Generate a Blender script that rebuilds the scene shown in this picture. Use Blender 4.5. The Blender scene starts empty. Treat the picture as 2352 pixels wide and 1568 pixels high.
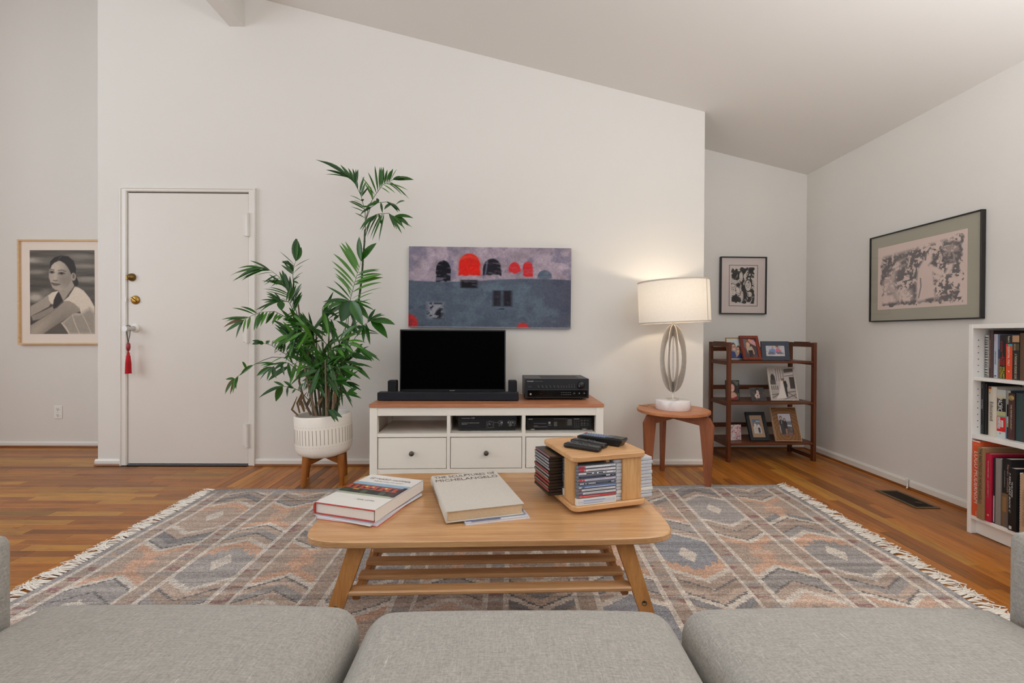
# A living room: white walls, TV bench, palm, coffee table on a kilim, seen from behind a grey sofa.
import bpy, math, random
import numpy as np
from mathutils import Vector, Matrix, Euler

PI = math.pi
SC = bpy.context.scene
COL = SC.collection
rnd = random.Random(7)

# ------------------------------------------------------------------ camera
CAM_H, CAM_F, CAM_CY = 1.0021, 1045.06, 771.9
YAW, PITCH, ROLL = 0.0117, 0.0058, 0.0047
cam_d = bpy.data.cameras.new('camera')
cam = bpy.data.objects.new('camera', cam_d)
COL.objects.link(cam)
cam_d.sensor_fit = 'HORIZONTAL'
cam_d.sensor_width = 36.0
cam_d.lens = 36.0 * CAM_F / 2352.0
cam_d.shift_y = (CAM_CY - 784.0) / 2352.0
cam_d.clip_start = 0.02
cam.matrix_world = (Matrix.Translation((0, 0, CAM_H)) @ Matrix.Rotation(-YAW, 4, 'Z') @ Matrix.Rotation(-PITCH, 4, 'X')
                    @ Matrix.Rotation(-ROLL, 4, 'Y') @ Matrix.Rotation(PI / 2, 4, 'X'))
SC.camera = cam

# ------------------------------------------------------------------ colour management, sky, daylight
SC.view_settings.view_transform = 'Standard'
SC.view_settings.look = 'None'
SC.view_settings.gamma = 1.0
SC.view_settings.use_curve_mapping = False
SC.view_settings.exposure = -0.1
SC.cycles.max_bounces = 10
SC.cycles.diffuse_bounces = 6
SC.cycles.transparent_max_bounces = 12
SC.cycles.sample_clamp_indirect = 6.0
SC.cycles.caustics_reflective = False
SC.cycles.caustics_refractive = False

world = bpy.data.worlds.new('overcast_sky')
SC.world = world
world.use_nodes = True
bgn = world.node_tree.nodes['Background']
bgn.inputs['Color'].default_value = (0.86, 0.93, 1.0, 1)
bgn.inputs['Strength'].default_value = 1.2


def area_light(name, loc, rot, sx, sy, watts, color):
    d = bpy.data.lights.new(name, 'AREA')
    d.shape = 'RECTANGLE'
    d.size, d.size_y = sx, sy
    d.energy = watts
    d.color = color
    o = bpy.data.objects.new(name, d)
    o.location = loc
    o.rotation_euler = rot
    COL.objects.link(o)
    return o


# daylight through the glazed wall behind the sofa and through the tall hall window on the left
DAY = (0.90, 0.97, 1.06)
area_light('window_daylight', (-1.5, -2.9, 1.75), (PI / 2, 0, 0), 2.9, 2.5, 19, DAY)
area_light('window_daylight', (1.5, -2.9, 1.30), (PI / 2, 0, 0), 1.9, 1.9, 18, DAY)
area_light('hall_daylight', (-5.55, 0.6, 2.1), (PI / 2, 0, -PI / 2), 3.2, 2.4, 78, DAY)
# two added fill lamps beside the camera, aimed up to brighten the ceiling
area_light('ceiling_fill', (-1.9, -0.6, 2.0), (PI, 0, 0), 0.9, 0.9, 47, (0.95, 0.98, 1.02))
area_light('ceiling_fill', (1.75, 0.45, 1.45), (PI, 0, 0), 0.7, 0.7, 74, (0.95, 0.98, 1.02))


# ------------------------------------------------------------------ helpers: colour and materials
def lin(c):
    """sRGB 0-255 -> linear rgb"""
    out = []
    for v in c[:3]:
        v = v / 255.0
        out.append(v / 12.92 if v <= 0.04045 else ((v + 0.055) / 1.055) ** 2.4)
    return tuple(out)


def lina(a):
    a = np.clip(a, 0, 1)
    return np.where(a <= 0.04045, a / 12.92, ((a + 0.055) / 1.055) ** 2.4)


def newmat(name):
    m = bpy.data.materials.new(name)
    m.use_nodes = True
    nt = m.node_tree
    b = nt.nodes['Principled BSDF']
    return m, nt, b


def mixcol(nt, fac, a, b, mode='MIX'):
    n = nt.nodes.new('ShaderNodeMix')
    n.data_type = 'RGBA'
    n.blend_type = mode
    for sock, v in ((n.inputs[0], fac), (n.inputs[6], a), (n.inputs[7], b)):
        if hasattr(v, 'is_linked'):
            nt.links.new(v, sock)
        elif isinstance(v, (int, float)):
            sock.default_value = v
        else:
            sock.default_value = (*v[:3], 1)
    return n.outputs[2]


def texco(nt, scale=(1, 1, 1), kind='Object'):
    tc = nt.nodes.new('ShaderNodeTexCoord')
    mp = nt.nodes.new('ShaderNodeMapping')
    mp.inputs['Scale'].default_value = scale
    nt.links.new(tc.outputs[kind], mp.inputs['Vector'])
    return mp.outputs['Vector']


def noise_tex(nt, vec, scale, detail=3, rough=0.55):
    n = nt.nodes.new('ShaderNodeTexNoise')
    n.inputs['Scale'].default_value = scale
    n.inputs['Detail'].default_value = detail
    n.inputs['Roughness'].default_value = rough
    nt.links.new(vec, n.inputs['Vector'])
    return n.outputs['Fac']


def ramp(nt, fac, stops):
    r = nt.nodes.new('ShaderNodeValToRGB')
    el = r.color_ramp.elements
    while len(el) < len(stops):
        el.new(0.5)
    for e, (p, c) in zip(el, stops):
        e.position = p
        e.color = (*c[:3], 1)
    nt.links.new(fac, r.inputs['Fac'])
    return r.outputs['Color']


def bump(nt, b, height, strength, dist=0.01):
    n = nt.nodes.new('ShaderNodeBump')
    n.inputs['Strength'].default_value = strength
    n.inputs['Distance'].default_value = dist
    nt.links.new(height, n.inputs['Height'])
    nt.links.new(n.outputs['Normal'], b.inputs['Normal'])


def mat(name, rgb, rough=0.5, metal=0.0, var=0.06, scale=8.0, bmp=0.0, spec=0.5, coat=0.0):
    m, nt, b = newmat(name)
    c = lin(rgb)
    v = texco(nt)
    f = noise_tex(nt, v, scale)
    col = mixcol(nt, f, tuple(x * (1 - var) for x in c), tuple(min(1, x * (1 + var)) for x in c))
    nt.links.new(col, b.inputs['Base Color'])
    b.inputs['Roughness'].default_value = rough
    b.inputs['Metallic'].default_value = metal
    b.inputs['Specular IOR Level'].default_value = spec
    b.inputs['Coat Weight'].default_value = coat
    if bmp:
        bump(nt, b, noise_tex(nt, v, scale * 12, 4), bmp, 0.003)
    return m


def wood(name, dark, light, axis=0, rough=0.4, scale=7.0, stretch=14.0, spec=0.5):
    """long grain along the given local axis"""
    m, nt, b = newmat(name)
    s = [stretch] * 3
    s[axis] = 1.0
    v = texco(nt, tuple(s))
    f1 = noise_tex(nt, v, scale * 0.35, 5, 0.6)
    f2 = noise_tex(nt, v, scale * 1.6, 4, 0.7)
    a = nt.nodes.new('ShaderNodeMath')
    a.operation = 'MULTIPLY_ADD'
    a.inputs[1].default_value = 0.45
    nt.links.new(f2, a.inputs[0])
    h = nt.nodes.new('ShaderNodeMath')
    h.operation = 'MULTIPLY'
    h.inputs[1].default_value = 0.6
    nt.links.new(f1, h.inputs[0])
    nt.links.new(h.outputs[0], a.inputs[2])
    d, l = lin(dark), lin(light)
    mid = tuple((x + y) / 2 for x, y in zip(d, l))
    nt.links.new(ramp(nt, a.outputs[0], [(0.36, d), (0.52, mid), (0.68, l)]), b.inputs['Base Color'])
    b.inputs['Roughness'].default_value = rough
    b.inputs['Specular IOR Level'].default_value = spec
    bump(nt, b, f2, 0.08, 0.002)
    return m


def printmat(name, rough=0.6, spec=0.4, weave=0.0):
    """colour comes from the 'col' attribute of the mesh (flat print)"""
    m, nt, b = newmat(name)
    a = nt.nodes.new('ShaderNodeAttribute')
    a.attribute_name = 'col'
    out = a.outputs['Color']
    if weave:
        f = noise_tex(nt, texco(nt), 260, 2)
        out = mixcol(nt, weave, out, mixcol(nt, f, (0.25, 0.25, 0.25), (1.0, 1.0, 1.0)), 'OVERLAY')
    nt.links.new(out, b.inputs['Base Color'])
    b.inputs['Roughness'].default_value = rough
    b.inputs['Specular IOR Level'].default_value = spec
    return m


def glassmat(name):
    """thin picture glass: clear, with the mirror of a pane"""
    m = bpy.data.materials.new(name)
    m.use_nodes = True
    nt = m.node_tree
    nt.nodes.clear()
    o = nt.nodes.new('ShaderNodeOutputMaterial')
    mx = nt.nodes.new('ShaderNodeMixShader')
    t = nt.nodes.new('ShaderNodeBsdfTransparent')
    g = nt.nodes.new('ShaderNodeBsdfGlossy')
    g.inputs['Roughness'].default_value = 0.02
    fr = nt.nodes.new('ShaderNodeFresnel')
    fr.inputs['IOR'].default_value = 1.45
    ge = nt.nodes.new('ShaderNodeNewGeometry')
    inv = nt.nodes.new('ShaderNodeMath')
    inv.operation = 'SUBTRACT'
    inv.inputs[0].default_value = 1.0
    nt.links.new(ge.outputs['Backfacing'], inv.inputs[1])
    mu = nt.nodes.new('ShaderNodeMath')
    mu.operation = 'MULTIPLY'
    nt.links.new(fr.outputs[0], mu.inputs[0])
    nt.links.new(inv.outputs[0], mu.inputs[1])
    nt.links.new(mu.outputs[0], mx.inputs[0])
    nt.links.new(t.outputs[0], mx.inputs[1])
    nt.links.new(g.outputs[0], mx.inputs[2])
    nt.links.new(mx.outputs[0], o.inputs['Surface'])
    return m


# ------------------------------------------------------------------ helpers: geometry
class MB:
    """collects shapes, then links them as ONE mesh object"""

    def __init__(s, M=None):
        s.v, s.f, s.sm, s.c = [], [], [], []
        s.M = M or Matrix()

    def add(s, verts, faces, smooth=False, col=None, M=None):
        T = s.M @ M if M is not None else s.M
        o = len(s.v)
        s.v += [tuple(T @ Vector(p)) for p in verts]
        s.f += [tuple(i + o for i in f) for f in faces]
        s.sm += [smooth] * len(faces)
        s.c += [col] * len(faces)
        return s

    def convex(s, verts, faces, smooth=False, col=None, M=None):
        c = Vector((0, 0, 0))
        for p in verts:
            c += Vector(p)
        c /= len(verts)
        out = []
        for f in faces:
            p = [Vector(verts[i]) for i in f]
            n = (p[1] - p[0]).cross(p[2] - p[1])
            m = sum(p, Vector((0, 0, 0))) / len(p)
            out.append(tuple(reversed(f)) if n.dot(m - c) < 0 else tuple(f))
        return s.add(verts, out, smooth, col, M)

    def box(s, x0, x1, y0, y1, z0, z1, b=0.0, col=None, M=None):
        if b <= 0:
            v = [(x, y, z) for x in (x0, x1) for y in (y0, y1) for z in (z0, z1)]
            f = [(0, 1, 3, 2), (4, 5, 7, 6), (0, 1, 5, 4), (2, 3, 7, 6), (0, 2, 6, 4), (1, 3, 7, 5)]
            return s.convex(v, f, False, col, M)
        b = min(b, abs(x1 - x0) * 0.49, abs(y1 - y0) * 0.49, abs(z1 - z0) * 0.49)
        c = ((x0 + x1) / 2, (y0 + y1) / 2, (z0 + z1) / 2)
        h = (abs(x1 - x0) / 2, abs(y1 - y0) / 2, abs(z1 - z0) / 2)
        v, idx = [], {}
        S = [(a, d, e) for a in (-1, 1) for d in (-1, 1) for e in (-1, 1)]
        for sg in S:
            for ax in range(3):
                idx[sg, ax] = len(v)
                v.append(tuple(c[k] + sg[k] * (h[k] if k == ax else h[k] - b) for k in range(3)))
        f = []
        for ax in range(3):
            o1, o2 = [k for k in range(3) if k != ax]
            for sa in (-1, 1):
                q = []
                for s1, s2 in ((-1, -1), (1, -1), (1, 1), (-1, 1)):
                    sg = [0, 0, 0]
                    sg[ax], sg[o1], sg[o2] = sa, s1, s2
                    q.append(idx[tuple(sg), ax])
                f.append(tuple(q))
            for s1 in (-1, 1):
                for s2 in (-1, 1):
                    lo, hi = [0, 0, 0], [0, 0, 0]
                    lo[ax], hi[ax] = -1, 1
                    lo[o1] = hi[o1] = s1
                    lo[o2] = hi[o2] = s2
                    f.append((idx[tuple(lo), o1], idx[tuple(hi), o1], idx[tuple(hi), o2], idx[tuple(lo), o2]))
        for sg in S:
            f.append(tuple(idx[sg, k] for k in range(3)))
        return s.convex(v, f, False, col, M)

    def tube(s, pts, rad, n=8, caps=True, col=None, smooth=True, M=None, flat=1.0):
        P = [Vector(p) for p in pts]
        R = list(rad) if hasattr(rad, '__len__') else [rad] * len(P)
        v, f = [], []
        t0 = (P[1] - P[0]).normalized()
        u = t0.orthogonal().normalized()
        for i, p in enumerate(P):
            t = (P[min(i + 1, len(P) - 1)] - P[max(i - 1, 0)]).normalized()
            u = (u - t * u.dot(t)).normalized()
            w = t.cross(u)
            for k in range(n):
                a = 2 * PI * k / n
                v.append(tuple(p + (u * math.cos(a) + w * (math.sin(a) * flat)) * R[i]))
        for i in range(len(P) - 1):
            for k in range(n):
                a, b = i * n + k, i * n + (k + 1) % n
                f.append((a, b, b + n, a + n))
        s.add(v, f, smooth, col, M)
        if caps:
            s.add(v[:n], [tuple(range(n - 1, -1, -1))], False, col, M)
            s.add(v[-n:], [tuple(range(n))], False, col, M)
        return s

    def lathe(s, prof, n=32, c=(0, 0, 0), sx=1.0, sy=1.0, smooth=True, col=None, M=None, caps=True):
        v, f = [], []
        for r, z in prof:
            for k in range(n):
                a = 2 * PI * k / n
                v.append((c[0] + r * sx * math.cos(a), c[1] + r * sy * math.sin(a), c[2] + z))
        for i in range(len(prof) - 1):
            for k in range(n):
                a, b = i * n + k, i * n + (k + 1) % n
                f.append((a, b, b + n, a + n))
        if caps and prof[0][0] > 0:
            f.append(tuple(range(n - 1, -1, -1)))
        if caps and prof[-1][0] > 0:
            o = (len(prof) - 1) * n
            f.append(tuple(range(o, o + n)))
        return s.add(v, f, smooth, col, M)

    def prism(s, poly, z0, z1, b=0.0, col=None, M=None, smooth=False):
        """polygon (counter-clockwise) in x,y pulled from z0 to z1, edges eased by b"""
        n = len(poly)
        if b > 0:
            ins = inset(poly, b)
            rings = [(ins, z0), (poly, z0 + b), (poly, z1 - b), (ins, z1)]
        else:
            rings = [(poly, z0), (poly, z1)]
        v, f = [], []
        for pl, z in rings:
            v += [(p[0], p[1], z) for p in pl]
        for i in range(len(rings) - 1):
            for k in range(n):
                a, c = i * n + k, i * n + (k + 1) % n
                f.append((a, c, c + n, a + n))
        s.add(v, f, smooth, col, M)
        s.add([(p[0], p[1], z0) for p in rings[0][0]], [tuple(range(n - 1, -1, -1))], False, col, M)
        s.add([(p[0], p[1], z1) for p in rings[-1][0]], [tuple(range(n))], False, col, M)
        return s

    def quad(s, a, b, c, d, col=None):
        return s.add([a, b, c, d], [(0, 1, 2, 3)], False, col)

    def build(s, name, m, parent=None, kind=None, label=None):
        me = bpy.data.meshes.new(name)
        me.from_pydata(s.v, [], s.f)
        me.polygons.foreach_set('use_smooth', s.sm)
        if any(c is not None for c in s.c):
            at = me.color_attributes.new('col', 'FLOAT_COLOR', 'CORNER')
            buf = []
            for p, c in zip(me.polygons, s.c):
                buf += [*(lin(c) if c is not None else (0.8, 0.8, 0.8)), 1.0] * p.loop_total
            at.data.foreach_set('color', buf)
        if m is not None:
            me.materials.append(m)
        o = bpy.data.objects.new(name, me)
        COL.objects.link(o)
        if parent is not None:
            o.parent = parent
        if kind:
            o['kind'] = kind
        if label:
            o['label'] = label
        return o


def inset(poly, d):
    n, out = len(poly), []
    for i in range(n):
        p0, p, p1 = Vector(poly[i - 1][:2]), Vector(poly[i][:2]), Vector(poly[(i + 1) % n][:2])
        e0, e1 = (p - p0), (p1 - p)
        if e0.length < 1e-9 or e1.length < 1e-9:
            out.append(tuple(p))
            continue
        e0.normalize()
        e1.normalize()
        n0, n1 = Vector((-e0.y, e0.x)), Vector((-e1.y, e1.x))
        m = (n0 + n1)
        k = m.length
        m = m / k if k > 1e-6 else n0
        out.append(tuple(p + m * (d / max(0.35, m.dot(n0)))))
    return out


def rrect(x0, x1, y0, y1, r, n=5):
    out = []
    for cx, cy, a0 in ((x1 - r, y1 - r, 0), (x0 + r, y1 - r, 90), (x0 + r, y0 + r, 180), (x1 - r, y0 + r, 270)):
        for k in range(n + 1):
            a = math.radians(a0 + 90 * k / n)
            out.append((cx + r * math.cos(a), cy + r * math.sin(a)))
    return out


def softbox(x0, x1, y0, y1, z0, z1, r, n=14, crown=0.0, crown_b=0.0, seg=None):
    """upholstered block: rounded edges, domed top"""
    nx, ny, nz = seg or (n, n, max(6, n // 2))
    verts, faces, key = [], [], {}
    c = Vector(((x0 + x1) / 2, (y0 + y1) / 2, (z0 + z1) / 2))
    h = Vector(((x1 - x0) / 2, (y1 - y0) / 2, (z1 - z0) / 2))

    def warp(t):
        return math.copysign(abs(t) ** 0.75, t) if False else math.sin(t * PI / 2) * 0.6 + t * 0.4

    def vert(i, j, k):
        if (i, j, k) in key:
            return key[i, j, k]
        t = Vector((warp(2 * i / nx - 1), warp(2 * j / ny - 1), warp(2 * k / nz - 1)))
        p = Vector((t.x * h.x, t.y * h.y, t.z * h.z))
        q = Vector([max(-(h[a] - r), min(h[a] - r, p[a])) for a in range(3)])
        d = p - q
        if d.length > 1e-9:
            d = d.normalized() * r
        p = q + d
        w = (1 - abs(t.x) ** 3.2) * (1 - abs(t.y) ** 3.2)
        if t.z > 0:
            p.z += crown * w * t.z
        p.y += crown_b * (1 - t.x ** 4) * (1 - t.z ** 2) * (1 if t.y > 0 else 0) * t.y
        key[i, j, k] = len(verts)
        verts.append(tuple(c + p))
        return key[i, j, k]
    for i in range(nx):
        for j in range(ny):
            faces.append((vert(i, j, nz), vert(i + 1, j, nz), vert(i + 1, j + 1, nz), vert(i, j + 1, nz)))
            faces.append((vert(i, j, 0), vert(i, j + 1, 0), vert(i + 1, j + 1, 0), vert(i + 1, j, 0)))
    for i in range(nx):
        for k in range(nz):
            faces.append((vert(i, 0, k), vert(i + 1, 0, k), vert(i + 1, 0, k + 1), vert(i, 0, k + 1)))
            faces.append((vert(i, ny, k), vert(i, ny, k + 1), vert(i + 1, ny, k + 1), vert(i + 1, ny, k)))
    for j in range(ny):
        for k in range(nz):
            faces.append((vert(0, j, k), vert(0, j, k + 1), vert(0, j + 1, k + 1), vert(0, j + 1, k)))
            faces.append((vert(nx, j, k), vert(nx, j + 1, k), vert(nx, j + 1, k + 1), vert(nx, j, k + 1)))
    return verts, faces


def grid_object(name, verts, quads, col, m, parent=None, point_domain=True):
    """big arrays -> mesh with a 'col' colour attribute (linear rgb)"""
    me = bpy.data.meshes.new(name)
    nv, nf = len(verts), len(quads)
    me.vertices.add(nv)
    me.vertices.foreach_set('co', np.asarray(verts, dtype=np.float32).ravel())
    me.loops.add(nf * 4)
    me.loops.foreach_set('vertex_index', np.asarray(quads, dtype=np.int32).ravel())
    me.polygons.add(nf)
    me.polygons.foreach_set('loop_start', np.arange(0, nf * 4, 4, dtype=np.int32))
    me.update(calc_edges=True)
    if col is not None:
        dom = 'POINT' if point_domain else 'CORNER'
        at = me.color_attributes.new('col', 'FLOAT_COLOR', dom)
        c = np.asarray(col, dtype=np.float32)
        if not point_domain:
            c = np.repeat(c, 4, axis=0)
        at.data.foreach_set('color', np.concatenate([c, np.ones((len(c), 1), np.float32)], 1).ravel())
    me.materials.append(m)
    o = bpy.data.objects.new(name, me)
    COL.objects.link(o)
    if parent is not None:
        o.parent = parent
    return o


# ------------------------------------------------------------------ helpers: things, labels
def tag(o, label, cat, group=None):
    o['label'] = label
    o['category'] = cat
    if group:
        o['group'] = group
    return o


def thing(name, label, cat, loc=(0, 0, 0), rz=0.0, group=None, rx=0.0, ry=0.0):
    o = bpy.data.objects.new(name, None)
    o.empty_display_size = 0.05
    COL.objects.link(o)
    o.location = loc
    o.rotation_euler = (rx, ry, rz)
    return tag(o, label, cat, group)


def struct(name, mb, m, parent=None):
    o = mb.build(name, m, parent)
    if parent is None:
        o['kind'] = 'structure'
    return o


def at(px, py, Y):
    """point of the room seen at a pixel of the photograph, at distance Y"""
    u, v = px - 1176.0, py - CAM_CY
    c, s = math.cos(ROLL), math.sin(ROLL)
    u, v = u * c - v * s, u * s + v * c
    d = (u / CAM_F, 1.0, -v / CAM_F)
    y = d[1] * math.cos(PITCH) + d[2] * math.sin(PITCH)
    z = -d[1] * math.sin(PITCH) + d[2] * math.cos(PITCH)
    X = d[0] * math.cos(YAW) + y * math.sin(YAW)
    Yy = -d[0] * math.sin(YAW) + y * math.cos(YAW)
    return Vector((X * Y / Yy, Y, CAM_H + z * Y / Yy))


def lettering(name, txt, m, parent, M, size=0.02, fit=None, fith=None, align='CENTER', shear=0.0, spacing=1.0, ex=0.0003):
    """printed words as thin raised type; M places x (reading direction), y (letter up), z (out)"""
    cu = bpy.data.curves.new(name, 'FONT')
    cu.body = txt
    cu.size = 1.0
    cu.align_x = align
    cu.align_y = 'CENTER'
    cu.shear = shear
    cu.space_character = spacing
    cu.resolution_u = 2
    tmp = bpy.data.objects.new(name, cu)
    me = bpy.data.meshes.new_from_object(tmp)
    bpy.data.objects.remove(tmp)
    bpy.data.curves.remove(cu)
    n = len(me.vertices)
    if n == 0:
        return None
    co = np.empty(n * 3, np.float32)
    me.vertices.foreach_get('co', co)
    co = co.reshape(-1, 3)
    w = co[:, 0].max() - co[:, 0].min()
    hh = co[:, 1].max() - co[:, 1].min()
    kx = (fit / w) if fit else size
    ky = (fith / hh) if fith else min(kx, size)
    if align == 'CENTER':
        co[:, 0] -= (co[:, 0].max() + co[:, 0].min()) / 2
    co[:, 1] -= (co[:, 1].max() + co[:, 1].min()) / 2
    co[:, 0] *= kx
    co[:, 1] *= ky
    co[:, 2] = ex
    A = np.array(M)
    co = co @ A[:3, :3].T + A[:3, 3]
    me.vertices.foreach_set('co', co.astype(np.float32).ravel())
    me.materials.clear()
    me.materials.append(m)
    me.name = name
    o = bpy.data.objects.new(name, me)
    COL.objects.link(o)
    if parent is not None:
        o.parent = parent
    return o


def frameM(o, x, y):
    """matrix with origin o, first axis x, second axis y"""
    x, y = Vector(x).normalized(), Vector(y).normalized()
    z = x.cross(y)
    return Matrix(((x.x, y.x, z.x, o[0]), (x.y, y.y, z.y, o[1]), (x.z, y.z, z.z, o[2]), (0, 0, 0, 1)))


# ------------------------------------------------------------------ helpers: flat pictures painted with arrays
def vnoise(shape, cells, seed, octaves=3, warp=None):
    g = np.random.default_rng(seed)
    ny, nx = shape
    out = np.zeros(shape)
    amp, tot = 1.0, 0.0
    cy, cx = cells
    Y, X = np.mgrid[0:ny, 0:nx]
    u0, v0 = X / max(1, nx - 1), Y / max(1, ny - 1)
    if warp is not None:
        u0, v0 = u0 + warp[0], v0 + warp[1]
    for o in range(octaves):
        a, b = max(1, int(cy)), max(1, int(cx))
        T = g.random((a + 3, b + 3))
        fy, fx = np.clip(v0, 0, 1) * a, np.clip(u0, 0, 1) * b
        iy, ix = np.floor(fy).astype(int), np.floor(fx).astype(int)
        ty, tx = fy - iy, fx - ix
        ty, tx = ty * ty * (3 - 2 * ty), tx * tx * (3 - 2 * tx)
        out += amp * ((T[iy, ix] * (1 - tx) + T[iy, ix + 1] * tx) * (1 - ty)
                      + (T[iy + 1, ix] * (1 - tx) + T[iy + 1, ix + 1] * tx) * ty)
        tot += amp
        amp *= 0.55
        cy, cx = cy * 2, cx * 2
    return out / tot


class Pic:
    """a small picture; u runs right, v runs down, both 0..1, colours sRGB 0-255"""

    def __init__(s, nx, ny, base):
        s.nx, s.ny = nx, ny
        V, U = np.mgrid[0:ny, 0:nx]
        s.u, s.v = U / (nx - 1.0), V / (ny - 1.0)
        s.asp = ny / float(nx)
        s.im = np.ones((ny, nx, 3)) * (np.array(base, float) / 255.0)

    def put(s, mask, col):
        c = np.array(col, float) / 255.0
        s.im = s.im * (1 - mask[..., None]) + c * mask[..., None]
        return s

    def shade(s, mask, k):
        s.im = np.clip(s.im * (1 + (k - 1) * mask[..., None]), 0, 1)
        return s

    def ell(s, cx, cy, rx, ry, a=0.0, e=0.25):
        dx, dy = s.u - cx, (s.v - cy)
        c, n = math.cos(a), math.sin(a)
        x, y = (dx * c + dy * n) / rx, (-dx * n + dy * c) / ry
        return np.clip((1 - np.sqrt(x * x + y * y)) / e + 0.5, 0, 1)

    def rect(s, u0, u1, v0, v1, e=0.01):
        d = np.minimum(np.minimum(s.u - u0, u1 - s.u), np.minimum(s.v - v0, v1 - s.v))
        return np.clip(d / e + 0.5, 0, 1)

    def poly(s, pts, e=0.012):
        inside = np.zeros(s.u.shape, bool)
        dist = np.full(s.u.shape, 9.0)
        n = len(pts)
        for i in range(n):
            (x0, y0), (x1, y1) = pts[i], pts[(i + 1) % n]
            if y0 != y1:
                cr = ((s.v < y0) != (s.v < y1)) & (s.u < (x1 - x0) * (s.v - y0) / (y1 - y0) + x0)
                inside ^= cr
            dx, dy = x1 - x0, y1 - y0
            t = np.clip(((s.u - x0) * dx + (s.v - y0) * dy) / max(1e-9, dx * dx + dy * dy), 0, 1)
            dist = np.minimum(dist, np.hypot(s.u - x0 - t * dx, (s.v - y0 - t * dy)))
        return np.clip(np.where(inside, dist, -dist) / e + 0.5, 0, 1)

    def line(s, pts, w, e=0.01):
        dist = np.full(s.u.shape, 9.0)
        for (x0, y0), (x1, y1) in zip(pts[:-1], pts[1:]):
            dx, dy = x1 - x0, y1 - y0
            t = np.clip(((s.u - x0) * dx + (s.v - y0) * dy) / max(1e-9, dx * dx + dy * dy), 0, 1)
            dist = np.minimum(dist, np.hypot(s.u - x0 - t * dx, s.v - y0 - t * dy))
        return np.clip((w / 2 - dist) / e + 0.5, 0, 1)

    def noise(s, cy, cx, seed, octv=3, warp=None):
        return vnoise((s.ny, s.nx), (cy, cx), seed, octv, warp)

    def mesh(s, name, w, h, m, parent, M=None):
        """picture in the x,z plane facing -y, centred on the origin of M"""
        P = np.stack([(s.u - 0.5) * w, np.zeros_like(s.u), (0.5 - s.v) * h], -1).reshape(-1, 3)
        if M is not None:
            A = np.array(M)
            P = P @ A[:3, :3].T + A[:3, 3]
        i = np.arange(s.nx * s.ny).reshape(s.ny, s.nx)
        q = np.stack([i[1:, :-1], i[1:, 1:], i[:-1, 1:], i[:-1, :-1]], -1).reshape(-1, 4)
        return grid_object(name, P, q, lina(s.im).reshape(-1, 3), m, parent)


def smooth(x, a, b):
    t = np.clip((x - a) / (b - a), 0, 1)
    return t * t * (3 - 2 * t)


# ------------------------------------------------------------------ materials used all over
M_WALL = mat('wall_paint', (225, 222, 216), 0.75, var=0.012, scale=2.0, bmp=0.05, spec=0.25)
M_CEIL = mat('ceiling_paint', (224, 221, 216), 0.85, var=0.012, scale=2.0, bmp=0.05, spec=0.2)
M_TRIM = mat('trim_paint', (228, 225, 218), 0.4, var=0.015, scale=4.0)
M_DOOR = mat('door_paint', (222, 217, 209), 0.45, var=0.02, scale=3.0)
M_BENCH = mat('cream_lacquer', (236, 231, 220), 0.45, var=0.02, scale=9.0)
M_WHITE = mat('white_laminate', (236, 234, 229), 0.4, var=0.01, scale=5.0)
M_BLACK = mat('black_plastic', (17, 18, 21), 0.38, var=0.1, scale=20)
M_BLACKM = mat('matt_black', (20, 21, 24), 0.6, var=0.15, scale=60)
M_GLOSSB = mat('gloss_black', (6, 6, 7), 0.12, var=0.05)
M_STEEL = mat('brushed_metal', (185, 182, 175), 0.32, 0.9, var=0.05, scale=30)
M_BRASS = mat('brass', (178, 140, 70), 0.3, 0.95, var=0.1, scale=40)
M_PEWTER = mat('dark_pewter', (92, 88, 80), 0.42, 0.7, var=0.12, scale=40)
M_INK = mat('black_ink', (36, 33, 32), 0.7, var=0.1, scale=50)
M_WHITEINK = mat('white_ink', (232, 230, 226), 0.6, var=0.02)
M_GREYINK = mat('grey_ink', (150, 150, 152), 0.6, var=0.02)
M_PRINT = printmat('printed_paper', 0.55, 0.35)
M_CANVAS = printmat('painted_canvas', 0.8, 0.2, 0.35)
M_PLASTIC_PRINT = printmat('glossy_print', 0.25, 0.5)
M_GLASS = glassmat('picture_glass')
M_PAPER = mat('paper_edges', (226, 221, 210), 0.8, var=0.05, scale=120)

# ================================================================== THE ROOM
WD, WB, XR = 3.441, 3.986, 2.640        # main wall, rear wall, right wall
XL, YN = -5.3, -2.8                     # left wall, glazed wall behind the sofa
WL, WRT = -3.059, 1.495                 # ends of the main wall block


def ceil_z(x):
    return 3.049 - 0.2414 * x


def wall_prism(mb, x0, x1, y0, y1, z0=0.0):
    """wall between x0..x1 up to the sloping ceiling"""
    v = [(x0, y0, z0), (x1, y0, z0), (x1, y1, z0), (x0, y1, z0),
         (x0, y0, ceil_z(x0)), (x1, y0, ceil_z(x1)), (x1, y1, ceil_z(x1)), (x0, y1, ceil_z(x0))]
    return mb.convex(v, [(0, 1, 2, 3), (4, 5, 6, 7), (0, 1, 5, 4), (1, 2, 6, 5), (2, 3, 7, 6), (3, 0, 4, 7)])


DX0, DX1, DZ = -2.858, -1.912, 2.055    # door opening
mb = MB()
wall_prism(mb, WL, DX0, WD, WB)
wall_prism(mb, DX1, WRT, WD, WB)
wall_prism(mb, DX0, DX1, WD, WB, DZ)
mb.box(DX0, DX1, WD + 0.12, WB, 0, DZ)
struct('wall_main', mb, M_WALL)
mb = MB()
wall_prism(mb, XL, XR, WB, WB + 0.12)
struct('wall_rear', mb, M_WALL)
mb = MB()
mb.box(XR, XR + 0.12, YN, WB + 0.12, 0, ceil_z(XR))
struct('wall_right', mb, M_WALL)
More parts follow.
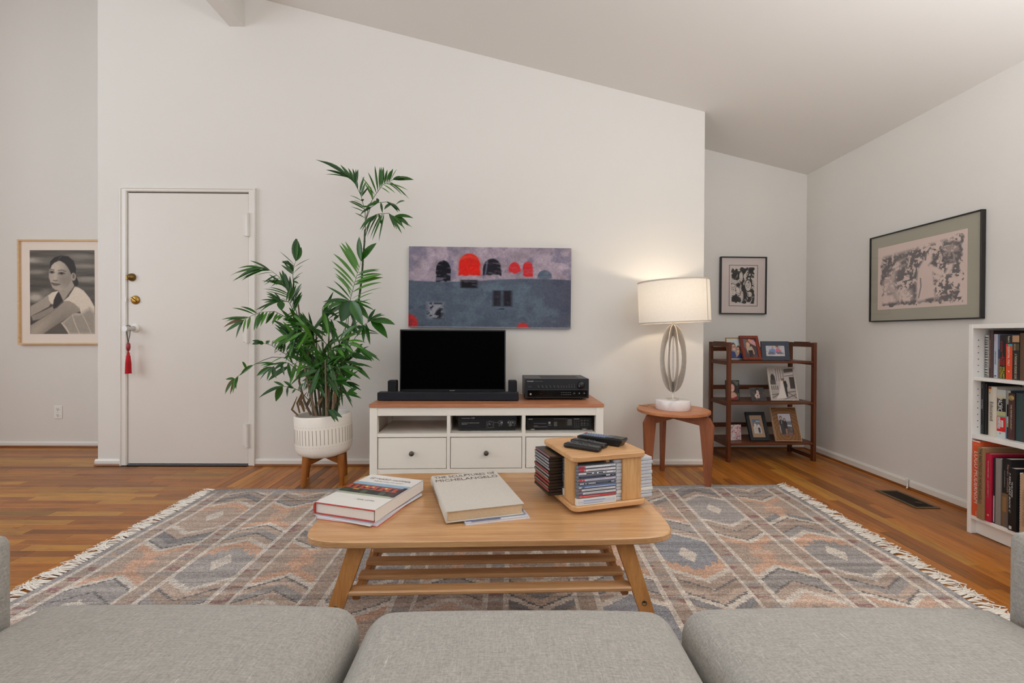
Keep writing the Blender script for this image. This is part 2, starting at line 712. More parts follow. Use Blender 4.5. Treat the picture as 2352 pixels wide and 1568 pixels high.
# left wall with the hall window opening
mb = MB()
zl = ceil_z(XL)
mb.box(XL - 0.12, XL, YN, -1.1, 0, zl)
mb.box(XL - 0.12, XL, 2.3, WB + 0.12, 0, zl)
mb.box(XL - 0.12, XL, -1.1, 2.3, 0, 0.85)
mb.box(XL - 0.12, XL, -1.1, 2.3, 3.35, zl)
struct('wall_left', mb, M_WALL)
# glazed wall behind the sofa: two openings
mb = MB()
for a, b in ((XL, -3.0), (0.0, 0.5), (2.5, XR)):
    wall_prism(mb, a, b, YN - 0.12, YN)
wall_prism(mb, -3.0, 0.0, YN - 0.12, YN, 3.03)
mb.box(-3.0, 0.0, YN - 0.12, YN, 0, 0.5)
mb.box(0.5, 2.5, YN - 0.12, YN, 2.27, ceil_z(2.5))
mb.box(0.5, 2.5, YN - 0.12, YN, 0, 0.33)
struct('wall_front', mb, M_WALL)
M_PANE = glassmat('window_glass')
for i, (axis, a, b, z0, z1, c) in enumerate((('x', -3.0, 0.0, 0.5, 3.03, YN - 0.06), ('x', 0.5, 2.5, 0.33, 2.27, YN - 0.06),
                                             ('y', -1.1, 2.3, 0.85, 3.35, XL - 0.06))):
    mb, gl = MB(), MB()
    t, e = 0.04, 0.03
    bars = [(a, a + t, z0, z1), (b - t, b, z0, z1), (a, b, z0, z0 + t), (a, b, z1 - t, z1), ((a + b) / 2 - t / 2, (a + b) / 2 + t / 2, z0, z1)]
    for p, q, r, s in bars:
        if axis == 'x':
            mb.box(p, q, c - e, c + e, r, s)
        else:
            mb.box(c - e, c + e, p, q, r, s)
    if axis == 'x':
        gl.box(a + t, b - t, c - 0.003, c + 0.003, z0 + t, z1 - t)
    else:
        gl.box(c - 0.003, c + 0.003, a + t, b - t, z0 + t, z1 - t)
    w = struct('window_%d' % (i + 1), mb, M_TRIM)
    gl.build('pane', M_PANE, w)

mb = MB()
v = []
for x in (XL - 0.12, XR + 0.12):
    for y in (YN - 0.12, WB + 0.12):
        v += [(x, y, ceil_z(x)), (x, y, ceil_z(x) + 0.12)]
mb.convex(v, [(0, 2, 6, 4), (1, 3, 7, 5), (0, 1, 3, 2), (4, 5, 7, 6), (0, 1, 5, 4), (2, 3, 7, 6)])
struct('ceiling', mb, M_CEIL)
mb = MB()
v = []
for x in (-2.083, -1.972):
    for y in (YN, WD):
        v += [(x, y, 3.288), (x, y, ceil_z(x) + 0.01)]
mb.convex(v, [(0, 2, 6, 4), (1, 3, 7, 5), (0, 1, 3, 2), (4, 5, 7, 6), (0, 1, 5, 4), (2, 3, 7, 6)])
struct('trim_1', mb, M_CEIL)['label'] = 'white boxed ceiling beam'

# baseboards with a wooden shoe moulding
M_SHOE = wood('shoe_wood', (104, 58, 24), (150, 92, 44), 0, 0.4)
M_SHOEY = wood('shoe_wood_long', (104, 58, 24), (150, 92, 44), 1, 0.4)


def baseboard(name, p0, p1, nrm, h=0.078, d=0.014):
    """straight run from p0 to p1 on the wall, nrm points into the room"""
    p0, p1, nrm = Vector((*p0, 0)), Vector((*p1, 0)), Vector((*nrm, 0))
    t = (p1 - p0).normalized()
    prof = [(0, 0.012), (d, 0.012), (d, h - 0.012), (d * 0.5, h), (0, h)]
    sh = [(0, 0.0), (0.021, 0.0), (0.021, 0.006), (0.015, 0.016), (0.004, 0.019), (0, 0.019)]
    out = []
    for nm, pr, m in ((name, prof, M_TRIM), ('shoe_moulding', sh, M_SHOE if abs(t.x) > 0.5 else M_SHOEY)):
        b = MB()
        n = len(pr)
        vs = [tuple(p0 + nrm * a + Vector((0, 0, z))) for a, z in pr] + [tuple(p1 + nrm * a + Vector((0, 0, z))) for a, z in pr]
        fs = [(i, (i + 1) % n, n + (i + 1) % n, n + i) for i in range(n)] + [tuple(range(n)), tuple(range(2 * n - 1, n - 1, -1))]
        b.convex(vs, fs)
        out.append(b.build(nm, m, out[0] if out else None))
    out[0]['kind'] = 'structure'
    return out[0]


baseboard('baseboard_hall', (XL, WB), (WL, WB), (0, -1), 0.049)
baseboard('baseboard_alcove', (WRT, WB), (XR - 0.014, WB), (0, -1), 0.052)
baseboard('baseboard_main', (-1.886, WD), (WRT, WD), (0, -1), 0.053)
baseboard('baseboard_door', (WL - 0.014, WD), (-2.88, WD), (0, -1), 0.048)
baseboard('baseboard_return', (WL, WD), (WL, WB - 0.014), (-1, 0), 0.048)
baseboard('baseboard_right', (XR, WB - 0.014), (XR, 2.934), (-1, 0), 0.060, 0.016)
baseboard('baseboard_right', (XR, 2.93), (XR, YN), (-1, 0), 0.060, 0.013)

# ------------------------------------------------------------------ door: frame, slab, hinges, locks
mb = MB()
for x0, x1 in ((-2.88, DX0 + 0.022), (DX1 - 0.022, -1.886)):
    mb.box(x0, x1, WD - 0.016, WD + 0.02, 0, DZ + 0.021, 0.006)
mb.box(-2.88, -1.886, WD - 0.0155, WD + 0.02, DZ - 0.006, DZ + 0.0215, 0.006)
for x0, x1 in ((-2.885, -2.872), (-1.894, -1.881)):
    mb.box(x0, x1, WD - 0.022, WD + 0.01, 0, DZ + 0.022, 0.004)
mb.box(-2.885, -1.881, WD - 0.0215, WD + 0.01, DZ + 0.012, DZ + 0.026, 0.004)
mb.box(DX0, DX1, WD + 0.05, WD + 0.115, 0, DZ)      # rebate
struct('trim_2', mb, M_TRIM)['label'] = 'white door frame'
mb = MB()
mb.box(-2.8335, -1.937, WD - 0.004, WD + 0.036, 0.014, 2.040, 0.003)
door = struct('door_1', mb, M_DOOR)
mb = MB()
mb.box(DX0 + 0.02, DX1 - 0.02, WD - 0.01, WD + 0.05, 0, 0.009, 0.003)
struct('trim_3', mb, mat('threshold_metal', (120, 122, 126), 0.45, 0.6))['label'] = 'metal door threshold'
for zc in (1.805, 1.01, 0.232):
    mb = MB()
    mb.tube([(-1.937, WD - 0.019, zc - 0.083), (-1.937, WD - 0.019, zc + 0.083)], 0.0145, 14)
    for dz in (-0.083, 0.083):
        mb.tube([(-1.937, WD - 0.019, zc + dz - 0.004), (-1.937, WD - 0.019, zc + dz + 0.004)], 0.0165, 14)
    mb.box(-1.977, -1.937, WD - 0.010, WD - 0.003, zc - 0.08, zc + 0.08, 0.001)
    mb.build('hinge', M_TRIM, door)
# upper rim latch
mb = MB()
mb.lathe([(0.0, -0.03), (0.018, -0.026), (0.026, -0.016), (0.029, -0.006), (0.03, 0)], 24, M=Matrix.Translation((-2.802, WD - 0.004, 1.409)) @ Matrix.Rotation(-PI / 2, 4, 'X'))
mb.box(-2.842, -2.822, WD - 0.016, WD - 0.002, 1.392, 1.422, 0.003)
mb.build('rim_latch', mat('aged_brass', (128, 102, 58), 0.3, 0.9, var=0.15, scale=30), door)
# dead bolt with thumb turn
mb = MB()
RX = Matrix.Rotation(-PI / 2, 4, 'X')
mb.lathe([(0.0, -0.012), (0.027, -0.011), (0.032, -0.006), (0.033, 0)], 24, M=Matrix.Translation((-2.776, WD - 0.004, 1.24)) @ RX)
bolt = mb.build('deadbolt', M_BRASS, door)
mb = MB()
mb.box(-0.026, 0.026, -0.012, 0.0, -0.005, 0.005, 0.003, M=Matrix.Translation((-2.779, WD - 0.016, 1.242)) @ Matrix.Rotation(math.radians(38), 4, 'Y'))
mb.build('thumb_turn', M_BRASS, bolt)
mb = MB()
mb.box(-2.842, -2.8345, WD - 0.018, WD - 0.012, 1.226, 1.256, 0.001)
mb.build('strike_plate', M_WHITE, door)
# white lever-like knob: rose and cylinder pointing left into the room
mb = MB()
mb.lathe([(0.0, -0.014), (0.026, -0.012), (0.033, -0.004), (0.034, 0)], 28, M=Matrix.Translation((-2.778, WD - 0.004, 1.03)) @ RX)
knob = mb.build('knob_rose', M_WHITE, door)
mb = MB()
mb.tube([(-2.782, WD - 0.012, 1.028), (-2.786, WD - 0.05, 1.026), (-2.79, WD - 0.088, 1.024)], [0.019, 0.0195, 0.021], 24)
mb.build('knob', mat('knob_metal', (205, 203, 199), 0.35, 0.5), knob)

# tassel hung over the knob
t = thing('tassel', 'red tassel with a red bead hanging on a black cord from the door knob', 'tassel', (-2.786, WD - 0.058, 1.0))
mb = MB()
for sx in (-1, 1):
    mb.tube([(0.012 * sx, 0, 0.047), (0.014 * sx, 0, 0.02), (0.011 * sx, 0, -0.02), (0.002 * sx, 0, -0.068)], 0.0022, 6)
mb.tube([(-0.012, 0, 0.047), (0, 0, 0.05), (0.012, 0, 0.047)], 0.0022, 6)
mb.build('cord', M_BLACKM, t)
mb = MB()
mb.lathe([(0, -0.142), (0.007, -0.139), (0.012, -0.125), (0.0135, -0.11), (0.012, -0.09), (0.007, -0.078), (0, -0.075)], 16)
mb.build('bead', mat('coral_bead', (150, 36, 44), 0.35, var=0.25, scale=60), t)
for z in (-0.071, -0.146):
    mb = MB()
    mb.lathe([(0, -0.005), (0.0055, 0), (0, 0.005)], 10, (0, 0, z))
    mb.build('spacer_bead', M_BLACKM, t)
mb = MB()
mb.lathe([(0.0185, -0.302), (0.0175, -0.27), (0.015, -0.21), (0.0115, -0.175), (0.009, -0.168), (0.0095, -0.155), (0.006, -0.15), (0, -0.149)], 18)
for k in range(36):
    a = 2 * PI * k / 36
    mb.tube([(0.0105 * math.cos(a), 0.0105 * math.sin(a), -0.172), (0.0165 * math.cos(a), 0.0165 * math.sin(a), -0.23),
             (0.0185 * math.cos(a), 0.0185 * math.sin(a), -0.304 - rnd.random() * 0.004)], 0.0013, 4)
mb.build('skirt', mat('red_thread', (196, 16, 32), 0.7, var=0.12, scale=90), t)

# ------------------------------------------------------------------ floor: every plank a board of its own
M_SUB = mat('subfloor', (46, 28, 16), 0.9)
mb = MB()
mb.box(XL - 0.12, XR + 0.12, YN - 0.12, WB + 0.12, -0.06, -0.016)
floor = struct('floor', mb, M_SUB)


def floor_mat():
    m, nt, b = newmat('oak_planks')
    uv = nt.nodes.new('ShaderNodeUVMap')
    uv.uv_map = 'UVMap'
    mp = nt.nodes.new('ShaderNodeMapping')
    mp.inputs['Scale'].default_value = (1.0, 9.0, 1.0)
    nt.links.new(uv.outputs[0], mp.inputs['Vector'])
    n1 = noise_tex(nt, mp.outputs[0], 4.0, 5, 0.62)
    mp2 = nt.nodes.new('ShaderNodeMapping')
    mp2.inputs['Scale'].default_value = (2.2, 60.0, 1.0)
    nt.links.new(uv.outputs[0], mp2.inputs['Vector'])
    n2 = noise_tex(nt, mp2.outputs[0], 5.0, 3, 0.6)
    mp3 = nt.nodes.new('ShaderNodeMapping')
    mp3.inputs['Scale'].default_value = (1.5, 12.0, 1.0)
    nt.links.new(uv.outputs[0], mp3.inputs['Vector'])
    n3 = noise_tex(nt, mp3.outputs[0], 3.2, 2, 0.5)
    a = nt.nodes.new('ShaderNodeAttribute')
    a.attribute_name = 'col'
    g = ramp(nt, n1, [(0.33, (0.68, 0.62, 0.56)), (0.5, (1.0, 1.0, 1.0)), (0.7, (1.16, 1.13, 1.06))])
    c = mixcol(nt, 1.0, a.outputs['Color'], g, 'MULTIPLY')
    g2 = ramp(nt, n2, [(0.38, (0.80, 0.76, 0.72)), (0.55, (1, 1, 1))])
    c = mixcol(nt, 0.8, c, g2, 'MULTIPLY')
    g3 = ramp(nt, n3, [(0.24, (0.30, 0.24, 0.20)), (0.31, (1, 1, 1))])
    c = mixcol(nt, 0.85, c, g3, 'MULTIPLY')
    nt.links.new(c, b.inputs['Base Color'])
    b.inputs['Roughness'].default_value = 0.34
    b.inputs['Specular IOR Level'].default_value = 0.38
    bump(nt, b, n2, 0.10, 0.002)
    return m


M_OAK = floor_mat()
TONES = [(180, 114, 44), (170, 104, 37), (186, 124, 48), (160, 97, 35), (174, 109, 43), (192, 136, 57), (150, 89, 33), (170, 107, 45), (182, 115, 40)]


def plank_rects():
    out = []
    w = 0.0572
    r = random.Random(11)
    # main room: boards run away from the camera
    x = -1.872
    while x < XR - 0.002:
        x1 = min(x + w, XR)
        y = YN - r.random() * 0.9
        while y < WB:
            L = r.choice((0.45, 0.6, 0.75, 0.95, 1.2, 1.5)) + r.random() * 0.15
            y0, y1 = max(y, YN), min(y + L, WB)
            if x1 > WL + 0.02 and y1 > WD + 0.01 and x < WRT - 0.005:
                y1 = min(y1, WD + 0.005)
            if y1 - y0 > 0.02:
                out.append((x, x1, y0, y1, 1))
            y += L
        x = x1
    # border board, then the hall: boards run left to right
    y = YN
    while y < WD:
        L = 1.3 + r.random() * 0.8
        out.append((-1.935, -1.872, y, min(y + L, WD + 0.004), 1))
        y += L
    y = WB
    while y > YN + 0.002:
        y0 = max(y - w, YN)
        xx = -1.935
        first = True
        while xx > XL:
            L = r.choice((0.35, 0.45, 0.6, 0.75, 0.95)) + r.random() * 0.12
            if first:
                L *= r.random() * 0.8 + 0.2
                first = False
            x0 = max(xx - L, XL)
            lim = xx
            if y > WD + 0.006:
                lim = min(xx, WL + 0.004)
            if lim - x0 > 0.02:
                out.append((x0, lim, y0, y, 0))
            xx -= L
        y = y0
    return out


def plank_view(rc):
    x0, x1, y0, y1, ax = rc
    cx, cy = (x0 + x1) / 2, (y0 + y1) / 2
    if cy < 1.0 or abs(cx) > cy * 1.16 + 0.3:
        return 0.0
    vis = 1.0
    if -1.75 < cx < 1.68 and cy < 2.88:
        return 0.0
    if cx < -1.0 * cy * 1.085:
        vis = 0.4
    return (x1 - x0) * (y1 - y0) / cy ** 3 * vis


def plank_geo(rc, r):
    x0, x1, y0, y1, ax = rc
    g = 0.0005
    dz = (r.random() - 0.5) * 0.0007
    x0, x1, y0, y1 = x0 + g, x1 - g, y0 + g * 0.8, y1 - g * 0.8
    e = 0.0007
    zt, zb, zm = 0.0 + dz, -0.015, -0.0011 + dz
    v = [(x0 + e, y0 + e, zt), (x1 - e, y0 + e, zt), (x1 - e, y1 - e, zt), (x0 + e, y1 - e, zt),
         (x0, y0, zm), (x1, y0, zm), (x1, y1, zm), (x0, y1, zm), (x0, y0, zb), (x1, y0, zb), (x1, y1, zb), (x0, y1, zb)]
    f = [(0, 1, 2, 3)] + [(4 + i, 4 + (i + 1) % 4, (i + 1) % 4, i) for i in range(4)] + [(8 + i, 8 + (i + 1) % 4, 4 + (i + 1) % 4, 4 + i) for i in range(4)]
    return v, f


def plank_mesh(name, recs, kind=None):
    r = random.Random(len(recs) * 31 + 5)
    V, F, UV, C = [], [], [], []
    for rc in recs:
        rr = random.Random(int(rc[0] * 7919) * 31 + int(rc[2] * 104729))
        v, f = plank_geo(rc, rr)
        o = len(V)
        V += v
        F += [tuple(i + o for i in q) for q in f]
        ou, ov = rr.random() * 60, rr.random() * 60
        t = rr.choice(TONES)
        k = 0.93 + rr.random() * 0.14
        hall = 0.94 if rc[4] == 0 else 1.0
        c = tuple(min(255, q * k * hall) for q in t)
        if rr.random() < 0.05:
            c = tuple(q * 0.78 for q in c)
        c = (*lin(c), 1.0)
        for q in f:
            for i in q:
                p = v[i]
                UV.append((p[1] + ou, p[0] + ov) if rc[4] == 1 else (p[0] + ou, p[1] + ov))
                C.append(c)
    me = bpy.data.meshes.new(name)
    me.from_pydata(V, [], F)
    uvl = me.uv_layers.new(name='UVMap')
    uvl.data.foreach_set('uv', [x for p in UV for x in p])
    at_ = me.color_attributes.new('col', 'FLOAT_COLOR', 'CORNER')
    at_.data.foreach_set('color', [x for p in C for x in p])
    me.materials.append(M_OAK)
    o = bpy.data.objects.new(name, me)
    COL.objects.link(o)
    o.parent = floor
    if kind:
        o['kind'] = kind
    return o


planks = sorted(plank_rects(), key=lambda q: -plank_view(q))
for rc in planks[:300]:
    plank_mesh('plank', [rc])
plank_mesh('far_planks', planks[300:], 'stuff')

# ================================================================== SOFA (seen from behind its back, looking over the seat)
def sofa_fabric():
    m, nt, b = newmat('grey_linen_weave')
    v = texco(nt)
    va = texco(nt, (28, 420, 420))
    vb = texco(nt, (420, 28, 420))
    na = noise_tex(nt, va, 1.0, 3, 0.6)
    nb = noise_tex(nt, vb, 1.0, 3, 0.6)
    vc = texco(nt, (520, 30, 160))
    nc = noise_tex(nt, vc, 0.8, 2, 0.5)
    base = mixcol(nt, na, lin((130, 127, 120)), lin((212, 209, 201)))
    base2 = mixcol(nt, nb, lin((122, 119, 113)), lin((208, 205, 197)))
    c = mixcol(nt, 0.5, base, base2)
    slub = ramp(nt, nc, [(0.66, (0, 0, 0)), (0.78, (0.7, 0.7, 0.7))])
    c = mixcol(nt, slub, c, lin((216, 213, 206)))
    big = noise_tex(nt, texco(nt, (190, 230, 200)), 1.0, 4, 0.7)
    c = mixcol(nt, 0.7, c, ramp(nt, big, [(0.34, (0.66, 0.66, 0.66)), (0.62, (1.06, 1.06, 1.06))]), 'MULTIPLY')
    nt.links.new(c, b.inputs['Base Color'])
    b.inputs['Roughness'].default_value = 0.9
    b.inputs['Specular IOR Level'].default_value = 0.15
    b.inputs['Sheen Weight'].default_value = 0.15
    ad = nt.nodes.new('ShaderNodeMath')
    nt.links.new(na, ad.inputs[0])
    nt.links.new(nb, ad.inputs[1])
    bump(nt, b, ad.outputs[0], 0.35, 0.004)
    return m


M_SOFA = sofa_fabric()
sofa = thing('sofa', 'light grey woven three-seat sofa along the bottom of the view', 'sofa', (0.02, 0.0, 0.0))


def soft(name, args, r, parent, crown=0.0, crown_b=0.0, seg=None, m=None, rz=0.0):
    v, f = softbox(*args, r, crown=crown, crown_b=crown_b, seg=seg)
    mb = MB()
    if rz:
        c = Vector(((args[0] + args[1]) / 2, (args[2] + args[3]) / 2, 0))
        mb.add(v, f, True, M=Matrix.Translation(c) @ Matrix.Rotation(rz, 4, 'Z') @ Matrix.Translation(-c))
    else:
        mb.add(v, f, True)
    return mb.build(name, m or M_SOFA, parent)


cu = [(-0.972, -0.312, 0.26, 0.945, 0.26, 0.455), (-0.292, 0.312, 0.26, 0.922, 0.26, 0.456), (0.325, 0.976, 0.26, 0.925, 0.26, 0.458)]
for a, rz in zip(cu, (-0.012, 0.0, 0.0)):
    soft('seat_cushion', a, 0.052, sofa, 0.028, 0.022, (26, 26, 10), rz=rz)
soft('frame', (-1.15, 1.17, -0.02, 0.86, 0.13, 0.262), 0.03, sofa, seg=(20, 10, 4))
soft('armrest', (-1.16, -0.976, -0.04, 0.900, 0.13, 0.612), 0.024, sofa, 0.004, seg=(10, 24, 14))
soft('armrest', (0.980, 1.17, -0.04, 0.90, 0.13, 0.618), 0.024, sofa, 0.004, seg=(10, 24, 14))
soft('back_frame', (-0.99, 0.99, -0.07, 0.07, 0.262, 0.70), 0.04, sofa, seg=(20, 6, 10))
for x0, x1 in ((-0.985, -0.335), (-0.325, 0.325), (0.335, 0.985)):
    soft('back_cushion', (x0, x1, 0.07, 0.25, 0.44, 0.74), 0.06, sofa, 0.01, seg=(14, 8, 10))
M_LEGW = wood('sofa_leg_wood', (92, 58, 34), (140, 94, 58), 2)
for x in (-1.08, 1.09):
    for y in (0.03, 0.8):
        mb = MB()
        mb.tube([(x, y, 0.135), (x, y, 0.0085)], [0.026, 0.017], 12)
        mb.build('leg', M_LEGW, sofa)

# ================================================================== RUG
RUG_Z = 0.008
M_RUG = printmat('kilim_wool', 0.95, 0.1)
nt = M_RUG.node_tree
b = nt.nodes['Principled BSDF']
att = [n for n in nt.nodes if n.type == 'ATTRIBUTE'][0]
vw = texco(nt, (170, 330, 1))
nw = noise_tex(nt, vw, 1.0, 2, 0.6)
vw2 = texco(nt, (40, 330, 1))
nw2 = noise_tex(nt, vw2, 1.0, 3, 0.6)
cc = mixcol(nt, 1.0, att.outputs['Color'], ramp(nt, nw, [(0.30, (0.55, 0.55, 0.55)), (0.66, (1.32, 1.32, 1.32))]), 'MULTIPLY')
cc = mixcol(nt, 0.8, cc, ramp(nt, nw2, [(0.30, (0.72, 0.72, 0.72)), (0.70, (1.22, 1.22, 1.22))]), 'MULTIPLY')
nt.links.new(cc, b.inputs['Base Color'])
bump(nt, b, nw, 0.5, 0.004)

RUG_C = [(-1.800, 0.52), (1.690, 0.52), (1.800, 3.000), (-1.835, 2.898)]     # corners: near left, near right, far right, far left
RW, RL = 3.56, 2.44


def rug_pt(s, t):
    (ax, ay), (bx, by), (cx, cy), (dx, dy) = RUG_C
    return (ax * (1 - s) + bx * s) * (1 - t) + (dx * (1 - s) + cx * s) * t, (ay * (1 - s) + by * s) * (1 - t) + (dy * (1 - s) + cy * s) * t


def rug_colours(nx, ny):
    g = np.random.default_rng(3)
    V, U = np.mgrid[0:ny, 0:nx]
    x = (U + 0.5) / nx * RW - RW / 2
    y = (V + 0.5) / ny * RL
    CR, GY, DK, BR, OR, MA, BL = [np.array(c) / 255.0 for c in
                                  ((212, 203, 193), (166, 160, 157), (144, 141, 141), (182, 164, 151), (206, 170, 148), (156, 124, 122), (158, 158, 163))]
    im = np.ones((ny, nx, 3)) * GY
    pitch = 0.3405
    x0 = -1.703 + 0.0
    k = np.floor((x - x0) / pitch).astype(int)
    fr = (x - x0) - k * pitch                      # 0..pitch measured from a stripe's centre line
    inside = (k >= 0) & (k < 10)
    half = (pitch - 0.098) / 2
    u = (fr - pitch / 2) / half                    # -1..1 across a field
    jag = np.round(np.abs(u) * 9) / 9.0
    tone = 0.94 + 0.12 * vnoise((ny, nx), (90, 3), 5, 2)
    per = 1.035
    out = im.copy()

    def paint(m, c):
        out[m] = c
    for b_ in range(10):
        mb_ = inside & (k == b_)
        yh = 2.035 - 0.52 + (0.0 if b_ % 2 else per / 2) + (-0.03 if b_ < 5 else 0.0)
        d = np.abs((y - yh + per * 10.5) % per - per / 2) * -1 + per / 2      # distance to the nearest 'crossing'
        t = per / 2 - d                                                        # 0 at a crossing .. per/2 at a hexagon
        t = np.abs((y - yh + per * 10.5) % per - per / 2)                      # distance from a hexagon centre
        c = t - 0.085 * (1 - np.abs(jag)) + 0.085
        cyc = np.floor((y - yh + per * 10.5) / per).astype(int)
        rr = g.random((40, 8))
        c = t + 0.085 * jag
        h1 = 0.205
        bandcols = [BR, DK, BR * 1.05, GY, BL]
        for cy_ in range(cyc.min(), cyc.max() + 1):
            mm = mb_ & (cyc == cy_)
            r_ = g.random(8)
            body = GY * (0.97 + 0.1 * r_[0]) if r_[1] < 0.55 else BR * (0.95 + 0.08 * r_[0])
            if b_ in (4, 6, 7) and r_[1] < 0.6:
                body = BL * 0.98
            lo = mm & (y - yh < (cy_ - 10) * per)
            for side in (0, 1):
                mside = mm & ((((y - yh + per * 10.5) % per) > per / 2) == bool(side))
                q = g.random(6)
                j_on = q[0] < 0.42
                paint(mside & (c < h1), body)
                if j_on:
                    tooth = 0.05 + 0.035 * np.abs(((np.abs(u) * 3.0) % 1.0) - 0.5) * 2
                    paint(mside & (c < h1) & (c > h1 - tooth), OR if q[1] < 0.75 else OR * 0.6 + CR * 0.4)
                edges = [h1, h1 + 0.032, h1 + 0.085, h1 + 0.135, h1 + 0.18, h1 + 0.215, h1 + 0.262, 9]
                pal = [CR, (BR, GY, BR * 1.04)[int(q[2] * 3)], (DK, GY, BR * 0.94)[int(q[3] * 3)], (BR, BR * 1.06, GY)[int(q[4] * 3)], CR,
                       (OR, OR, DK, OR * 0.6 + BR * 0.4)[int(q[5] * 4)], BR]
                for e0, e1, cc_ in zip(edges[:-1], edges[1:], pal):
                    paint(mside & (c >= e0) & (c < e1), cc_)
                # crossing: small orange knot on the centre line
                paint(mside & (c >= h1 + 0.215) & (np.abs(u) < 0.22) & (t > 0.40), OR)
                paint(mside & (t > 0.485) & (np.abs(u) < 0.42), OR if q[1] > 0.35 else OR * 0.65 + CR * 0.35)
            # thin dark outline of the stepped chevrons
            for e in (h1 + 0.085, h1 + 0.18):
                paint(mm & (np.abs(c - e) < 0.0050), DK * 0.86)
            paint(mm & (t < 0.072) & (np.abs(u) < 0.36 * (1 - t / 0.075)), CR)
    # stripes between the fields
    dline = np.abs(((x - x0 + pitch / 2) % pitch) - pitch / 2)
    st = (x > x0 - 0.06) & (x < x0 + 10 * pitch + 0.06)
    stripe = BR * 0.98
    m = st & (dline < 0.049)
    paint(m, CR)
    fl = vnoise((ny, nx), (120, 44), 9, 3)
    m = st & (dline < 0.0305)
    paint(m, stripe)
    paint(m & (fl > 0.68), MA)
    paint(m & (fl < 0.36), GY * 1.05)
    paint(~st, DK * 1.12)
    # far and near ends: plain woven bands
    end = (y > RL - 0.045) | (y < 0.045)
    paint(end, DK * 1.1)
    end2 = ((y > RL - 0.075) & (y <= RL - 0.045)) | ((y < 0.075) & (y >= 0.045))
    out[end2] = out[end2] * 0.5 + np.array(GY) * 0.5
    # yarn by yarn variation
    ab = vnoise((ny, nx), (150, 10), 21, 3)
    ab2 = g.random((ny, nx))
    out *= (0.86 + 0.28 * ab)[..., None]
    out *= (0.93 + 0.14 * ab2)[..., None]
    rowdark = (g.random(ny) < 0.04) * 0.10
    out *= (1 - rowdark)[:, None, None]
    return np.clip(out * tone[..., None], 0, 1)


rug = thing('kilim_rug', 'flat-woven kilim rug with bands of grey, cream and orange hexagons', 'rug', (0, 0, 0))
nx, ny = 508, 348
gx, gy = np.meshgrid(np.linspace(0, 1, nx + 1), np.linspace(0, 1, ny + 1))
(ax, ay), (bx, by), (cx, cy), (dx, dy) = RUG_C
wob = 0.006 * np.sin(gy * 23 + 1) * (np.abs(gx - 0.5) * 2) ** 6
px = (ax * (1 - gx) + bx * gx) * (1 - gy) + (dx * (1 - gx) + cx * gx) * gy + wob
py = (ay * (1 - gx) + by * gx) * (1 - gy) + (dy * (1 - gx) + cy * gx) * gy + 0.006 * np.sin(gx * 31) * gy ** 8
pz = RUG_Z + 0.0012 * vnoise(gx.shape, (10, 14), 8, 2) * np.minimum(1, 20 * np.minimum(np.minimum(gx, 1 - gx), np.minimum(gy, 1 - gy)))
top = np.stack([px, py, pz], -1).reshape(-1, 3)
idx = np.arange((nx + 1) * (ny + 1)).reshape(ny + 1, nx + 1)
quads = np.stack([idx[:-1, :-1], idx[:-1, 1:], idx[1:, 1:], idx[1:, :-1]], -1).reshape(-1, 4)
rc_ = lina(rug_colours(nx, ny)).reshape(-1, 3)
# edge skirt
ring = np.concatenate([idx[0, :], idx[1:, -1], idx[-1, -2::-1], idx[-2:0:-1, 0]])
low = top[ring].copy()
low[:, 2] = 0.0008
n0 = len(top)
nr = len(ring)
sk = np.array([(ring[(i + 1) % nr], ring[i], n0 + i, n0 + (i + 1) % nr) for i in range(nr)])
grid_object('weave', np.concatenate([top, low]), np.concatenate([quads, sk]), np.concatenate([rc_, np.tile(np.array([[0.12, 0.11, 0.11]]), (nr, 1))]), M_RUG, rug, False)
M_FRINGE = mat('cotton_fringe', (240, 234, 224), 0.9, var=0.06, scale=40)
for side in (0, 1):
    mb = MB()
    r = random.Random(5 + side)
    n = 150
    for i in range(n):
        t_ = (i + r.random() * 0.8) / n
        x, y = rug_pt(side, t_)
        x -= 0.004 * (1 if side else -1)
        sg = 1 if side else -1
        for q in range(4):
            L = 0.060 + r.random() * 0.045
            a = (r.random() - 0.5) * 0.9 + math.sin(i * 0.9) * 0.5
            a2 = a + (r.random() - 0.5) * 1.8
            z0 = 0.003 + r.random() * 0.005
            p = [(x, y, RUG_Z * 0.6)]
            p.append((x + sg * L * 0.35, y + L * 0.3 * a * 0.6, z0 + 0.002))
            p.append((x + sg * L * 0.7, y + L * 0.3 * a + L * 0.3 * a2 * 0.6, z0))
            p.append((x + sg * L, y + L * 0.3 * a + L * 0.55 * a2, 0.0026 + r.random() * 0.002))
            mb.tube(p, [0.0028, 0.0025, 0.0023, 0.0020], 4, caps=False)
    mb.build('fringe', M_FRINGE, rug, kind='stuff')

# ================================================================== COFFEE TABLE
M_BAMBOO = wood('bamboo', (180, 132, 88), (214, 170, 122), 0, 0.17, 9.0, 22.0)
M_BAMBOOZ = wood('bamboo_upright', (166, 110, 58), (206, 150, 90), 2, 0.4, 9.0, 18.0)
M_BAMBOOY = wood('bamboo_cross', (160, 106, 58), (198, 142, 88), 1, 0.4, 9.0, 18.0)
CT = (-0.047, 1.590)
ct = thing('coffee_table', 'bamboo coffee table with rounded top, splayed legs and slatted shelf', 'coffee table', (CT[0], CT[1], RUG_Z), math.radians(1.6))
TZ = 0.42 - RUG_Z          # table top, above the rug


def table_outline():
    """slightly bowed sides, generous round corners"""
    out = []
    n = 280
    a, b_, p = 0.545, 0.312, 9.0
    for i in range(n):
        th = 2 * PI * i / n
        c, s = math.cos(th), math.sin(th)
        r = (abs(c / a) ** p + abs(s / b_) ** p) ** (-1.0 / p)
        out.append((r * c, r * s))
    return out


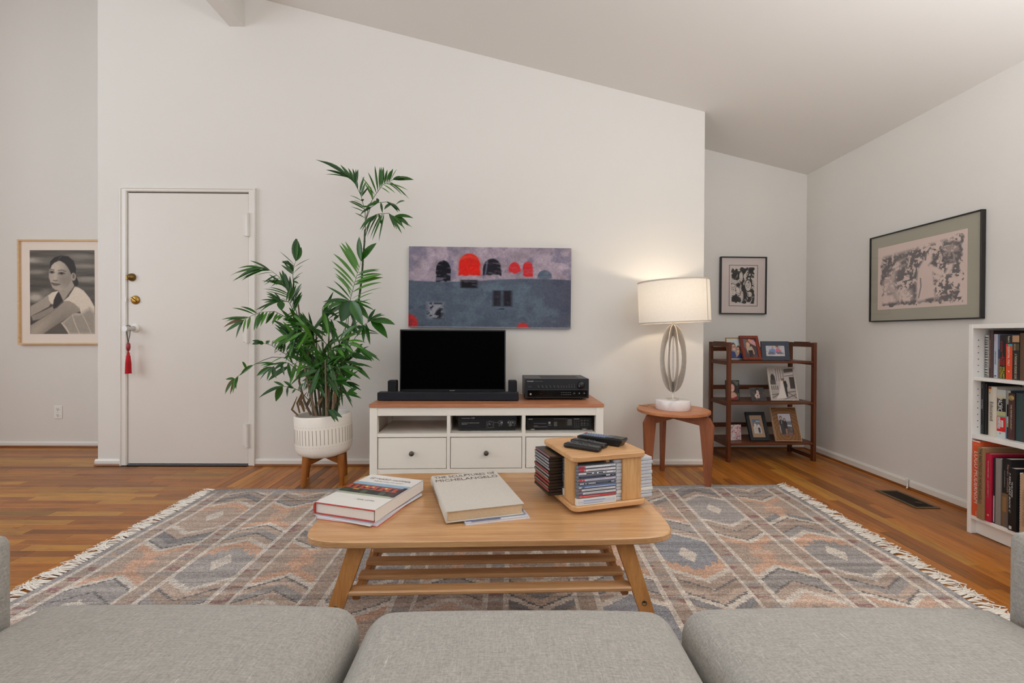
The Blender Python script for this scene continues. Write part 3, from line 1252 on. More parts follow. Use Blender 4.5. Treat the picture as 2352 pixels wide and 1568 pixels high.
mb = MB()
mb.prism(table_outline(), TZ - 0.020, TZ, 0.003)
mb.build('tabletop', M_BAMBOO, ct)


def splay_leg(sx, sy):
    """tapering board leg: wide under the top, narrower at the foot"""
    b = MB()
    zt, zb = TZ - 0.020, 0.001
    xt, xb = 0.384 * sx, 0.511 * sx
    yt, yb = 0.262 * sy, 0.300 * sy
    wt, wb, th = 0.050, 0.034, 0.030
    v = []
    for z, xc, yc, w in ((zb, xb, yb, wb), (zt, xt, yt, wt)):
        for dx, dy in ((-w / 2, -th / 2), (w / 2, -th / 2), (w / 2, th / 2), (-w / 2, th / 2)):
            v.append((xc + dx, yc + dy, z))
    b.convex(v, [(0, 1, 2, 3), (4, 5, 6, 7), (0, 1, 5, 4), (1, 2, 6, 5), (2, 3, 7, 6), (3, 0, 4, 7)])
    return b


def leg_at(sx, sy, z):
    k = (z - 0.001) / (TZ - 0.021)
    return (0.511 + (0.384 - 0.511) * k) * sx, (0.300 + (0.262 - 0.300) * k) * sy


for sx in (-1, 1):
    for sy in (-1, 1):
        lg = splay_leg(sx, sy).build('leg', M_BAMBOOZ, ct)
        bb = MB()
        x, y = leg_at(sx, sy, 0.216)
        Ms = Matrix.Translation((x, y - 0.0145 * (1 if sy < 0 else -1), 0.216)) @ Matrix.Rotation(PI / 2 * (1 if sy < 0 else -1), 4, 'X')
        bb.lathe([(0.0075, 0.0), (0.0075, 0.0022), (0.0058, 0.0022), (0.0055, 0.0005), (0.0, 0.0005)], 16, M=Ms)
        bb.build('bolt', M_PEWTER, lg)
SZ = 0.262 - RUG_Z
for sx in (-1, 1):
    b_ = MB()
    xa, ya = leg_at(sx, -1, SZ)
    b_.box(xa - 0.035 * sx - 0.011, xa - 0.035 * sx + 0.011, -ya * -1 + 0.012, -ya - 0.012, SZ - 0.034, SZ - 0.004, 0.004)
    b_.build('side_rail', M_BAMBOOY, ct)
for i in range(7):
    y = -0.272 + i * 0.0845
    b_ = MB()
    xa = leg_at(1, -1, SZ)[0] - 0.022
    b_.box(-xa, xa, y - 0.021, y + 0.021, SZ - 0.006, SZ + 0.008, 0.004)
    b_.build('slat', M_BAMBOO, ct)
for sy in (-1, 1):
    b_ = MB()
    b_.box(-0.42, 0.42, 0.235 * sy - 0.009, 0.235 * sy + 0.009, TZ - 0.05, TZ - 0.0195, 0.003)
    b_.build('apron', M_BAMBOO, ct)

# ================================================================== TV BENCH
M_TOPW = wood('bench_top_pine', (158, 98, 66), (198, 136, 98), 0, 0.42, 6.0, 16.0)
BW, BD, BZ = 1.470, 0.48, 0.560
tb = thing('tv_bench', 'cream TV bench with brown wooden top, three open bays above three drawers', 'tv bench', (-0.1235, 3.085, 0.0), math.radians(1.75))
hw, hd = BW / 2, BD / 2
mb = MB()
n = 5
for i in range(n):      # glued boards
    y0 = -hd + BD * i / n
    mb.box(-hw, hw, y0, y0 + BD / n, BZ - 0.021, BZ, 0.0012)
mb.build('top', M_TOPW, tb)
for sx in (-1, 1):
    for sy in (-1, 1):
        mb = MB()
        x, y = (hw - 0.026) * sx, (hd - 0.030) * sy
        mb.box(x - 0.0235, x + 0.0235, y - 0.0225, y + 0.0225, 0.0096 if sy < 0 else 0.0, BZ - 0.021, 0.0015)
        mb.build('post', M_BENCH, tb)
    mb = MB()
    mb.box(sx * (hw - 0.012) - 0.009, sx * (hw - 0.012) + 0.009, -hd + 0.05, hd - 0.05, 0.085, BZ - 0.021)
    mb.build('side_panel', M_BENCH, tb)
mb = MB()
mb.box(-hw + 0.0495, hw - 0.0495, -hd + 0.012, -hd + 0.034, BZ - 0.074, BZ - 0.021, 0.001)
mb.build('top_rail', M_BENCH, tb)
mb = MB()
mb.box(-hw + 0.0495, hw - 0.0495, -hd + 0.013, -hd + 0.035, 0.085, 0.152, 0.001)
mb.build('bottom_rail', M_BENCH, tb)
DIV = (-0.245, 0.2275)
for x in DIV:
    mb = MB()
    mb.box(x - 0.0105, x + 0.0105, -hd + 0.014, hd - 0.03, 0.152, BZ - 0.074, 0.001)
    mb.build('divider', M_BENCH, tb)
bays = [(-hw + 0.0495, DIV[0] - 0.0105), (DIV[0] + 0.0105, DIV[1] - 0.0105), (DIV[1] + 0.0105, hw - 0.0495)]
for x0, x1 in bays:
    mb = MB()
    mb.box(x0, x1, -hd + 0.010, hd - 0.03, 0.353, 0.375, 0.001)
    mb.build('shelf', M_BENCH, tb)
    mb = MB()
    mb.box(x0 + 0.004, x1 - 0.003, -hd + 0.014, -hd + 0.034, 0.156, 0.3475, 0.0012)
    dr = mb.build('drawer', M_BENCH, tb)
    mb = MB()
    xc = (x0 + x1) / 2
    mb.lathe([(0.0, -0.036), (0.011, -0.034), (0.0155, -0.028), (0.0155, -0.022), (0.009, -0.015), (0.0065, -0.008), (0.0085, 0.0)], 20,
             M=Matrix.Translation((xc, -hd + 0.014, 0.255)) @ RX)
    mb.build('knob', M_PEWTER, dr)
mb = MB()
mb.box(-hw + 0.03, hw - 0.03, hd - 0.03, hd - 0.022, 0.085, BZ - 0.021)
mb.build('back_panel', M_BENCH, tb)

BENCH_R = Matrix.Translation((-0.1235, 3.085, 0.0)) @ Matrix.Rotation(math.radians(1.75), 4, 'Z')


def on_bench(x, y, z):
    return BENCH_R @ Vector((x, y, z))


# television
tv = thing('television', 'flat black television with blank screen standing on the wooden bench top', 'television', on_bench(-0.2485, 0.115, BZ), math.radians(1.0))
W_, Zb, Zt = 0.737, 0.032, 0.4675
mb = MB()
mb.box(-W_ / 2, W_ / 2, -0.012, 0.016, Zb, Zt, 0.004)
mb.box(-0.24, 0.24, 0.012, 0.05, Zb + 0.03, 0.30, 0.01)
mb.build('casing', M_BLACK, tv)
mb = MB()
mb.box(-W_ / 2 + 0.009, W_ / 2 - 0.009, -0.0135, -0.010, Zb + 0.020, Zt - 0.009, 0.0005)
mb.build('screen', mat('blank_screen', (1, 1, 1), 0.7, var=0.0, spec=0.03), tv)
lettering('maker_name', 'SHARP', M_WHITEINK, tv, frameM((-0.003, -0.0125, Zb + 0.0105), (1, 0, 0), (0, 0, 1)), fit=0.036, fith=0.0052)
for sx in (-1, 1):
    mb = MB()
    mb.prism([(sx * 0.24 - 0.012, -0.09), (sx * 0.24 + 0.012, -0.09), (sx * 0.24 + 0.012, 0.09), (sx * 0.24 - 0.012, 0.09)], 0.0, 0.008, 0.002)
    mb.box(sx * 0.24 - 0.008, sx * 0.24 + 0.008, -0.006, 0.010, 0.006, Zb + 0.004, 0.002)
    mb.build('foot', M_BLACK, tv)

# soundbar
sb = thing('soundbar', 'long black soundbar lying in front of the television', 'soundbar', on_bench(-0.259, -0.07, BZ), math.radians(0.6))
mb = MB()
mb.box(-0.461, 0.461, -0.036, 0.036, 0.004, 0.055, 0.004)
mb.build('casing', mat('navy_black_plastic', (22, 25, 33), 0.5, var=0.1, scale=60), sb)
mb = MB()
mb.box(-0.455, 0.455, -0.0385, -0.035, 0.006, 0.052, 0.0015)
mb.build('grille', mat('speaker_cloth', (20, 24, 34), 0.85, var=0.35, scale=420), sb)
mb = MB()
for sx in (-0.4, 0.4):
    mb.box(sx - 0.03, sx + 0.03, -0.02, 0.02, 0.0, 0.005)
mb.build('rubber_foot', M_BLACKM, sb)

# two small speakers behind the soundbar
for x, lab in ((-0.648, 'small black speaker standing left of the television'), (0.1665, 'small black speaker standing between television and receiver')):
    s_ = thing('speaker', lab, 'speaker', on_bench(x, 0.035, BZ), math.radians(2.0), 'small surround speakers')
    mb = MB()
    mb.box(-0.029, 0.029, -0.03, 0.04, 0.0, 0.122, 0.006)
    mb.build('casing', M_BLACKM, s_)
    mb = MB()
    mb.box(-0.026, 0.026, -0.033, -0.029, 0.005, 0.117, 0.0015)
    mb.build('grille', mat('speaker_mesh', (16, 18, 23), 0.8, var=0.4, scale=300), s_)

# receiver
M_ANTHR = mat('anthracite_metal', (60, 60, 66), 0.4, 0.5, var=0.06, scale=20)
M_FACE = mat('receiver_face', (22, 24, 29), 0.42, 0.2, var=0.05, scale=30)
rv = thing('receiver', 'black stereo receiver with a large volume knob on the bench top', 'receiver', on_bench(0.4585, 0.065, BZ), math.radians(1.6))
RWd = 0.428
mb = MB()
mb.box(-RWd / 2, RWd / 2, -0.124, 0.15, 0.012, 0.142, 0.002)
mb.build('casing', M_ANTHR, rv)
mb = MB()
mb.box(-RWd / 2 - 0.001, RWd / 2 + 0.001, -0.136, -0.124, 0.012, 0.1425, 0.002)
fp = mb.build('front_panel', M_FACE, rv)
FY = -0.136
mb = MB()
mb.box(-0.10, 0.158, -0.08, 0.08, 0.1418, 0.1426)
mb.build('vent_panel', mat('vent_slots', (26, 27, 30), 0.5, 0.4, var=0.5, scale=160), rv)
mb = MB()
mb.box(-0.196, 0.206, FY - 0.003, FY, 0.020, 0.071, 0.001)
mb.build('lower_flap', M_GLOSSB, fp)
mb = MB()
mb.box(-0.196, 0.206, FY - 0.0036, FY, 0.0665, 0.0708, 0.0006)
mb.build('flap_edge', mat('smoke_edge', (58, 62, 74), 0.3, 0.3), fp)
mb = MB()
mb.lathe([(0.0, -0.026), (0.0195, -0.025), (0.0225, -0.021), (0.0235, 0.0)], 36, M=Matrix.Translation((0.160, FY, 0.103)) @ RX)
vk = mb.build('volume_knob', M_BLACK, fp)
mb = MB()
mb.lathe([(0.0285, -0.0015), (0.0285, 0.0)], 36, M=Matrix.Translation((0.160, FY - 0.0002, 0.103)) @ RX)
mb.build('knob_recess', M_BLACKM, fp)
mb = MB()
mb.box(-0.0012, 0.0012, -0.0265, -0.0245, -0.003, 0.003, M=Matrix.Translation((0.144, FY, 0.096)))
mb.build('pointer', M_WHITEINK, vk)
mb = MB()
for k in range(6):
    mb.lathe([(0.0, -0.007), (0.0042, -0.0065), (0.0048, 0.0)], 12, M=Matrix.Translation((-0.124 + 0.0262 * k, FY, 0.0865)) @ RX)
mb.build('selector_button', M_BLACK, fp)
mb = MB()
for k in range(6):
    mb.box(-0.1215 + 0.0262 * k, -0.1185 + 0.0262 * k, FY - 0.0078, FY - 0.0062, 0.0855, 0.0885)
    mb.box(-0.1285 + 0.0262 * k, -0.1205 + 0.0262 * k, FY - 0.0006, FY, 0.0945, 0.0957)
for k in range(6):
    mb.box(0.0285 + 0.0176 * k, 0.0305 + 0.0176 * k, FY - 0.003, FY, 0.0855, 0.0890)
    mb.box(0.0265 + 0.0176 * k, 0.0325 + 0.0176 * k, FY - 0.0006, FY, 0.0935, 0.0945)
for k in range(3):
    mb.box(0.0810 + 0.0176 * k, 0.0830 + 0.0176 * k, FY - 0.003, FY, 0.1025, 0.1045)
for k in range(5):
    mb.box(0.028 + 0.0145 * k, 0.036 + 0.0145 * k, FY - 0.0036, FY - 0.0028, 0.0500, 0.0515)
    mb.box(0.028 + 0.0145 * k, 0.036 + 0.0145 * k, FY - 0.0036, FY - 0.0028, 0.0370, 0.0385)
mb.box(-0.1085, -0.1065, FY - 0.004, FY - 0.0028, 0.0415, 0.0435)
mb.build('indicator', mat('silver_marks', (150, 152, 160), 0.5), fp)
mb = MB()
mb.box(-0.193, -0.170, FY - 0.004, FY, 0.083, 0.0945, 0.002)
mb.build('power_button', M_ANTHR, fp)
mb = MB()
mb.lathe([(0.0035, -0.004), (0.0062, -0.0045), (0.0065, 0.0)], 16, M=Matrix.Translation((-0.176, FY - 0.003, 0.040)) @ RX)
mb.build('headphone_jack', M_STEEL, fp)
for k in range(3):
    mb = MB()
    mb.lathe([(0.0, -0.012), (0.0068, -0.011), (0.0078, 0.0)], 16, M=Matrix.Translation((0.115 + 0.0325 * k, FY - 0.003, 0.0445)) @ RX)
    kk = mb.build('tone_knob', M_BLACK, fp)
    mb = MB()
    mb.box(-0.0008, 0.0008, -0.0128, -0.0110, 0.001, 0.0055, M=Matrix.Translation((0.1165 + 0.0325 * k, FY - 0.003, 0.0445)))
    mb.build('pointer_mark', M_WHITEINK, kk)
lettering('maker_name', 'PIONEER', M_WHITEINK, fp, frameM((-0.177, FY - 0.0005, 0.1255), (1, 0, 0), (0, 0, 1)), fit=0.042, fith=0.0055)
lettering('model_lettering', 'STEREO RECEIVER', M_GREYINK, fp, frameM((-0.122, FY - 0.0005, 0.1255), (1, 0, 0), (0, 0, 1)), fit=0.052, fith=0.0028)
mb = MB()
for sx in (-0.155, 0.165):
    for sy in (-0.10, 0.12):
        mb.lathe([(0.013, 0.0), (0.014, 0.003), (0.014, 0.0125)], 16, (sx, sy, 0))
mb.build('foot', M_BLACK, rv)

# black component in the middle bay
eq = thing('audio_box', 'wide black audio box with three small knobs in the middle bay of the bench', 'audio box', on_bench(-0.005, -0.04, 0.375), math.radians(2.4))
mb = MB()
mb.box(-0.180, 0.180, -0.105, 0.10, 0.004, 0.096, 0.0015)
mb.build('casing', M_BLACKM, eq)
mb = MB()
mb.box(-0.189, 0.189, -0.118, -0.105, 0.022, 0.098, 0.001)
mb.box(-0.181, 0.181, -0.113, -0.105, 0.004, 0.022, 0.001)
fe = mb.build('front_panel', mat('satin_black_panel', (17, 18, 22), 0.45, var=0.08), eq)
mb = MB()
mb.box(-0.189, 0.189, -0.1183, -0.1178, 0.0672, 0.0680)
mb.build('panel_groove', M_ANTHR, fe)
EY = -0.118
RX = Matrix.Rotation(-PI / 2, 4, 'X')
lettering('panel_lettering', 'THE BASS DIGITAL', M_WHITEINK, fe, frameM((-0.137, EY - 0.0004, 0.0825), (1, 0, 0), (0, 0, 1)), fit=0.056, fith=0.0042)
lettering('panel_lettering', 'KGB', M_WHITEINK, fe, frameM((-0.092, EY - 0.0004, 0.0840), (1, 0, 0), (0, 0, 1)), fit=0.021, fith=0.0072, shear=0.2)
lettering('panel_lettering', 'ELECTRONICALLY OPERATED PROCESSOR', M_WHITEINK, fe, frameM((-0.108, EY - 0.0004, 0.0520), (1, 0, 0), (0, 0, 1)), fit=0.113, fith=0.0036)
lettering('panel_lettering', 'MODEL PS-16', M_WHITEINK, fe, frameM((-0.147, EY - 0.0004, 0.0438), (1, 0, 0), (0, 0, 1)), fit=0.036, fith=0.0036)
mb = MB()


def outline(mb, x0, x1, z0, z1, w=0.0013):
    for a in ((x0, x1, z0, z0 + w), (x0, x1, z1 - w, z1), (x0, x0 + w, z0, z1), (x1 - w, x1, z0, z1)):
        mb.box(a[0], a[1], EY - 0.0006, EY, a[2], a[3])


outline(mb, -0.004, 0.042, 0.021, 0.060)
outline(mb, 0.070, 0.100, 0.0475, 0.060)
outline(mb, 0.130, 0.183, 0.048, 0.060)
mb.box(0.042, 0.070, EY - 0.0006, EY, 0.0530, 0.0542)
mb.box(0.086, 0.099, EY - 0.0007, EY, 0.0480, 0.0595)
mb.box(0.176, 0.1775, EY - 0.0006, EY, 0.034, 0.048)
mb.box(0.163, 0.1775, EY - 0.0006, EY, 0.034, 0.0352)
for x in (0.137, 0.151, 0.165):
    mb.lathe([(0.0032, -0.0006), (0.0046, -0.0006), (0.0046, 0)], 12, M=Matrix.Translation((x, EY, 0.054)) @ RX)
mb.build('panel_marks', M_GREYINK, fe)
for x, z, r_, m_ in ((0.0185, 0.0405, 0.0165, M_BLACK), (0.0865, 0.0365, 0.0102, M_BLACK), (0.149, 0.0365, 0.0102, M_PEWTER)):
    mb = MB()
    mb.lathe([(r_ + 0.0012, -0.001), (r_ + 0.0012, 0.0)], 24, M=Matrix.Translation((x, EY, z)) @ RX)
    mb.build('dial_ring', M_GREYINK, fe)
    mb = MB()
    mb.lathe([(0, -0.018), (r_ * 0.85, -0.0175), (r_ * 0.95, -0.012), (r_, -0.001), (r_, 0.0)], 24, M=Matrix.Translation((x, EY, z)) @ RX)
    kk = mb.build('dial_knob', m_, fe)
    mb = MB()
    mb.box(-0.0008, 0.0008, -0.0188, -0.0176, r_ * 0.3, r_ * 0.85, M=Matrix.Translation((x, EY, z)) @ Matrix.Rotation(-0.5 if r_ > 0.015 else 0.3, 4, 'Y'))
    mb.build('pointer_mark', M_WHITEINK, kk)
for x, w_, t_ in ((0.018, 0.016, 'BASS'), (0.086, 0.026, 'OPERATE'), (0.153, 0.034, 'PROGRAM')):
    lettering('panel_lettering', t_, M_GREYINK, fe, frameM((x, EY - 0.0004, 0.0655), (1, 0, 0), (0, 0, 1)), fit=w_, fith=0.0026)
mb = MB()
for sx in (-0.15, 0.15):
    for sy in (-0.08, 0.08):
        mb.lathe([(0.012, 0.0), (0.012, 0.0045)], 12, (sx, sy, 0))
mb.build('foot', M_BLACKM, eq)

# CD player in the right bay
cd = thing('cd_player', 'slim charcoal disc player with keypad in the right bay of the bench', 'cd player', on_bench(0.4610, -0.045, 0.375), math.radians(1.75))
M_CHAR = mat('charcoal_metal', (46, 46, 45), 0.45, 0.4, var=0.08, scale=40)
mb = MB()
mb.box(-0.212, 0.212, -0.10, 0.14, 0.012, 0.084, 0.002)
mb.build('casing', M_CHAR, cd)
mb = MB()
mb.box(-0.213, 0.213, -0.114, -0.100, 0.013, 0.086, 0.003)
fc = mb.build('front_panel', mat('charcoal_panel', (34, 34, 34), 0.4, 0.3, var=0.06), cd)
CY_ = -0.114
lettering('maker_name', 'AKAI', M_WHITEINK, fc, frameM((-0.186, CY_ - 0.0005, 0.0755), (1, 0, 0), (0, 0, 1)), fit=0.026, fith=0.0062)
mb = MB()
mb.box(-0.196, -0.046, CY_ - 0.002, CY_, 0.038, 0.0685, 0.0008)
mb.build('disc_tray', mat('tray_black', (17, 19, 24), 0.35), fc)
mb = MB()
mb.box(-0.040, 0.090, CY_ - 0.0015, CY_, 0.024, 0.081, 0.0006)
mb.build('display_bezel', M_BLACK, fc)
mb = MB()
mb.box(-0.011, 0.040, CY_ - 0.0024, CY_ - 0.0012, 0.029, 0.067)
mb.build('display_window', mat('display_glass', (42, 36, 30), 0.15, var=0.2, scale=30), fc)
for a in ((-0.034, -0.013, 0.029, 0.058), (0.053, 0.083, 0.034, 0.076)):
    mb = MB()
    mb.box(a[0], a[1], CY_ - 0.0026, CY_, a[2], a[3], 0.0006)
    mb.build('label_plate', mat('plate_grey', (84, 82, 76), 0.5, var=0.2, scale=200), fc)
for k in range(12):
    mb = MB()
    x, z = 0.101 + (k % 3) * 0.0128, 0.061 - (k // 3) * 0.0122
    mb.box(x - 0.0046, x + 0.0046, CY_ - 0.003, CY_, z - 0.0036, z + 0.0036, 0.0008)
    mb.build('number_key', M_CHAR, fc)
mb = MB()
mb.box(0.096, 0.132, CY_ - 0.0006, CY_, 0.0735, 0.0772)
for k in range(12):
    x, z = 0.101 + (k % 3) * 0.0128, 0.061 - (k // 3) * 0.0122
    mb.box(x - 0.0016, x + 0.0016, CY_ - 0.0036, CY_ - 0.0028, z - 0.001, z + 0.001)
for x0, x1, z in ((-0.166, -0.084, 0.0475), (-0.166, -0.138, 0.0325), (-0.166, -0.078, 0.0262), (-0.072, -0.050, 0.0362), (0.060, 0.080, 0.0700), (-0.036, 0.052, 0.0770)):
    mb.box(x0, x1, CY_ - 0.0030, CY_, z - 0.0007, z + 0.0007)
for x in (0.147, 0.166, 0.186):
    for z in (0.066, 0.0485, 0.036):
        mb.box(x - 0.005, x + 0.005, CY_ - 0.0040, CY_ - 0.0028, z - 0.0006, z + 0.0006)
mb.lathe([(0.0062, -0.0026), (0.0078, -0.0026), (0.0078, 0)], 18, M=Matrix.Translation((-0.063, CY_, 0.0515)) @ RX)
mb.build('key_marks', M_GREYINK, fc)
for x0, x1, z0, z1 in ((0.137, 0.158, 0.056, 0.0785), (0.160, 0.183, 0.056, 0.0785), (0.185, 0.205, 0.056, 0.0785), (0.137, 0.158, 0.031, 0.0535), (0.160, 0.1710, 0.031, 0.0535), (0.1725, 0.183, 0.031, 0.0535), (0.185, 0.205, 0.031, 0.0535)):
    mb = MB()
    mb.box(x0, x1, CY_ - 0.003, CY_, z0, z1, 0.001)
    mb.build('function_key', M_CHAR, fc)
mb = MB()
mb.box(-0.196, -0.178, CY_ - 0.003, CY_, 0.024, 0.0355, 0.001)
mb.build('power_button', M_BLACK, fc)
for sx in (-0.172, 0.172):
    for sy in (-0.085, 0.11):
        mb = MB()
        mb.lathe([(0.014, 0.0), (0.021, 0.003), (0.022, 0.007), (0.019, 0.0125)], 20, (sx, sy, 0))
        mb.build('foot', M_STEEL, cd)

# ================================================================== SIDE TABLE AND LAMP
M_CHERRY = wood('cherry', (164, 98, 58), (204, 138, 92), 0, 0.38, 6.0, 12.0)
M_CHERRYZ = wood('cherry_upright', (120, 64, 36), (160, 94, 58), 2, 0.42, 6.0, 12.0)
ST = (1.146, 3.112)
st = thing('side_table', 'round reddish-brown wooden side table with three tapered legs under the lamp', 'side table', (ST[0], ST[1], 0))
mb = MB()
circ = [(0.24 * math.cos(2 * PI * k / 64), 0.24 * math.sin(2 * PI * k / 64)) for k in range(64)]
mb.prism(circ, 0.470, 0.490, 0.003)
mb.build('tabletop', M_CHERRY, st)
for fx, fy in ((0.955, 3.058), (1.325, 2.955), (1.150, 3.338)):
    d = Vector((fx - ST[0], fy - ST[1], 0))
    R_ = d.length
    a = math.atan2(d.y, d.x)
    Ml = Matrix.Rotation(a, 4, 'Z') @ Matrix.Rotation(PI / 2, 4, 'X')
    poly = [(R_ - 0.020, 0.0005), (R_ + 0.014, 0.0005), (R_ + 0.032, 0.405), (R_ + 0.004, 0.455), (R_ - 0.050, 0.4695), (R_ - 0.072, 0.4695), (R_ - 0.058, 0.40)]
    z0 = 0.0005 if fy > 3.1 else 0.009
    poly[0], poly[1] = (R_ - 0.020, z0), (R_ + 0.014, z0)
    mb = MB()
    mb.prism(poly, -0.0125, 0.0125, 0.002, M=Ml)
    mb.build('leg', M_CHERRYZ, st)
    mb = MB()
    mb.prism([(0.0, 0.425), (R_ - 0.052, 0.400), (R_ - 0.052, 0.4695), (0.0, 0.4695)], -0.0115, 0.0115, 0.0, M=Ml)
    mb.build('apron_arm', M_CHERRYZ, st)

LZ = 0.490
lamp = thing('table_lamp', 'lit table lamp with white drum shade, silver ribbed body and marble base', 'lamp', (1.144, 3.112, LZ))


def marble():
    m, nt, b = newmat('white_marble')
    v = texco(nt)
    n1 = noise_tex(nt, v, 9.0, 6, 0.65)
    w = nt.nodes.new('ShaderNodeTexWave')
    w.inputs['Scale'].default_value = 1.6
    w.inputs['Distortion'].default_value = 14.0
    w.inputs['Detail'].default_value = 4.0
    nt.links.new(v, w.inputs['Vector'])
    c = ramp(nt, w.outputs['Fac'], [(0.0, lin((208, 204, 207))), (0.05, lin((230, 226, 225))), (0.1, lin((238, 233, 230)))])
    c = mixcol(nt, 0.6, c, ramp(nt, n1, [(0.35, lin((214, 208, 208))), (0.6, lin((240, 236, 232)))]))
    nt.links.new(c, b.inputs['Base Color'])
    b.inputs['Roughness'].default_value = 0.22
    return m


mb = MB()
mb.lathe([(0.0, 0.0), (0.1135, 0.0), (0.1155, 0.002), (0.1155, 0.060), (0.1130, 0.0635), (0.0, 0.0635)], 64)
mb.build('base', marble(), lamp)
M_SILVER = mat('antique_silver', (206, 198, 188), 0.38, 0.55, var=0.14, scale=60)
mb = MB()
mb.lathe([(0.0, 0.0635), (0.038, 0.0635), (0.040, 0.067), (0.038, 0.071), (0.008, 0.073), (0.0065, 0.080), (0.0065, 0.13), (0.0, 0.13)], 32)
mb.build('foot_collar', M_SILVER, lamp)
# eight crescent fins around a thin rod
EC, EH, EA = 0.347, 0.232, 0.091
mb = MB()
mb.tube([(0, 0, 0.12), (0, 0, EC + 0.17)], 0.0058, 12)
mb.build('centre_rod', M_SILVER, lamp)
for k in range(8):
    a = math.radians(-87 + 45 * k)
    outer, inner = [], []
    n = 30
    for i in range(n + 1):
        th = -PI / 2 + PI * i / n
        outer.append((max(0.0045, EA * math.cos(th) ** 0.92 if math.cos(th) > 0 else 0), EC + EH * math.sin(th)))
    hi, ai = 0.160, 0.062
    for i in range(n + 1):
        th = PI / 2 - PI * i / n
        inner.append((max(0.0045, ai * math.cos(th) if math.cos(th) > 0 else 0), EC - 0.002 + hi * math.sin(th)))
    b_ = MB()
    Mf = Matrix.Rotation(a, 4, 'Z') @ Matrix.Rotation(PI / 2, 4, 'X')
    v, f = [], []
    hw_ = 0.0026
    for (xo, zo), (xi, zi) in zip(outer, reversed(inner)):
        for s_ in (-1, 1):
            v.append((xo, zo, s_ * hw_))
            v.append((xi, zi, s_ * hw_))
    for i in range(n):
        o0, o1 = 4 * i, 4 * (i + 1)
        f += [(o0, o1, o1 + 1, o0 + 1), (o0 + 3, o1 + 3, o1 + 2, o0 + 2), (o0 + 2, o1 + 2, o1, o0), (o0 + 1, o1 + 1, o1 + 3, o0 + 3)]
    b_.add(v, f, False, M=Mf)
    b_.build('fin', M_SILVER, lamp)
mb = MB()
mb.tube([(0, 0, EC + 0.16), (0, 0, EC + 0.30), (0, 0, 0.70)], [0.0075, 0.0085, 0.008], 16)
mb.build('neck', M_SILVER, lamp)
mb = MB()
mb.lathe([(0.0, 0.690), (0.017, 0.692), (0.018, 0.730), (0.0, 0.732)], 20)
mb.build('socket', M_BRASS, lamp)


def shade_mat():
    m = bpy.data.materials.new('lampshade_linen')
    m.use_nodes = True
    nt = m.node_tree
    nt.nodes.clear()
    o = nt.nodes.new('ShaderNodeOutputMaterial')
    v = texco(nt, (260, 260, 60))
    f = noise_tex(nt, v, 1.0, 3)
    c = mixcol(nt, f, lin((222, 217, 208)), lin((240, 236, 229)))
    d = nt.nodes.new('ShaderNodeBsdfDiffuse')
    t = nt.nodes.new('ShaderNodeBsdfTranslucent')
    nt.links.new(c, d.inputs['Color'])
    nt.links.new(c, t.inputs['Color'])
    mx = nt.nodes.new('ShaderNodeMixShader')
    mx.inputs[0].default_value = 0.20
    nt.links.new(d.outputs[0], mx.inputs[1])
    nt.links.new(t.outputs[0], mx.inputs[2])
    nt.links.new(mx.outputs[0], o.inputs['Surface'])
    return m


TILT = Matrix.Translation((0.0, 0, 0.735)) @ Matrix.Rotation(math.radians(-2.6), 4, 'Y') @ Matrix.Translation((0.0, 0, -0.735))
SH0, SH1, SR = 0.595, 0.872, 0.2335
mb = MB()
n = 72
v, f = [], []
for r_ in (SR,):
    for z in (SH0, SH1):
        for k in range(n):
            v.append((r_ * math.cos(2 * PI * k / n), r_ * math.sin(2 * PI * k / n), z))
for k in range(n):
    f.append((k, (k + 1) % n, n + (k + 1) % n, n + k))
mb.add(v, f, True, M=TILT)
shade = mb.build('shade', shade_mat(), lamp)
M_BIND = mat('shade_binding', (206, 196, 182), 0.8, var=0.04)
for z in (SH0, SH1):
    mb = MB()
    ring_ = [(SR + 0.0005, z - 0.005), (SR + 0.0016, z - 0.005), (SR + 0.0016, z + 0.005), (SR - 0.0016, z + 0.005), (SR - 0.0016, z - 0.005), (SR + 0.0005, z - 0.005)]
    for i in range(len(ring_) - 1):
        (r0, z0), (r1, z1) = ring_[i], ring_[i + 1]
        vv = [(r0 * math.cos(2 * PI * k / n), r0 * math.sin(2 * PI * k / n), z0) for k in range(n)] + [(r1 * math.cos(2 * PI * k / n), r1 * math.sin(2 * PI * k / n), z1) for k in range(n)]
        mb.add(vv, [(k, (k + 1) % n, n + (k + 1) % n, n + k) for k in range(n)], True, M=TILT)
    mb.build('binding', M_BIND, shade)
mb = MB()
a = math.radians(-48)
mb.box(SR - 0.001, SR + 0.0012, -0.0035, 0.0035, SH0 + 0.005, SH1 - 0.005, M=TILT @ Matrix.Rotation(a, 4, 'Z'))
mb.build('seam', M_BIND, shade)
mb = MB()
for k in range(3):
    a = 2 * PI * k / 3 + 0.4
    mb.tube([(0.012 * math.cos(a), 0.012 * math.sin(a), 0.80), (0.232 * math.cos(a), 0.232 * math.sin(a), 0.855)], 0.0018, 6, M=TILT)
mb.tube([(0, 0, 0.73), (0.045, 0, 0.735), (0.05, 0, 0.79), (0, 0, 0.803)], 0.002, 6)
mb.tube([(0, 0, 0.73), (-0.045, 0, 0.735), (-0.05, 0, 0.79), (0, 0, 0.803)], 0.002, 6)
mb.build('spider', M_BRASS, shade)


def bulb_mat():
    m, nt, b = newmat('lit_bulb')
    b.inputs['Base Color'].default_value = (1, 0.9, 0.75, 1)
    b.inputs['Emission Color'].default_value = (1.0, 0.82, 0.62, 1)
    b.inputs['Emission Strength'].default_value = 130.0
    return m


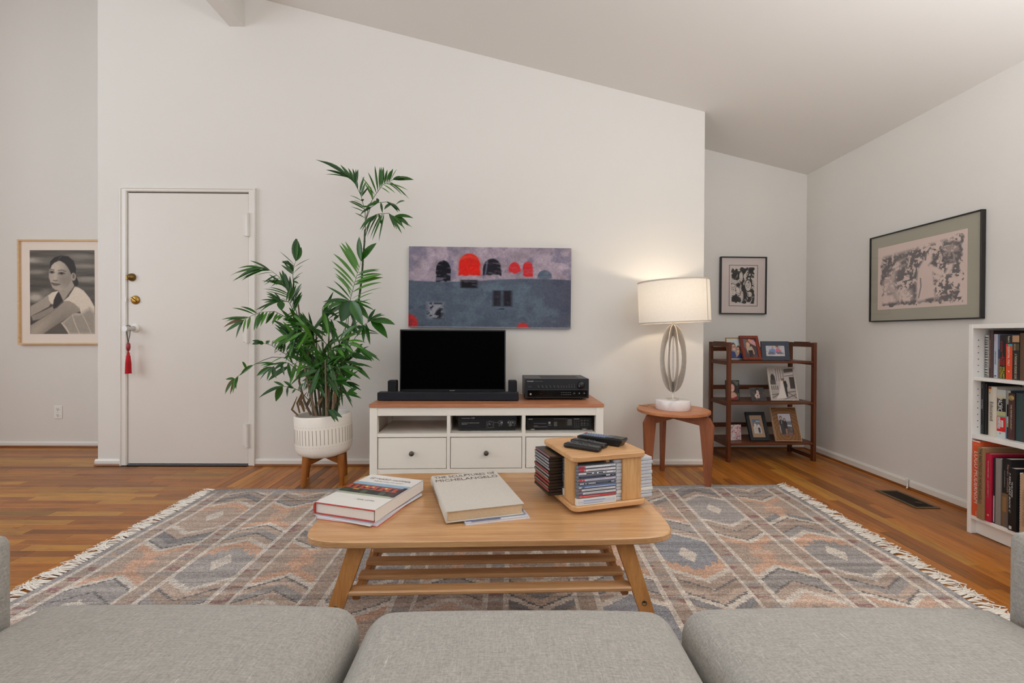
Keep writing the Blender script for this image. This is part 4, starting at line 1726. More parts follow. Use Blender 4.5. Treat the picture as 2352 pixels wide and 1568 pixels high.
mb = MB()
mb.lathe([(0.0, 0.730), (0.013, 0.732), (0.016, 0.742), (0.028, 0.762), (0.030, 0.775), (0.022, 0.792), (0.0, 0.800)], 20)
mb.build('bulb', bulb_mat(), lamp)
mb = MB()
mb.tube([(-0.10, 0.05, 0.004), (-0.125, 0.06, 0.010), (-0.135, 0.075, 0.020), (-0.145, 0.09, 0.006), (-0.16, 0.12, 0.003), (-0.19, 0.15, 0.003)], 0.003, 6)
mb.build('cord', mat('clear_cord', (168, 150, 128), 0.4), lamp)

# ================================================================== PLANTER AND PALM
PLC = (-1.224, 3.080)
plant = thing('potted_palm', 'tall bamboo palm in a round cream planter on a wooden stand', 'potted plant', (PLC[0], PLC[1], 0))
M_CERAM = mat('cream_ceramic', (240, 233, 222), 0.38, var=0.02, scale=6)
M_GROOVE = mat('incised_line', (150, 140, 126), 0.7)
M_STAND = wood('stand_walnut', (126, 70, 22), (176, 108, 46), 2, 0.34, 5.0, 10.0)
PZ0, PZ1, PR = 0.182, 0.460, 0.181
TP = Matrix.Translation((0, 0, PZ0)) @ Matrix.Rotation(math.radians(-2.2), 4, 'Y') @ Matrix.Translation((0, 0, -PZ0))
mb = MB()
mb.lathe([(0.0, PZ0 + 0.004), (0.098, PZ0), (0.131, PZ0 + 0.006), (0.161, PZ0 + 0.022), (0.176, PZ0 + 0.050), (PR, PZ0 + 0.085), (PR, PZ1 - 0.008), (PR - 0.003, PZ1 - 0.001),
          (PR - 0.008, PZ1), (PR - 0.013, PZ1 - 0.003), (PR - 0.015, PZ1 - 0.012), (PR - 0.015, PZ1 - 0.070), (0.0, PZ1 - 0.071)], 72, M=TP)
pot = mb.build('pot', M_CERAM, plant)
mb = MB()
for k in range(48):
    a = 2 * PI * k / 48
    M_ = TP @ Matrix.Rotation(a, 4, 'Z')
    mb.box(PR - 0.001, PR + 0.0006, -0.0016, 0.0016, PZ0 + 0.100, PZ0 + 0.196, M=M_)
mb.build('incised_lines', M_GROOVE, pot)
mb = MB()
for k in range(56):
    a = 2 * PI * k / 56
    M_ = TP @ Matrix.Rotation(a, 4, 'Z') @ Matrix.Translation((PR, 0, 0)) @ Matrix.Rotation(PI / 2, 4, 'Y')
    for z in (PZ0 + 0.083, PZ0 + 0.213):
        mb.lathe([(0.0016, -0.001), (0.0016, 0.0006)], 6, (-z, 0, 0), M=M_)
mb.build('incised_dots', M_GROOVE, pot)
M_SOIL = mat('potting_soil', (52, 38, 28), 0.95, var=0.4, scale=60, bmp=0.4)
mb = MB()
mb.lathe([(PR - 0.016, PZ1 - 0.055), (0.12, PZ1 - 0.048), (0.06, PZ1 - 0.042), (0.0, PZ1 - 0.040)], 40, M=TP)
mb.build('soil', M_SOIL, plant)
feet = [(-1.300, 2.926), (-1.080, 3.003), (-1.381, 3.166), (-1.137, 3.227)]
for fx, fy in feet:
    x, y = fx - PLC[0], fy - PLC[1]
    d = Vector((x, y, 0)).normalized()
    zf = 0.0005
    if fy < 2.95:
        zf = 0.0095
    mb = MB()
    top = Vector((d.x * 0.150, d.y * 0.150, 0.200))
    mb.tube([(x, y, zf), (x * 0.98, y * 0.98, 0.05), tuple(top)], [0.0145, 0.017, 0.0235], 18)
    mb.build('stand_leg', M_STAND, plant)
for s_ in (0, 1):
    (ax_, ay_), (bx_, by_) = ((feet[0], feet[3]), (feet[1], feet[2]))[s_]
    a = math.atan2(by_ - ay_, bx_ - ax_)
    mb = MB()
    z0 = 0.138 + 0.002 * s_
    poly = [(-0.155, z0), (-0.09, z0 + 0.008), (0.0, z0 + 0.026), (0.09, z0 + 0.008), (0.155, z0), (0.155, 0.181), (-0.155, 0.181)]
    mb.prism(poly, -0.010, 0.010, 0.0, M=Matrix.Rotation(a, 4, 'Z') @ Matrix.Rotation(PI / 2, 4, 'X'))
    mb.build('stand_crossbar', M_STAND, plant)


def leafmat(name, a, b_, rough=0.34):
    m, nt, b = newmat(name)
    v = texco(nt)
    f = noise_tex(nt, v, 14.0, 3)
    nt.links.new(mixcol(nt, f, lin(a), lin(b_)), b.inputs['Base Color'])
    b.inputs['Roughness'].default_value = rough
    b.inputs['Specular IOR Level'].default_value = 0.45
    b.inputs['Transmission Weight'].default_value = 0.0
    return m


M_LEAF = [leafmat('palm_leaf', (28, 72, 16), (52, 104, 28)), leafmat('palm_leaf_light', (54, 108, 24), (84, 138, 42)),
          leafmat('palm_leaf_deep', (18, 56, 18), (36, 82, 26))]
M_DRYLEAF = leafmat('dry_leaf', (78, 58, 38), (122, 94, 60), 0.7)
M_STALK = leafmat('palm_stalk', (44, 66, 26), (78, 96, 42), 0.5)
M_CANE = mat('palm_cane', (122, 104, 84), 0.7, var=0.3, scale=30)
M_CANEG = mat('palm_cane_green', (58, 70, 40), 0.6, var=0.3, scale=30)
pr = random.Random(21)
PO = Vector((PLC[0], PLC[1], 0))


def P3(px, py, Y):
    return at(px, py, Y) - PO


def blade_geo(base, tip, width, sag, up, fold=0.25):
    """a lance-shaped leaflet from base to tip: slight keel, arched"""
    ax = tip - base
    L = ax.length
    t = ax / L
    side = t.cross(up)
    if side.length < 1e-3:
        side = t.cross(Vector((0, -1, 0.2)))
    side.normalize()
    nrm = side.cross(t).normalized()
    prof = [(0.0, 0.10), (0.12, 0.55), (0.28, 0.92), (0.45, 1.0), (0.62, 0.88), (0.78, 0.62), (0.90, 0.32), (1.0, 0.03)]
    V, F = [], []
    for s_, w in prof:
        c = base + ax * s_ + Vector((0, 0, sag * L * 4.5 * s_ * (1 - s_)))
        hw_ = width * 0.5 * w
        V += [tuple(c - side * hw_ + nrm * (fold * hw_)), tuple(c), tuple(c + side * hw_ + nrm * (fold * hw_))]
    for i in range(len(prof) - 1):
        o = 3 * i
        F += [(o, o + 1, o + 4, o + 3), (o + 1, o + 2, o + 5, o + 4)]
    return V, F




def frond(rachis, leaves, mats=(0,), stalk_r=0.0028, dry=(), single=True):
    """rachis: points (room coordinates less the pot); leaves: (position along rachis 0..1, tip, width)"""
    mb = MB()
    n = len(rachis)
    mb.tube(rachis, [stalk_r * (1 - 0.6 * i / (n - 1)) for i in range(n)], 6)
    fo = mb.build('frond', M_STALK, plant)
    lens = [0.0]
    for a, b_ in zip(rachis[:-1], rachis[1:]):
        lens.append(lens[-1] + (b_ - a).length)

    def along(s_):
        d = s_ * lens[-1]
        for i in range(n - 1):
            if d <= lens[i + 1] or i == n - 2:
                k = (d - lens[i]) / max(1e-6, lens[i + 1] - lens[i])
                return rachis[i].lerp(rachis[i + 1], min(1, max(0, k)))
    joined = MB()
    for i, (s_, tip, w) in enumerate(leaves):
        base = along(s_)
        up = Vector((pr.uniform(-0.45, 0.45), -0.75, pr.uniform(0.1, 0.9)))
        V, F = blade_geo(base, tip, w, pr.uniform(0.02, 0.07), up, pr.uniform(0.1, 0.4))
        m_ = M_DRYLEAF if i in dry else M_LEAF[pr.choice(mats)]
        if single:
            b1 = MB()
            b1.add(V, F, True)
            b1.build('leaflet', m_, fo)
        else:
            joined.add(V, F, True)
    if not single:
        joined.build('leaflets', M_LEAF[mats[0]], fo, kind='stuff')
    return fo


def F(pts, tips, Y=3.05, Y1=None, mats=(0, 0, 2), dry=(), w=0.026):
    """frond given by photograph pixels: rachis points and leaflet tips (fraction, px, py[, width])"""
    Y1 = Y if Y1 is None else Y1
    n = len(pts)
    ra = [P3(x, y, Y + (Y1 - Y) * i / (n - 1)) for i, (x, y) in enumerate(pts)]
    lv = []
    for q in tips:
        s_, x, y = q[:3]
        ww = q[3] if len(q) > 3 else w
        dY = Y + (Y1 - Y) * s_ + pr.uniform(-0.05, 0.03)
        lv.append((s_, P3(x, y, dY), ww))
    more = []
    for (s0, t0, w0), (s1, t1, w1) in zip(lv[:-1], lv[1:]):
        if (t1 - t0).length < 0.13 and abs(s1 - s0) < 0.22 and max(w0, w1) < 0.045:
            more.append(((s0 + s1) / 2, t0.lerp(t1, 0.5) + Vector((pr.uniform(-0.012, 0.012), pr.uniform(-0.05, 0.03), pr.uniform(-0.012, 0.012))), (w0 + w1) / 2))
    lv = [(a_, b_, c_ * (0.80 if c_ < 0.045 else 0.95)) for a_, b_, c_ in lv + more]
    return frond(ra, lv, mats, dry=dry)


# crown of the tall cane
F([(837, 530), (836, 490), (826, 452), (812, 425), (796, 408)], [
    (1.0, 721, 371, 0.034), (1.0, 745, 380, 0.03), (0.96, 744, 404, 0.014), (0.85, 778, 382, 0.026), (0.8, 819, 392, 0.028), (0.72, 806, 390, 0.022),
    (0.62, 828, 442, 0.024), (0.58, 846, 430, 0.026), (0.66, 833, 408, 0.018), (0.5, 830, 460, 0.024), (0.42, 797, 466, 0.012), (0.3, 803, 478, 0.014), (0.5, 800, 452, 0.010), (0.2, 812, 492, 0.014)], 3.06, 3.00)
F([(838, 505), (845, 475), (858, 452), (876, 427), (900, 415)], [
    (1.0, 947, 415, 0.040), (0.98, 917, 407, 0.020), (0.9, 899, 390, 0.022), (0.8, 886, 392, 0.022), (0.72, 872, 386, 0.024), (0.6, 857, 383, 0.018), (0.5, 826, 408, 0.012),
    (0.92, 937, 459, 0.012), (0.85, 921, 450, 0.012), (0.7, 893, 447, 0.010), (0.45, 830, 420, 0.016), (0.4, 848, 432, 0.018), (0.8, 935, 440, 0.012)], 3.06, 3.02, (0, 1, 0))
F([(838, 508), (848, 480), (866, 468), (888, 466), (905, 474)], [
    (1.0, 927, 464, 0.040), (0.92, 880, 484, 0.050), (0.9, 916, 488, 0.026), (0.8, 912, 490, 0.02), (0.55, 862, 458, 0.026), (0.5, 838, 478, 0.03), (0.6, 876, 492, 0.02),
    (0.35, 822, 500, 0.026), (0.3, 826, 478, 0.02), (0.75, 902, 478, 0.018)], 3.05, 2.98, (0, 2, 0))
F([(838, 516), (846, 503), (866, 494), (890, 492), (902, 500)], [
    (1.0, 947, 503, 0.040), (1.0, 923, 523, 0.040), (0.95, 945, 525, 0.016), (0.85, 921, 539, 0.020), (0.8, 905, 528, 0.016), (0.66, 868, 557, 0.018), (0.6, 848, 551, 0.024),
    (0.4, 836, 536, 0.022), (0.3, 824, 531, 0.022), (0.5, 874, 520, 0.022), (0.3, 834, 556, 0.014), (0.45, 852, 512, 0.03)], 3.04, 2.97)
# bright young frond
F([(797, 790), (800, 725), (804, 690), (813, 655), (822, 622), (828, 603)], [
    (1.0, 823, 547, 0.052), (1.0, 863, 561, 0.058), (0.92, 791, 558, 0.028), (0.85, 777, 565, 0.032), (0.72, 760, 603, 0.020), (0.62, 768, 631, 0.018), (0.56, 786, 641, 0.012), (0.50, 748, 661, 0.020),
    (0.85, 872, 621, 0.022), (0.78, 878, 633, 0.018), (0.70, 879, 640, 0.034), (0.52, 876, 663, 0.012), (0.40, 852, 690, 0.010), (0.45, 792, 690, 0.022)], 3.03, 3.02, (1, 1, 0))
F([(790, 800), (795, 740), (801, 700), (806, 694)], [
    (1.0, 783, 744, 0.092), (1.0, 834, 752, 0.076), (0.98, 848, 738, 0.052), (0.95, 740, 698, 0.030), (0.93, 752, 708, 0.034), (0.96, 852, 702, 0.018), (0.9, 762, 722, 0.028), (0.98, 860, 716, 0.024), (0.9, 821, 773, 0.032)], 3.00, 2.90)
F([(790, 825), (815, 780), (838, 748), (852, 738)], [
    (1.0, 907, 748, 0.066), (1.0, 890, 779, 0.064), (0.96, 884, 726, 0.026), (0.9, 862, 712, 0.034), (0.85, 850, 795, 0.032), (0.75, 820, 776, 0.044), (0.7, 869, 768, 0.014), (0.8, 832, 758, 0.04), (0.6, 800, 752, 0.03), (0.55, 872, 770, 0.014)], 3.02, 2.94)
# left hand crowns
F([(694, 760), (684, 700), (674, 670), (671, 640), (674, 614), (678, 604)], [
    (1.0, 678, 552, 0.056), (1.0, 690, 572, 0.050), (1.0, 681, 553, 0.03), (0.92, 645, 607, 0.022), (0.88, 652, 603, 0.020), (0.84, 660, 603, 0.020), (0.8, 644, 613, 0.020), (0.9, 711, 598, 0.010), (0.72, 695, 629, 0.007),
    (0.7, 685, 656, 0.018), (0.94, 640, 582, 0.006)], 3.06, 3.04)
F([(686, 740), (672, 694), (657, 668), (640, 641), (622, 627), (603, 621)], [
    (1.0, 526, 640, 0.018), (1.0, 533, 652, 0.028), (1.0, 545, 622, 0.016), (0.97, 549, 648, 0.016), (0.95, 554, 650, 0.022), (0.9, 572, 604, 0.016), (0.9, 578, 628, 0.014), (0.78, 604, 655, 0.020), (0.66, 621, 664, 0.026),
    (0.64, 632, 652, 0.032), (0.58, 600, 650, 0.014), (0.5, 640, 628, 0.026), (0.45, 646, 626, 0.028), (0.4, 654, 632, 0.026), (0.34, 664, 640, 0.030), (0.3, 674, 640, 0.028), (0.42, 616, 665, 0.012), (0.34, 612, 673, 0.010)], 3.03, 2.93)
F([(690, 770), (676, 725), (664, 700), (650, 690), (640, 698)], [
    (1.0, 594, 716, 0.024), (1.0, 597, 714, 0.016), (0.95, 610, 680, 0.016), (0.95, 628, 676, 0.014), (1.0, 605, 700, 0.026), (0.96, 646, 718, 0.048), (0.8, 668, 660, 0.022), (0.7, 692, 655, 0.034), (0.6, 692, 662, 0.03), (0.5, 694, 680, 0.026),
    (0.75, 614, 694, 0.014), (0.9, 596, 722, 0.018)], 3.01, 2.94, (2, 0))
F([(700, 775), (678, 750), (653, 731), (630, 720), (600, 722), (578, 730), (560, 741)], [
    (1.0, 513, 758, 0.034), (1.0, 542, 783, 0.034), (0.96, 516, 745, 0.016), (0.92, 522, 740, 0.018), (0.97, 558, 771, 0.018), (0.84, 533, 713, 0.018), (0.9, 568, 762, 0.020), (0.8, 552, 710, 0.020), (0.76, 583, 765, 0.032),
    (0.66, 598, 755, 0.024), (0.56, 610, 749, 0.030), (0.46, 623, 747, 0.024), (0.40, 652, 732, 0.030)], 3.02, 2.90, (0, 1, 0), dry=(0,))
F([(700, 840), (672, 825), (645, 812), (624, 798), (600, 792)], [
    (1.0, 579, 788, 0.024), (1.0, 579, 796, 0.030), (0.9, 620, 788, 0.034), (0.8, 629, 787, 0.018), (0.72, 638, 787, 0.018), (0.62, 648, 793, 0.022), (0.5, 655, 790, 0.022), (0.6, 630, 816, 0.02), (0.4, 660, 830, 0.03), (0.3, 676, 800, 0.026)], 2.99, 2.90)
F([(690, 850), (655, 826), (626, 825), (606, 832), (580, 845), (554, 864), (540, 876)], [
    (1.0, 519, 877, 0.026), (1.0, 518, 907, 0.026), (1.0, 530, 912, 0.016), (0.97, 544, 900, 0.020), (0.94, 540, 900, 0.014), (0.8, 557, 836, 0.022), (0.7, 552, 868, 0.030), (0.3, 620, 840, 0.014)], 2.99, 2.86, (1, 0), dry=(1, 2))
F([(692, 860), (663, 838), (640, 838), (626, 848)], [
    (1.0, 590, 869, 0.042), (1.0, 614, 879, 0.022), (0.95, 635, 874, 0.022), (0.85, 586, 842, 0.020), (0.8, 602, 850, 0.014), (0.7, 654, 867, 0.026), (0.5, 620, 844, 0.026), (0.5, 668, 876, 0.03)], 2.96, 2.88)
F([(712, 925), (690, 902), (668, 893), (650, 892)], [
    (1.0, 596, 919, 0.040), (1.0, 635, 927, 0.048), (0.95, 629, 881, 0.022), (0.85, 661, 917, 0.026), (0.7, 652, 880, 0.026), (0.6, 672, 908, 0.016), (0.5, 700, 884, 0.03)], 2.98, 2.90, (2, 0))
# right hand side
F([(768, 880), (790, 835), (812, 812), (826, 803)], [
    (1.0, 874, 832, 0.026), (1.0, 855, 833, 0.036), (0.95, 868, 822, 0.018), (0.9, 834, 793, 0.032), (0.8, 838, 822, 0.016), (0.7, 850, 830, 0.040), (0.6, 796, 802, 0.03), (0.5, 836, 844, 0.03), (0.5, 780, 812, 0.03), (0.85, 848, 812, 0.016)], 2.98, 2.90)
F([(764, 950), (776, 930), (789, 912), (797, 908)], [
    (1.0, 823, 895, 0.044), (1.0, 832, 918, 0.024), (0.8, 779, 905, 0.012)], 3.02, 2.98, (0,))
F([(756, 952), (752, 940), (756, 945)], [
    (1.0, 788, 962, 0.036), (1.0, 772, 973, 0.022)], 2.96, 2.885, (1, 2))
F([(786, 862), (800, 852), (812, 850)], [
    (1.0, 824, 846, 0.030), (1.0, 836, 850, 0.016), (1.0, 797, 876, 0.02)], 2.98, 2.96, (0,), dry=(0, 1))
# the dense middle
cx_, cy_ = 735, 800
for k in range(17):
    a = PI * (0.06 + 0.88 * ((k * 0.618) % 1.0))
    top = pr.uniform(700, 850)
    bx, by = 720 + pr.uniform(-28, 46), top + 90
    ex = 735 + math.cos(a) * pr.uniform(45, 92)
    ey = top + pr.uniform(-6, 44)
    Yb, Ye = 3.06 + pr.uniform(-0.06, 0.08), 3.0 + pr.uniform(-0.17, 0.14)
    mid = (bx * 0.45 + ex * 0.55, min(by, ey) - pr.uniform(8, 22))
    pts = [(bx, by), (bx * 0.8 + mid[0] * 0.2, by * 0.55 + mid[1] * 0.45), mid, (ex, ey)]
    n_ = len(pts)
    ra = [P3(x, y, Yb + (Ye - Yb) * i / 3) for i, (x, y) in enumerate(pts)]
    lv = []
    sg = 1 if ex > bx else -1
    for i in range(15):
        s_ = 0.34 + 0.66 * i / 14
        q = [pts[1], pts[2], pts[3]][min(2, int(s_ * 2.99))]
        bx2 = pts[2][0] + (pts[3][0] - pts[2][0]) * max(0, (s_ - 0.66) / 0.34)
        by2 = pts[2][1] + (pts[3][1] - pts[2][1]) * max(0, (s_ - 0.66) / 0.34)
        if i >= 13:
            tx, ty = ex + sg * pr.uniform(30, 48), ey + pr.uniform(-6, 38)
        elif i % 2:
            tx, ty = bx2 + sg * pr.uniform(4, 34), by2 + pr.uniform(34, 70)
        else:
            tx, ty = bx2 + sg * pr.uniform(10, 50), by2 - pr.uniform(8, 40)
        lv.append((s_, P3(tx, ty, Yb + (Ye - Yb) * s_ + pr.uniform(-0.1, 0.06)), pr.uniform(0.016, 0.028)))
    frond(ra, lv, (0, 2, 0, 1) if k % 3 else (0, 1), single=(k % 2 == 0))
# dry sprig in the middle left
F([(690, 740), (683, 728), (676, 722)], [(1.0, 655, 730, 0.008), (1.0, 662, 742, 0.010), (0.9, 670, 748, 0.012), (0.8, 652, 738, 0.008)], 2.97, 2.95, (0,), dry=(0, 1, 2, 3))


def cane(pts, r0, r1, m, Y=3.08, Y1=None):
    Y1 = Y if Y1 is None else Y1
    n = len(pts)
    P = [P3(x, y, Y + (Y1 - Y) * i / (n - 1)) for i, (x, y) in enumerate(pts)]
    mb = MB()
    mb.tube(P, [r0 + (r1 - r0) * i / (n - 1) for i in range(n)], 9)
    for i in range(n * 2):
        k = i / (n * 2.0) * (n - 1)
        j = min(n - 2, int(k))
        p = P[j].lerp(P[j + 1], k - j)
        d = (P[j + 1] - P[j]).normalized()
        r_ = (r0 + (r1 - r0) * k / (n - 1)) * 1.22
        mb.tube([p - d * 0.002, p + d * 0.002], r_, 9)
    return mb.build('cane', m, plant)


cane([(770, 953), (778, 884), (788, 843), (798, 789), (806, 760), (816, 728), (824, 688), (830, 640), (832, 600), (835, 560), (836, 530)], 0.0085, 0.0055, M_CANEG, 3.09, 3.06)
cane([(774, 953), (786, 880), (797, 790)], 0.008, 0.005, M_CANEG, 3.04, 3.03)
cane([(716, 957), (700, 925), (688, 880), (692, 800), (690, 752), (684, 700)], 0.008, 0.005, M_CANE, 3.04, 3.04)
for x0, x1, x2, yt, Y in ((722, 716, 706, 800, 3.0), (731, 724, 716, 780, 3.02), (738, 733, 726, 770, 3.06), (745, 742, 742, 790, 3.0), (748, 752, 756, 760, 3.10), (755, 757, 760, 790, 3.02), (760, 763, 766, 800, 3.08),
                          (765, 772, 778, 820, 3.0), (728, 712, 700, 850, 2.97), (752, 750, 748, 830, 2.96), (764, 770, 776, 850, 2.97)):
    cane([(x0, 958), (x1, 900), (x2, yt)], 0.0085, 0.005, M_CANE if pr.random() < 0.65 else M_CANEG, Y + 0.02, Y)
# dried sheaths around the foot
mb = MB()
for k in range(8):
    x, y = pr.uniform(684, 775), pr.uniform(930, 955)
    b0 = P3(x, y, 3.0 + pr.uniform(-0.04, 0.08))
    V, Fc = blade_geo(b0, b0 + Vector((pr.uniform(-0.05, 0.05), pr.uniform(-0.03, 0.03), pr.uniform(0.05, 0.15))), pr.uniform(0.014, 0.03), 0.03, Vector((0, -1, 0.1)))
    mb.add(V, Fc, True)
for q in (((690, 953), (684, 930), (695, 905)), ((686, 958), (672, 945), (684, 915)), ((700, 950), (690, 925), (706, 905))):
    pts = [P3(x, y, 2.94) for x, y in q]
    mb.tube(pts, [0.005, 0.007, 0.002], 7, flat=0.5)
mb.build('dry_sheaths', M_DRYLEAF, plant, kind='stuff')

# ================================================================== CD RACK ON THE COFFEE TABLE
TT = 0.420                                  # table top height
RK = (0.306, 1.614)
RKA = math.radians(16.8)
M_BEECH = wood('beech', (190, 140, 92), (222, 176, 126), 0, 0.45, 7.0, 14.0)
M_BEECHZ = wood('beech_upright', (186, 136, 84), (220, 176, 122), 2, 0.45, 7.0, 12.0)
rack = thing('cd_rack', 'square revolving beech disc rack with four packed bays on the coffee table', 'cd rack', (RK[0], RK[1], TT), RKA)
mb = MB()
mb.lathe([(0.0, 0.0), (0.085, 0.0), (0.085, 0.011), (0.0, 0.011)], 32)
mb.build('turntable', M_BLACKM, rack)
hs = 0.137
for nm, z0, z1 in (('bottom_plate', 0.011, 0.029), ('top_plate', 0.170, 0.188)):
    mb = MB()
    mb.prism(rrect(-hs, hs, -hs, hs, 0.026, 7), z0, z1, 0.003)
    mb.build(nm, M_BEECH, rack)
for k in range(4):
    mb = MB()
    mb.box(0.046, 0.118, -0.128, -0.112, 0.029, 0.170, 0.0015, M=Matrix.Rotation(k * PI / 2, 4, 'Z'))
    mb.build('post', M_BEECHZ, rack)
mb = MB()
mb.box(-0.006, 0.006, -0.112, 0.112, 0.029, 0.170)
mb.build('core_panel', M_BEECHZ, rack)
mb = MB()
mb.box(-0.112, -0.0061, -0.006, 0.006, 0.029, 0.170)
mb.box(0.0061, 0.112, -0.006, 0.006, 0.029, 0.170)
mb.build('core_panel', M_BEECHZ, rack)
RKM = Matrix.Translation((RK[0], RK[1], TT)) @ Matrix.Rotation(RKA, 4, 'Z')
M_CASE = mat('smoky_case', (120, 124, 132), 0.18, var=0.05, scale=30)
M_CASED = mat('dark_case', (46, 38, 34), 0.2, var=0.1, scale=30)
M_CASEW = mat('slip_case', (226, 224, 216), 0.5, var=0.03)
SPM = {}


def spine_mat(c):
    if c not in SPM:
        SPM[c] = mat('spine_card', c, 0.35, var=0.05, scale=60)
    return SPM[c]


ORD = ['top', 'second', 'third', 'fourth', 'fifth', 'sixth', 'seventh', 'eighth', 'ninth', 'tenth', 'eleventh', 'twelfth', 'thirteenth']


def disc_case(M, h, case_m, card, marks, label, group, w=0.142, d=0.124, spine_only=False):
    """jewel case lying flat: spine on the local -y side"""
    o = thing('cd_case', label, 'cd case', (0, 0, 0), 0, group)
    o.matrix_world = M
    mb = MB()
    mb.box(-w / 2, w / 2, 0.0, d, 0.0002, h - 0.0011, 0.0008)
    mb.build('case', case_m, o)
    mb = MB()
    mb.box(-w / 2 + 0.005, w / 2 - 0.004, -0.0004, 0.002, h * 0.22, h * 0.78, 0)
    sp = mb.build('spine_card', spine_mat(card), o)
    if marks:
        mb = MB()
        for x0, x1, z0, z1, c in marks:
            mb.box(-w / 2 + 0.005 + x0 * (w - 0.009), -w / 2 + 0.005 + x1 * (w - 0.009), -0.0008, 0.0, h * z0, h * z1, 0, col=c)
        mb.build('spine_print', M_PLASTIC_PRINT, sp)
    return o


RED, WHT, BLK, NVY, BLU, LAV = (206, 48, 58), (226, 228, 234), (30, 32, 40), (38, 44, 66), (36, 84, 160), (190, 190, 210)
z_lo = 0.0293
front = [  # from the bottom up: thickness, case, card colour, marks, description
    (0.0235, M_CASEW, (206, 214, 226), [(0.0, 0.10, .60, .78, (220, 224, 230)), (0.14, 0.72, .60, .72, (150, 166, 206)), (0.14, 0.66, .26, .34, (150, 166, 206)), (0, 1, .49, .51, (170, 176, 186))], 'thick white double disc box, bottom'),
    (0.0104, M_CASE, (206, 70, 78), [(0.02, 0.09, .3, .7, (226, 120, 120)), (0.12, 0.55, .42, .56, (236, 150, 150))], 'clear disc case with pink-red spine, second'),
    (0.0104, M_CASE, (206, 208, 216), [(0.0, 0.10, .25, .75, (110, 90, 120)), (0.16, 0.7, .44, .56, (150, 152, 166))], 'clear disc case with pale spine and mauve tab, third'),
    (0.0104, M_CASE, (210, 212, 218), [(0.0, 0.08, .25, .75, (130, 84, 86)), (0.16, 0.75, .44, .56, (150, 152, 166))], 'clear disc case with pale spine and brown tab, fourth'),
    (0.0104, M_CASE, (150, 178, 220), [(0.0, 1.0, .62, .78, BLU), (0.0, 0.06, .22, .6, WHT), (0.09, 0.15, .22, .6, (110, 110, 170)), (0.2, 0.8, .36, .46, (206, 216, 236))], 'clear disc case with blue and white spine, fifth'),
    (0.0104, M_CASE, (44, 58, 84), [(0.03, 0.14, .36, .66, WHT), (0.17, 0.22, .3, .7, (150, 160, 180)), (0.26, 0.46, .36, .64, (200, 206, 216)), (0.5, 0.8, .44, .58, (120, 132, 156)), (0.88, 0.97, .4, .64, (200, 206, 216))], 'clear disc case with dark blue-grey spine, sixth'),
    (0.0104, M_CASE, LAV, [(0.0, 0.15, .22, .78, (212, 66, 84)), (0.09, 0.11, .3, .7, WHT), (0.24, 0.7, .44, .54, (150, 150, 176))], 'clear disc case with lavender spine and red tab, seventh'),
    (0.0104, M_CASE, (40, 46, 72), [(0.06, 0.62, .46, .56, (110, 116, 150)), (0.74, 0.85, .36, .66, (216, 220, 228)), (0.9, 0.97, .42, .58, (150, 156, 176))], 'clear disc case with navy spine, eighth'),
    (0.0104, M_CASE, WHT, [(0.02, 0.14, .44, .56, (150, 156, 170)), (0.20, 0.36, .34, .66, BLK), (0.40, 0.49, .34, .66, BLK), (0.53, 0.66, .34, .66, BLK), (0.69, 0.76, .4, .6, (80, 84, 96)), (0.94, 0.97, .4, .6, (80, 84, 96))], 'disc case with white spine and bold black words, ninth'),
    (0.0104, M_CASE, (222, 220, 226), [(0.0, 0.18, .22, .78, RED), (0.14, 0.165, .3, .7, WHT), (0.24, 0.8, .46, .56, (190, 160, 164))], 'clear disc case with white spine and red tab, tenth'),
    (0.0104, M_CASE, (216, 222, 226), [(0.0, 0.18, .22, .78, RED), (0.15, 0.175, .3, .7, WHT), (0.86, 0.97, .44, .56, (150, 156, 170))], 'clear disc case with pale spine and red tab, topmost'),
]
z = z_lo
for i, (h, cm, card, marks, lab) in enumerate(front):
    M = RKM @ Matrix.Translation((-0.0500 + pr.uniform(-0.0015, 0.0015), -0.1330 + pr.uniform(-0.0015, 0.0015), z))
    lab2 = lab + ' from below in front rack stack'
    if i == 0:
        lab2 = 'thick white double disc box at the bottom of the front rack stack'
    if i == len(front) - 1:
        lab2 = 'topmost disc case of the front rack stack, pale spine with red tab'
    disc_case(M, h, cm, card, marks, lab2, 'discs in the front stack', d=0.120)
    z += h + 0.0001
left_cols = [(24, 22, 22), (170, 52, 52), (150, 120, 104), (160, 48, 50), (176, 64, 62), (150, 140, 128), (150, 142, 140), (168, 40, 52), (156, 154, 158), (150, 150, 158), (160, 160, 166), (158, 156, 164), (140, 90, 100)]
z = z_lo
NM = ['bottom', 'second', 'third', 'fourth', 'fifth', 'sixth', 'seventh', 'eighth', 'ninth', 'tenth', 'eleventh', 'twelfth', 'topmost']
CN = ['black', 'red', 'brown-grey', 'red', 'red', 'grey', 'grey', 'crimson', 'grey', 'grey', 'pale grey', 'pale grey', 'rosy']
for i, c in enumerate(left_cols):
    M = RKM @ Matrix.Rotation(-PI / 2, 4, 'Z') @ Matrix.Translation((-0.052 + pr.uniform(-0.002, 0.002), -0.1715 + pr.uniform(-0.002, 0.002), z))
    disc_case(M, 0.0104, M_CASED, c, [(0.05, 0.75, .44, .54, (90, 84, 84))] if i % 3 else None,
              '%s case from below in the dark left rack stack, %s spine' % (NM[i], CN[i]) if i not in (0, 12) else '%s dark disc case of the left rack stack, %s spine' % (NM[i], CN[i]), 'discs in the left stack', d=0.155)
    z += 0.0105
M_CASEL = mat('clear_case_light', (196, 199, 206), 0.16, var=0.15, scale=60)
z = z_lo
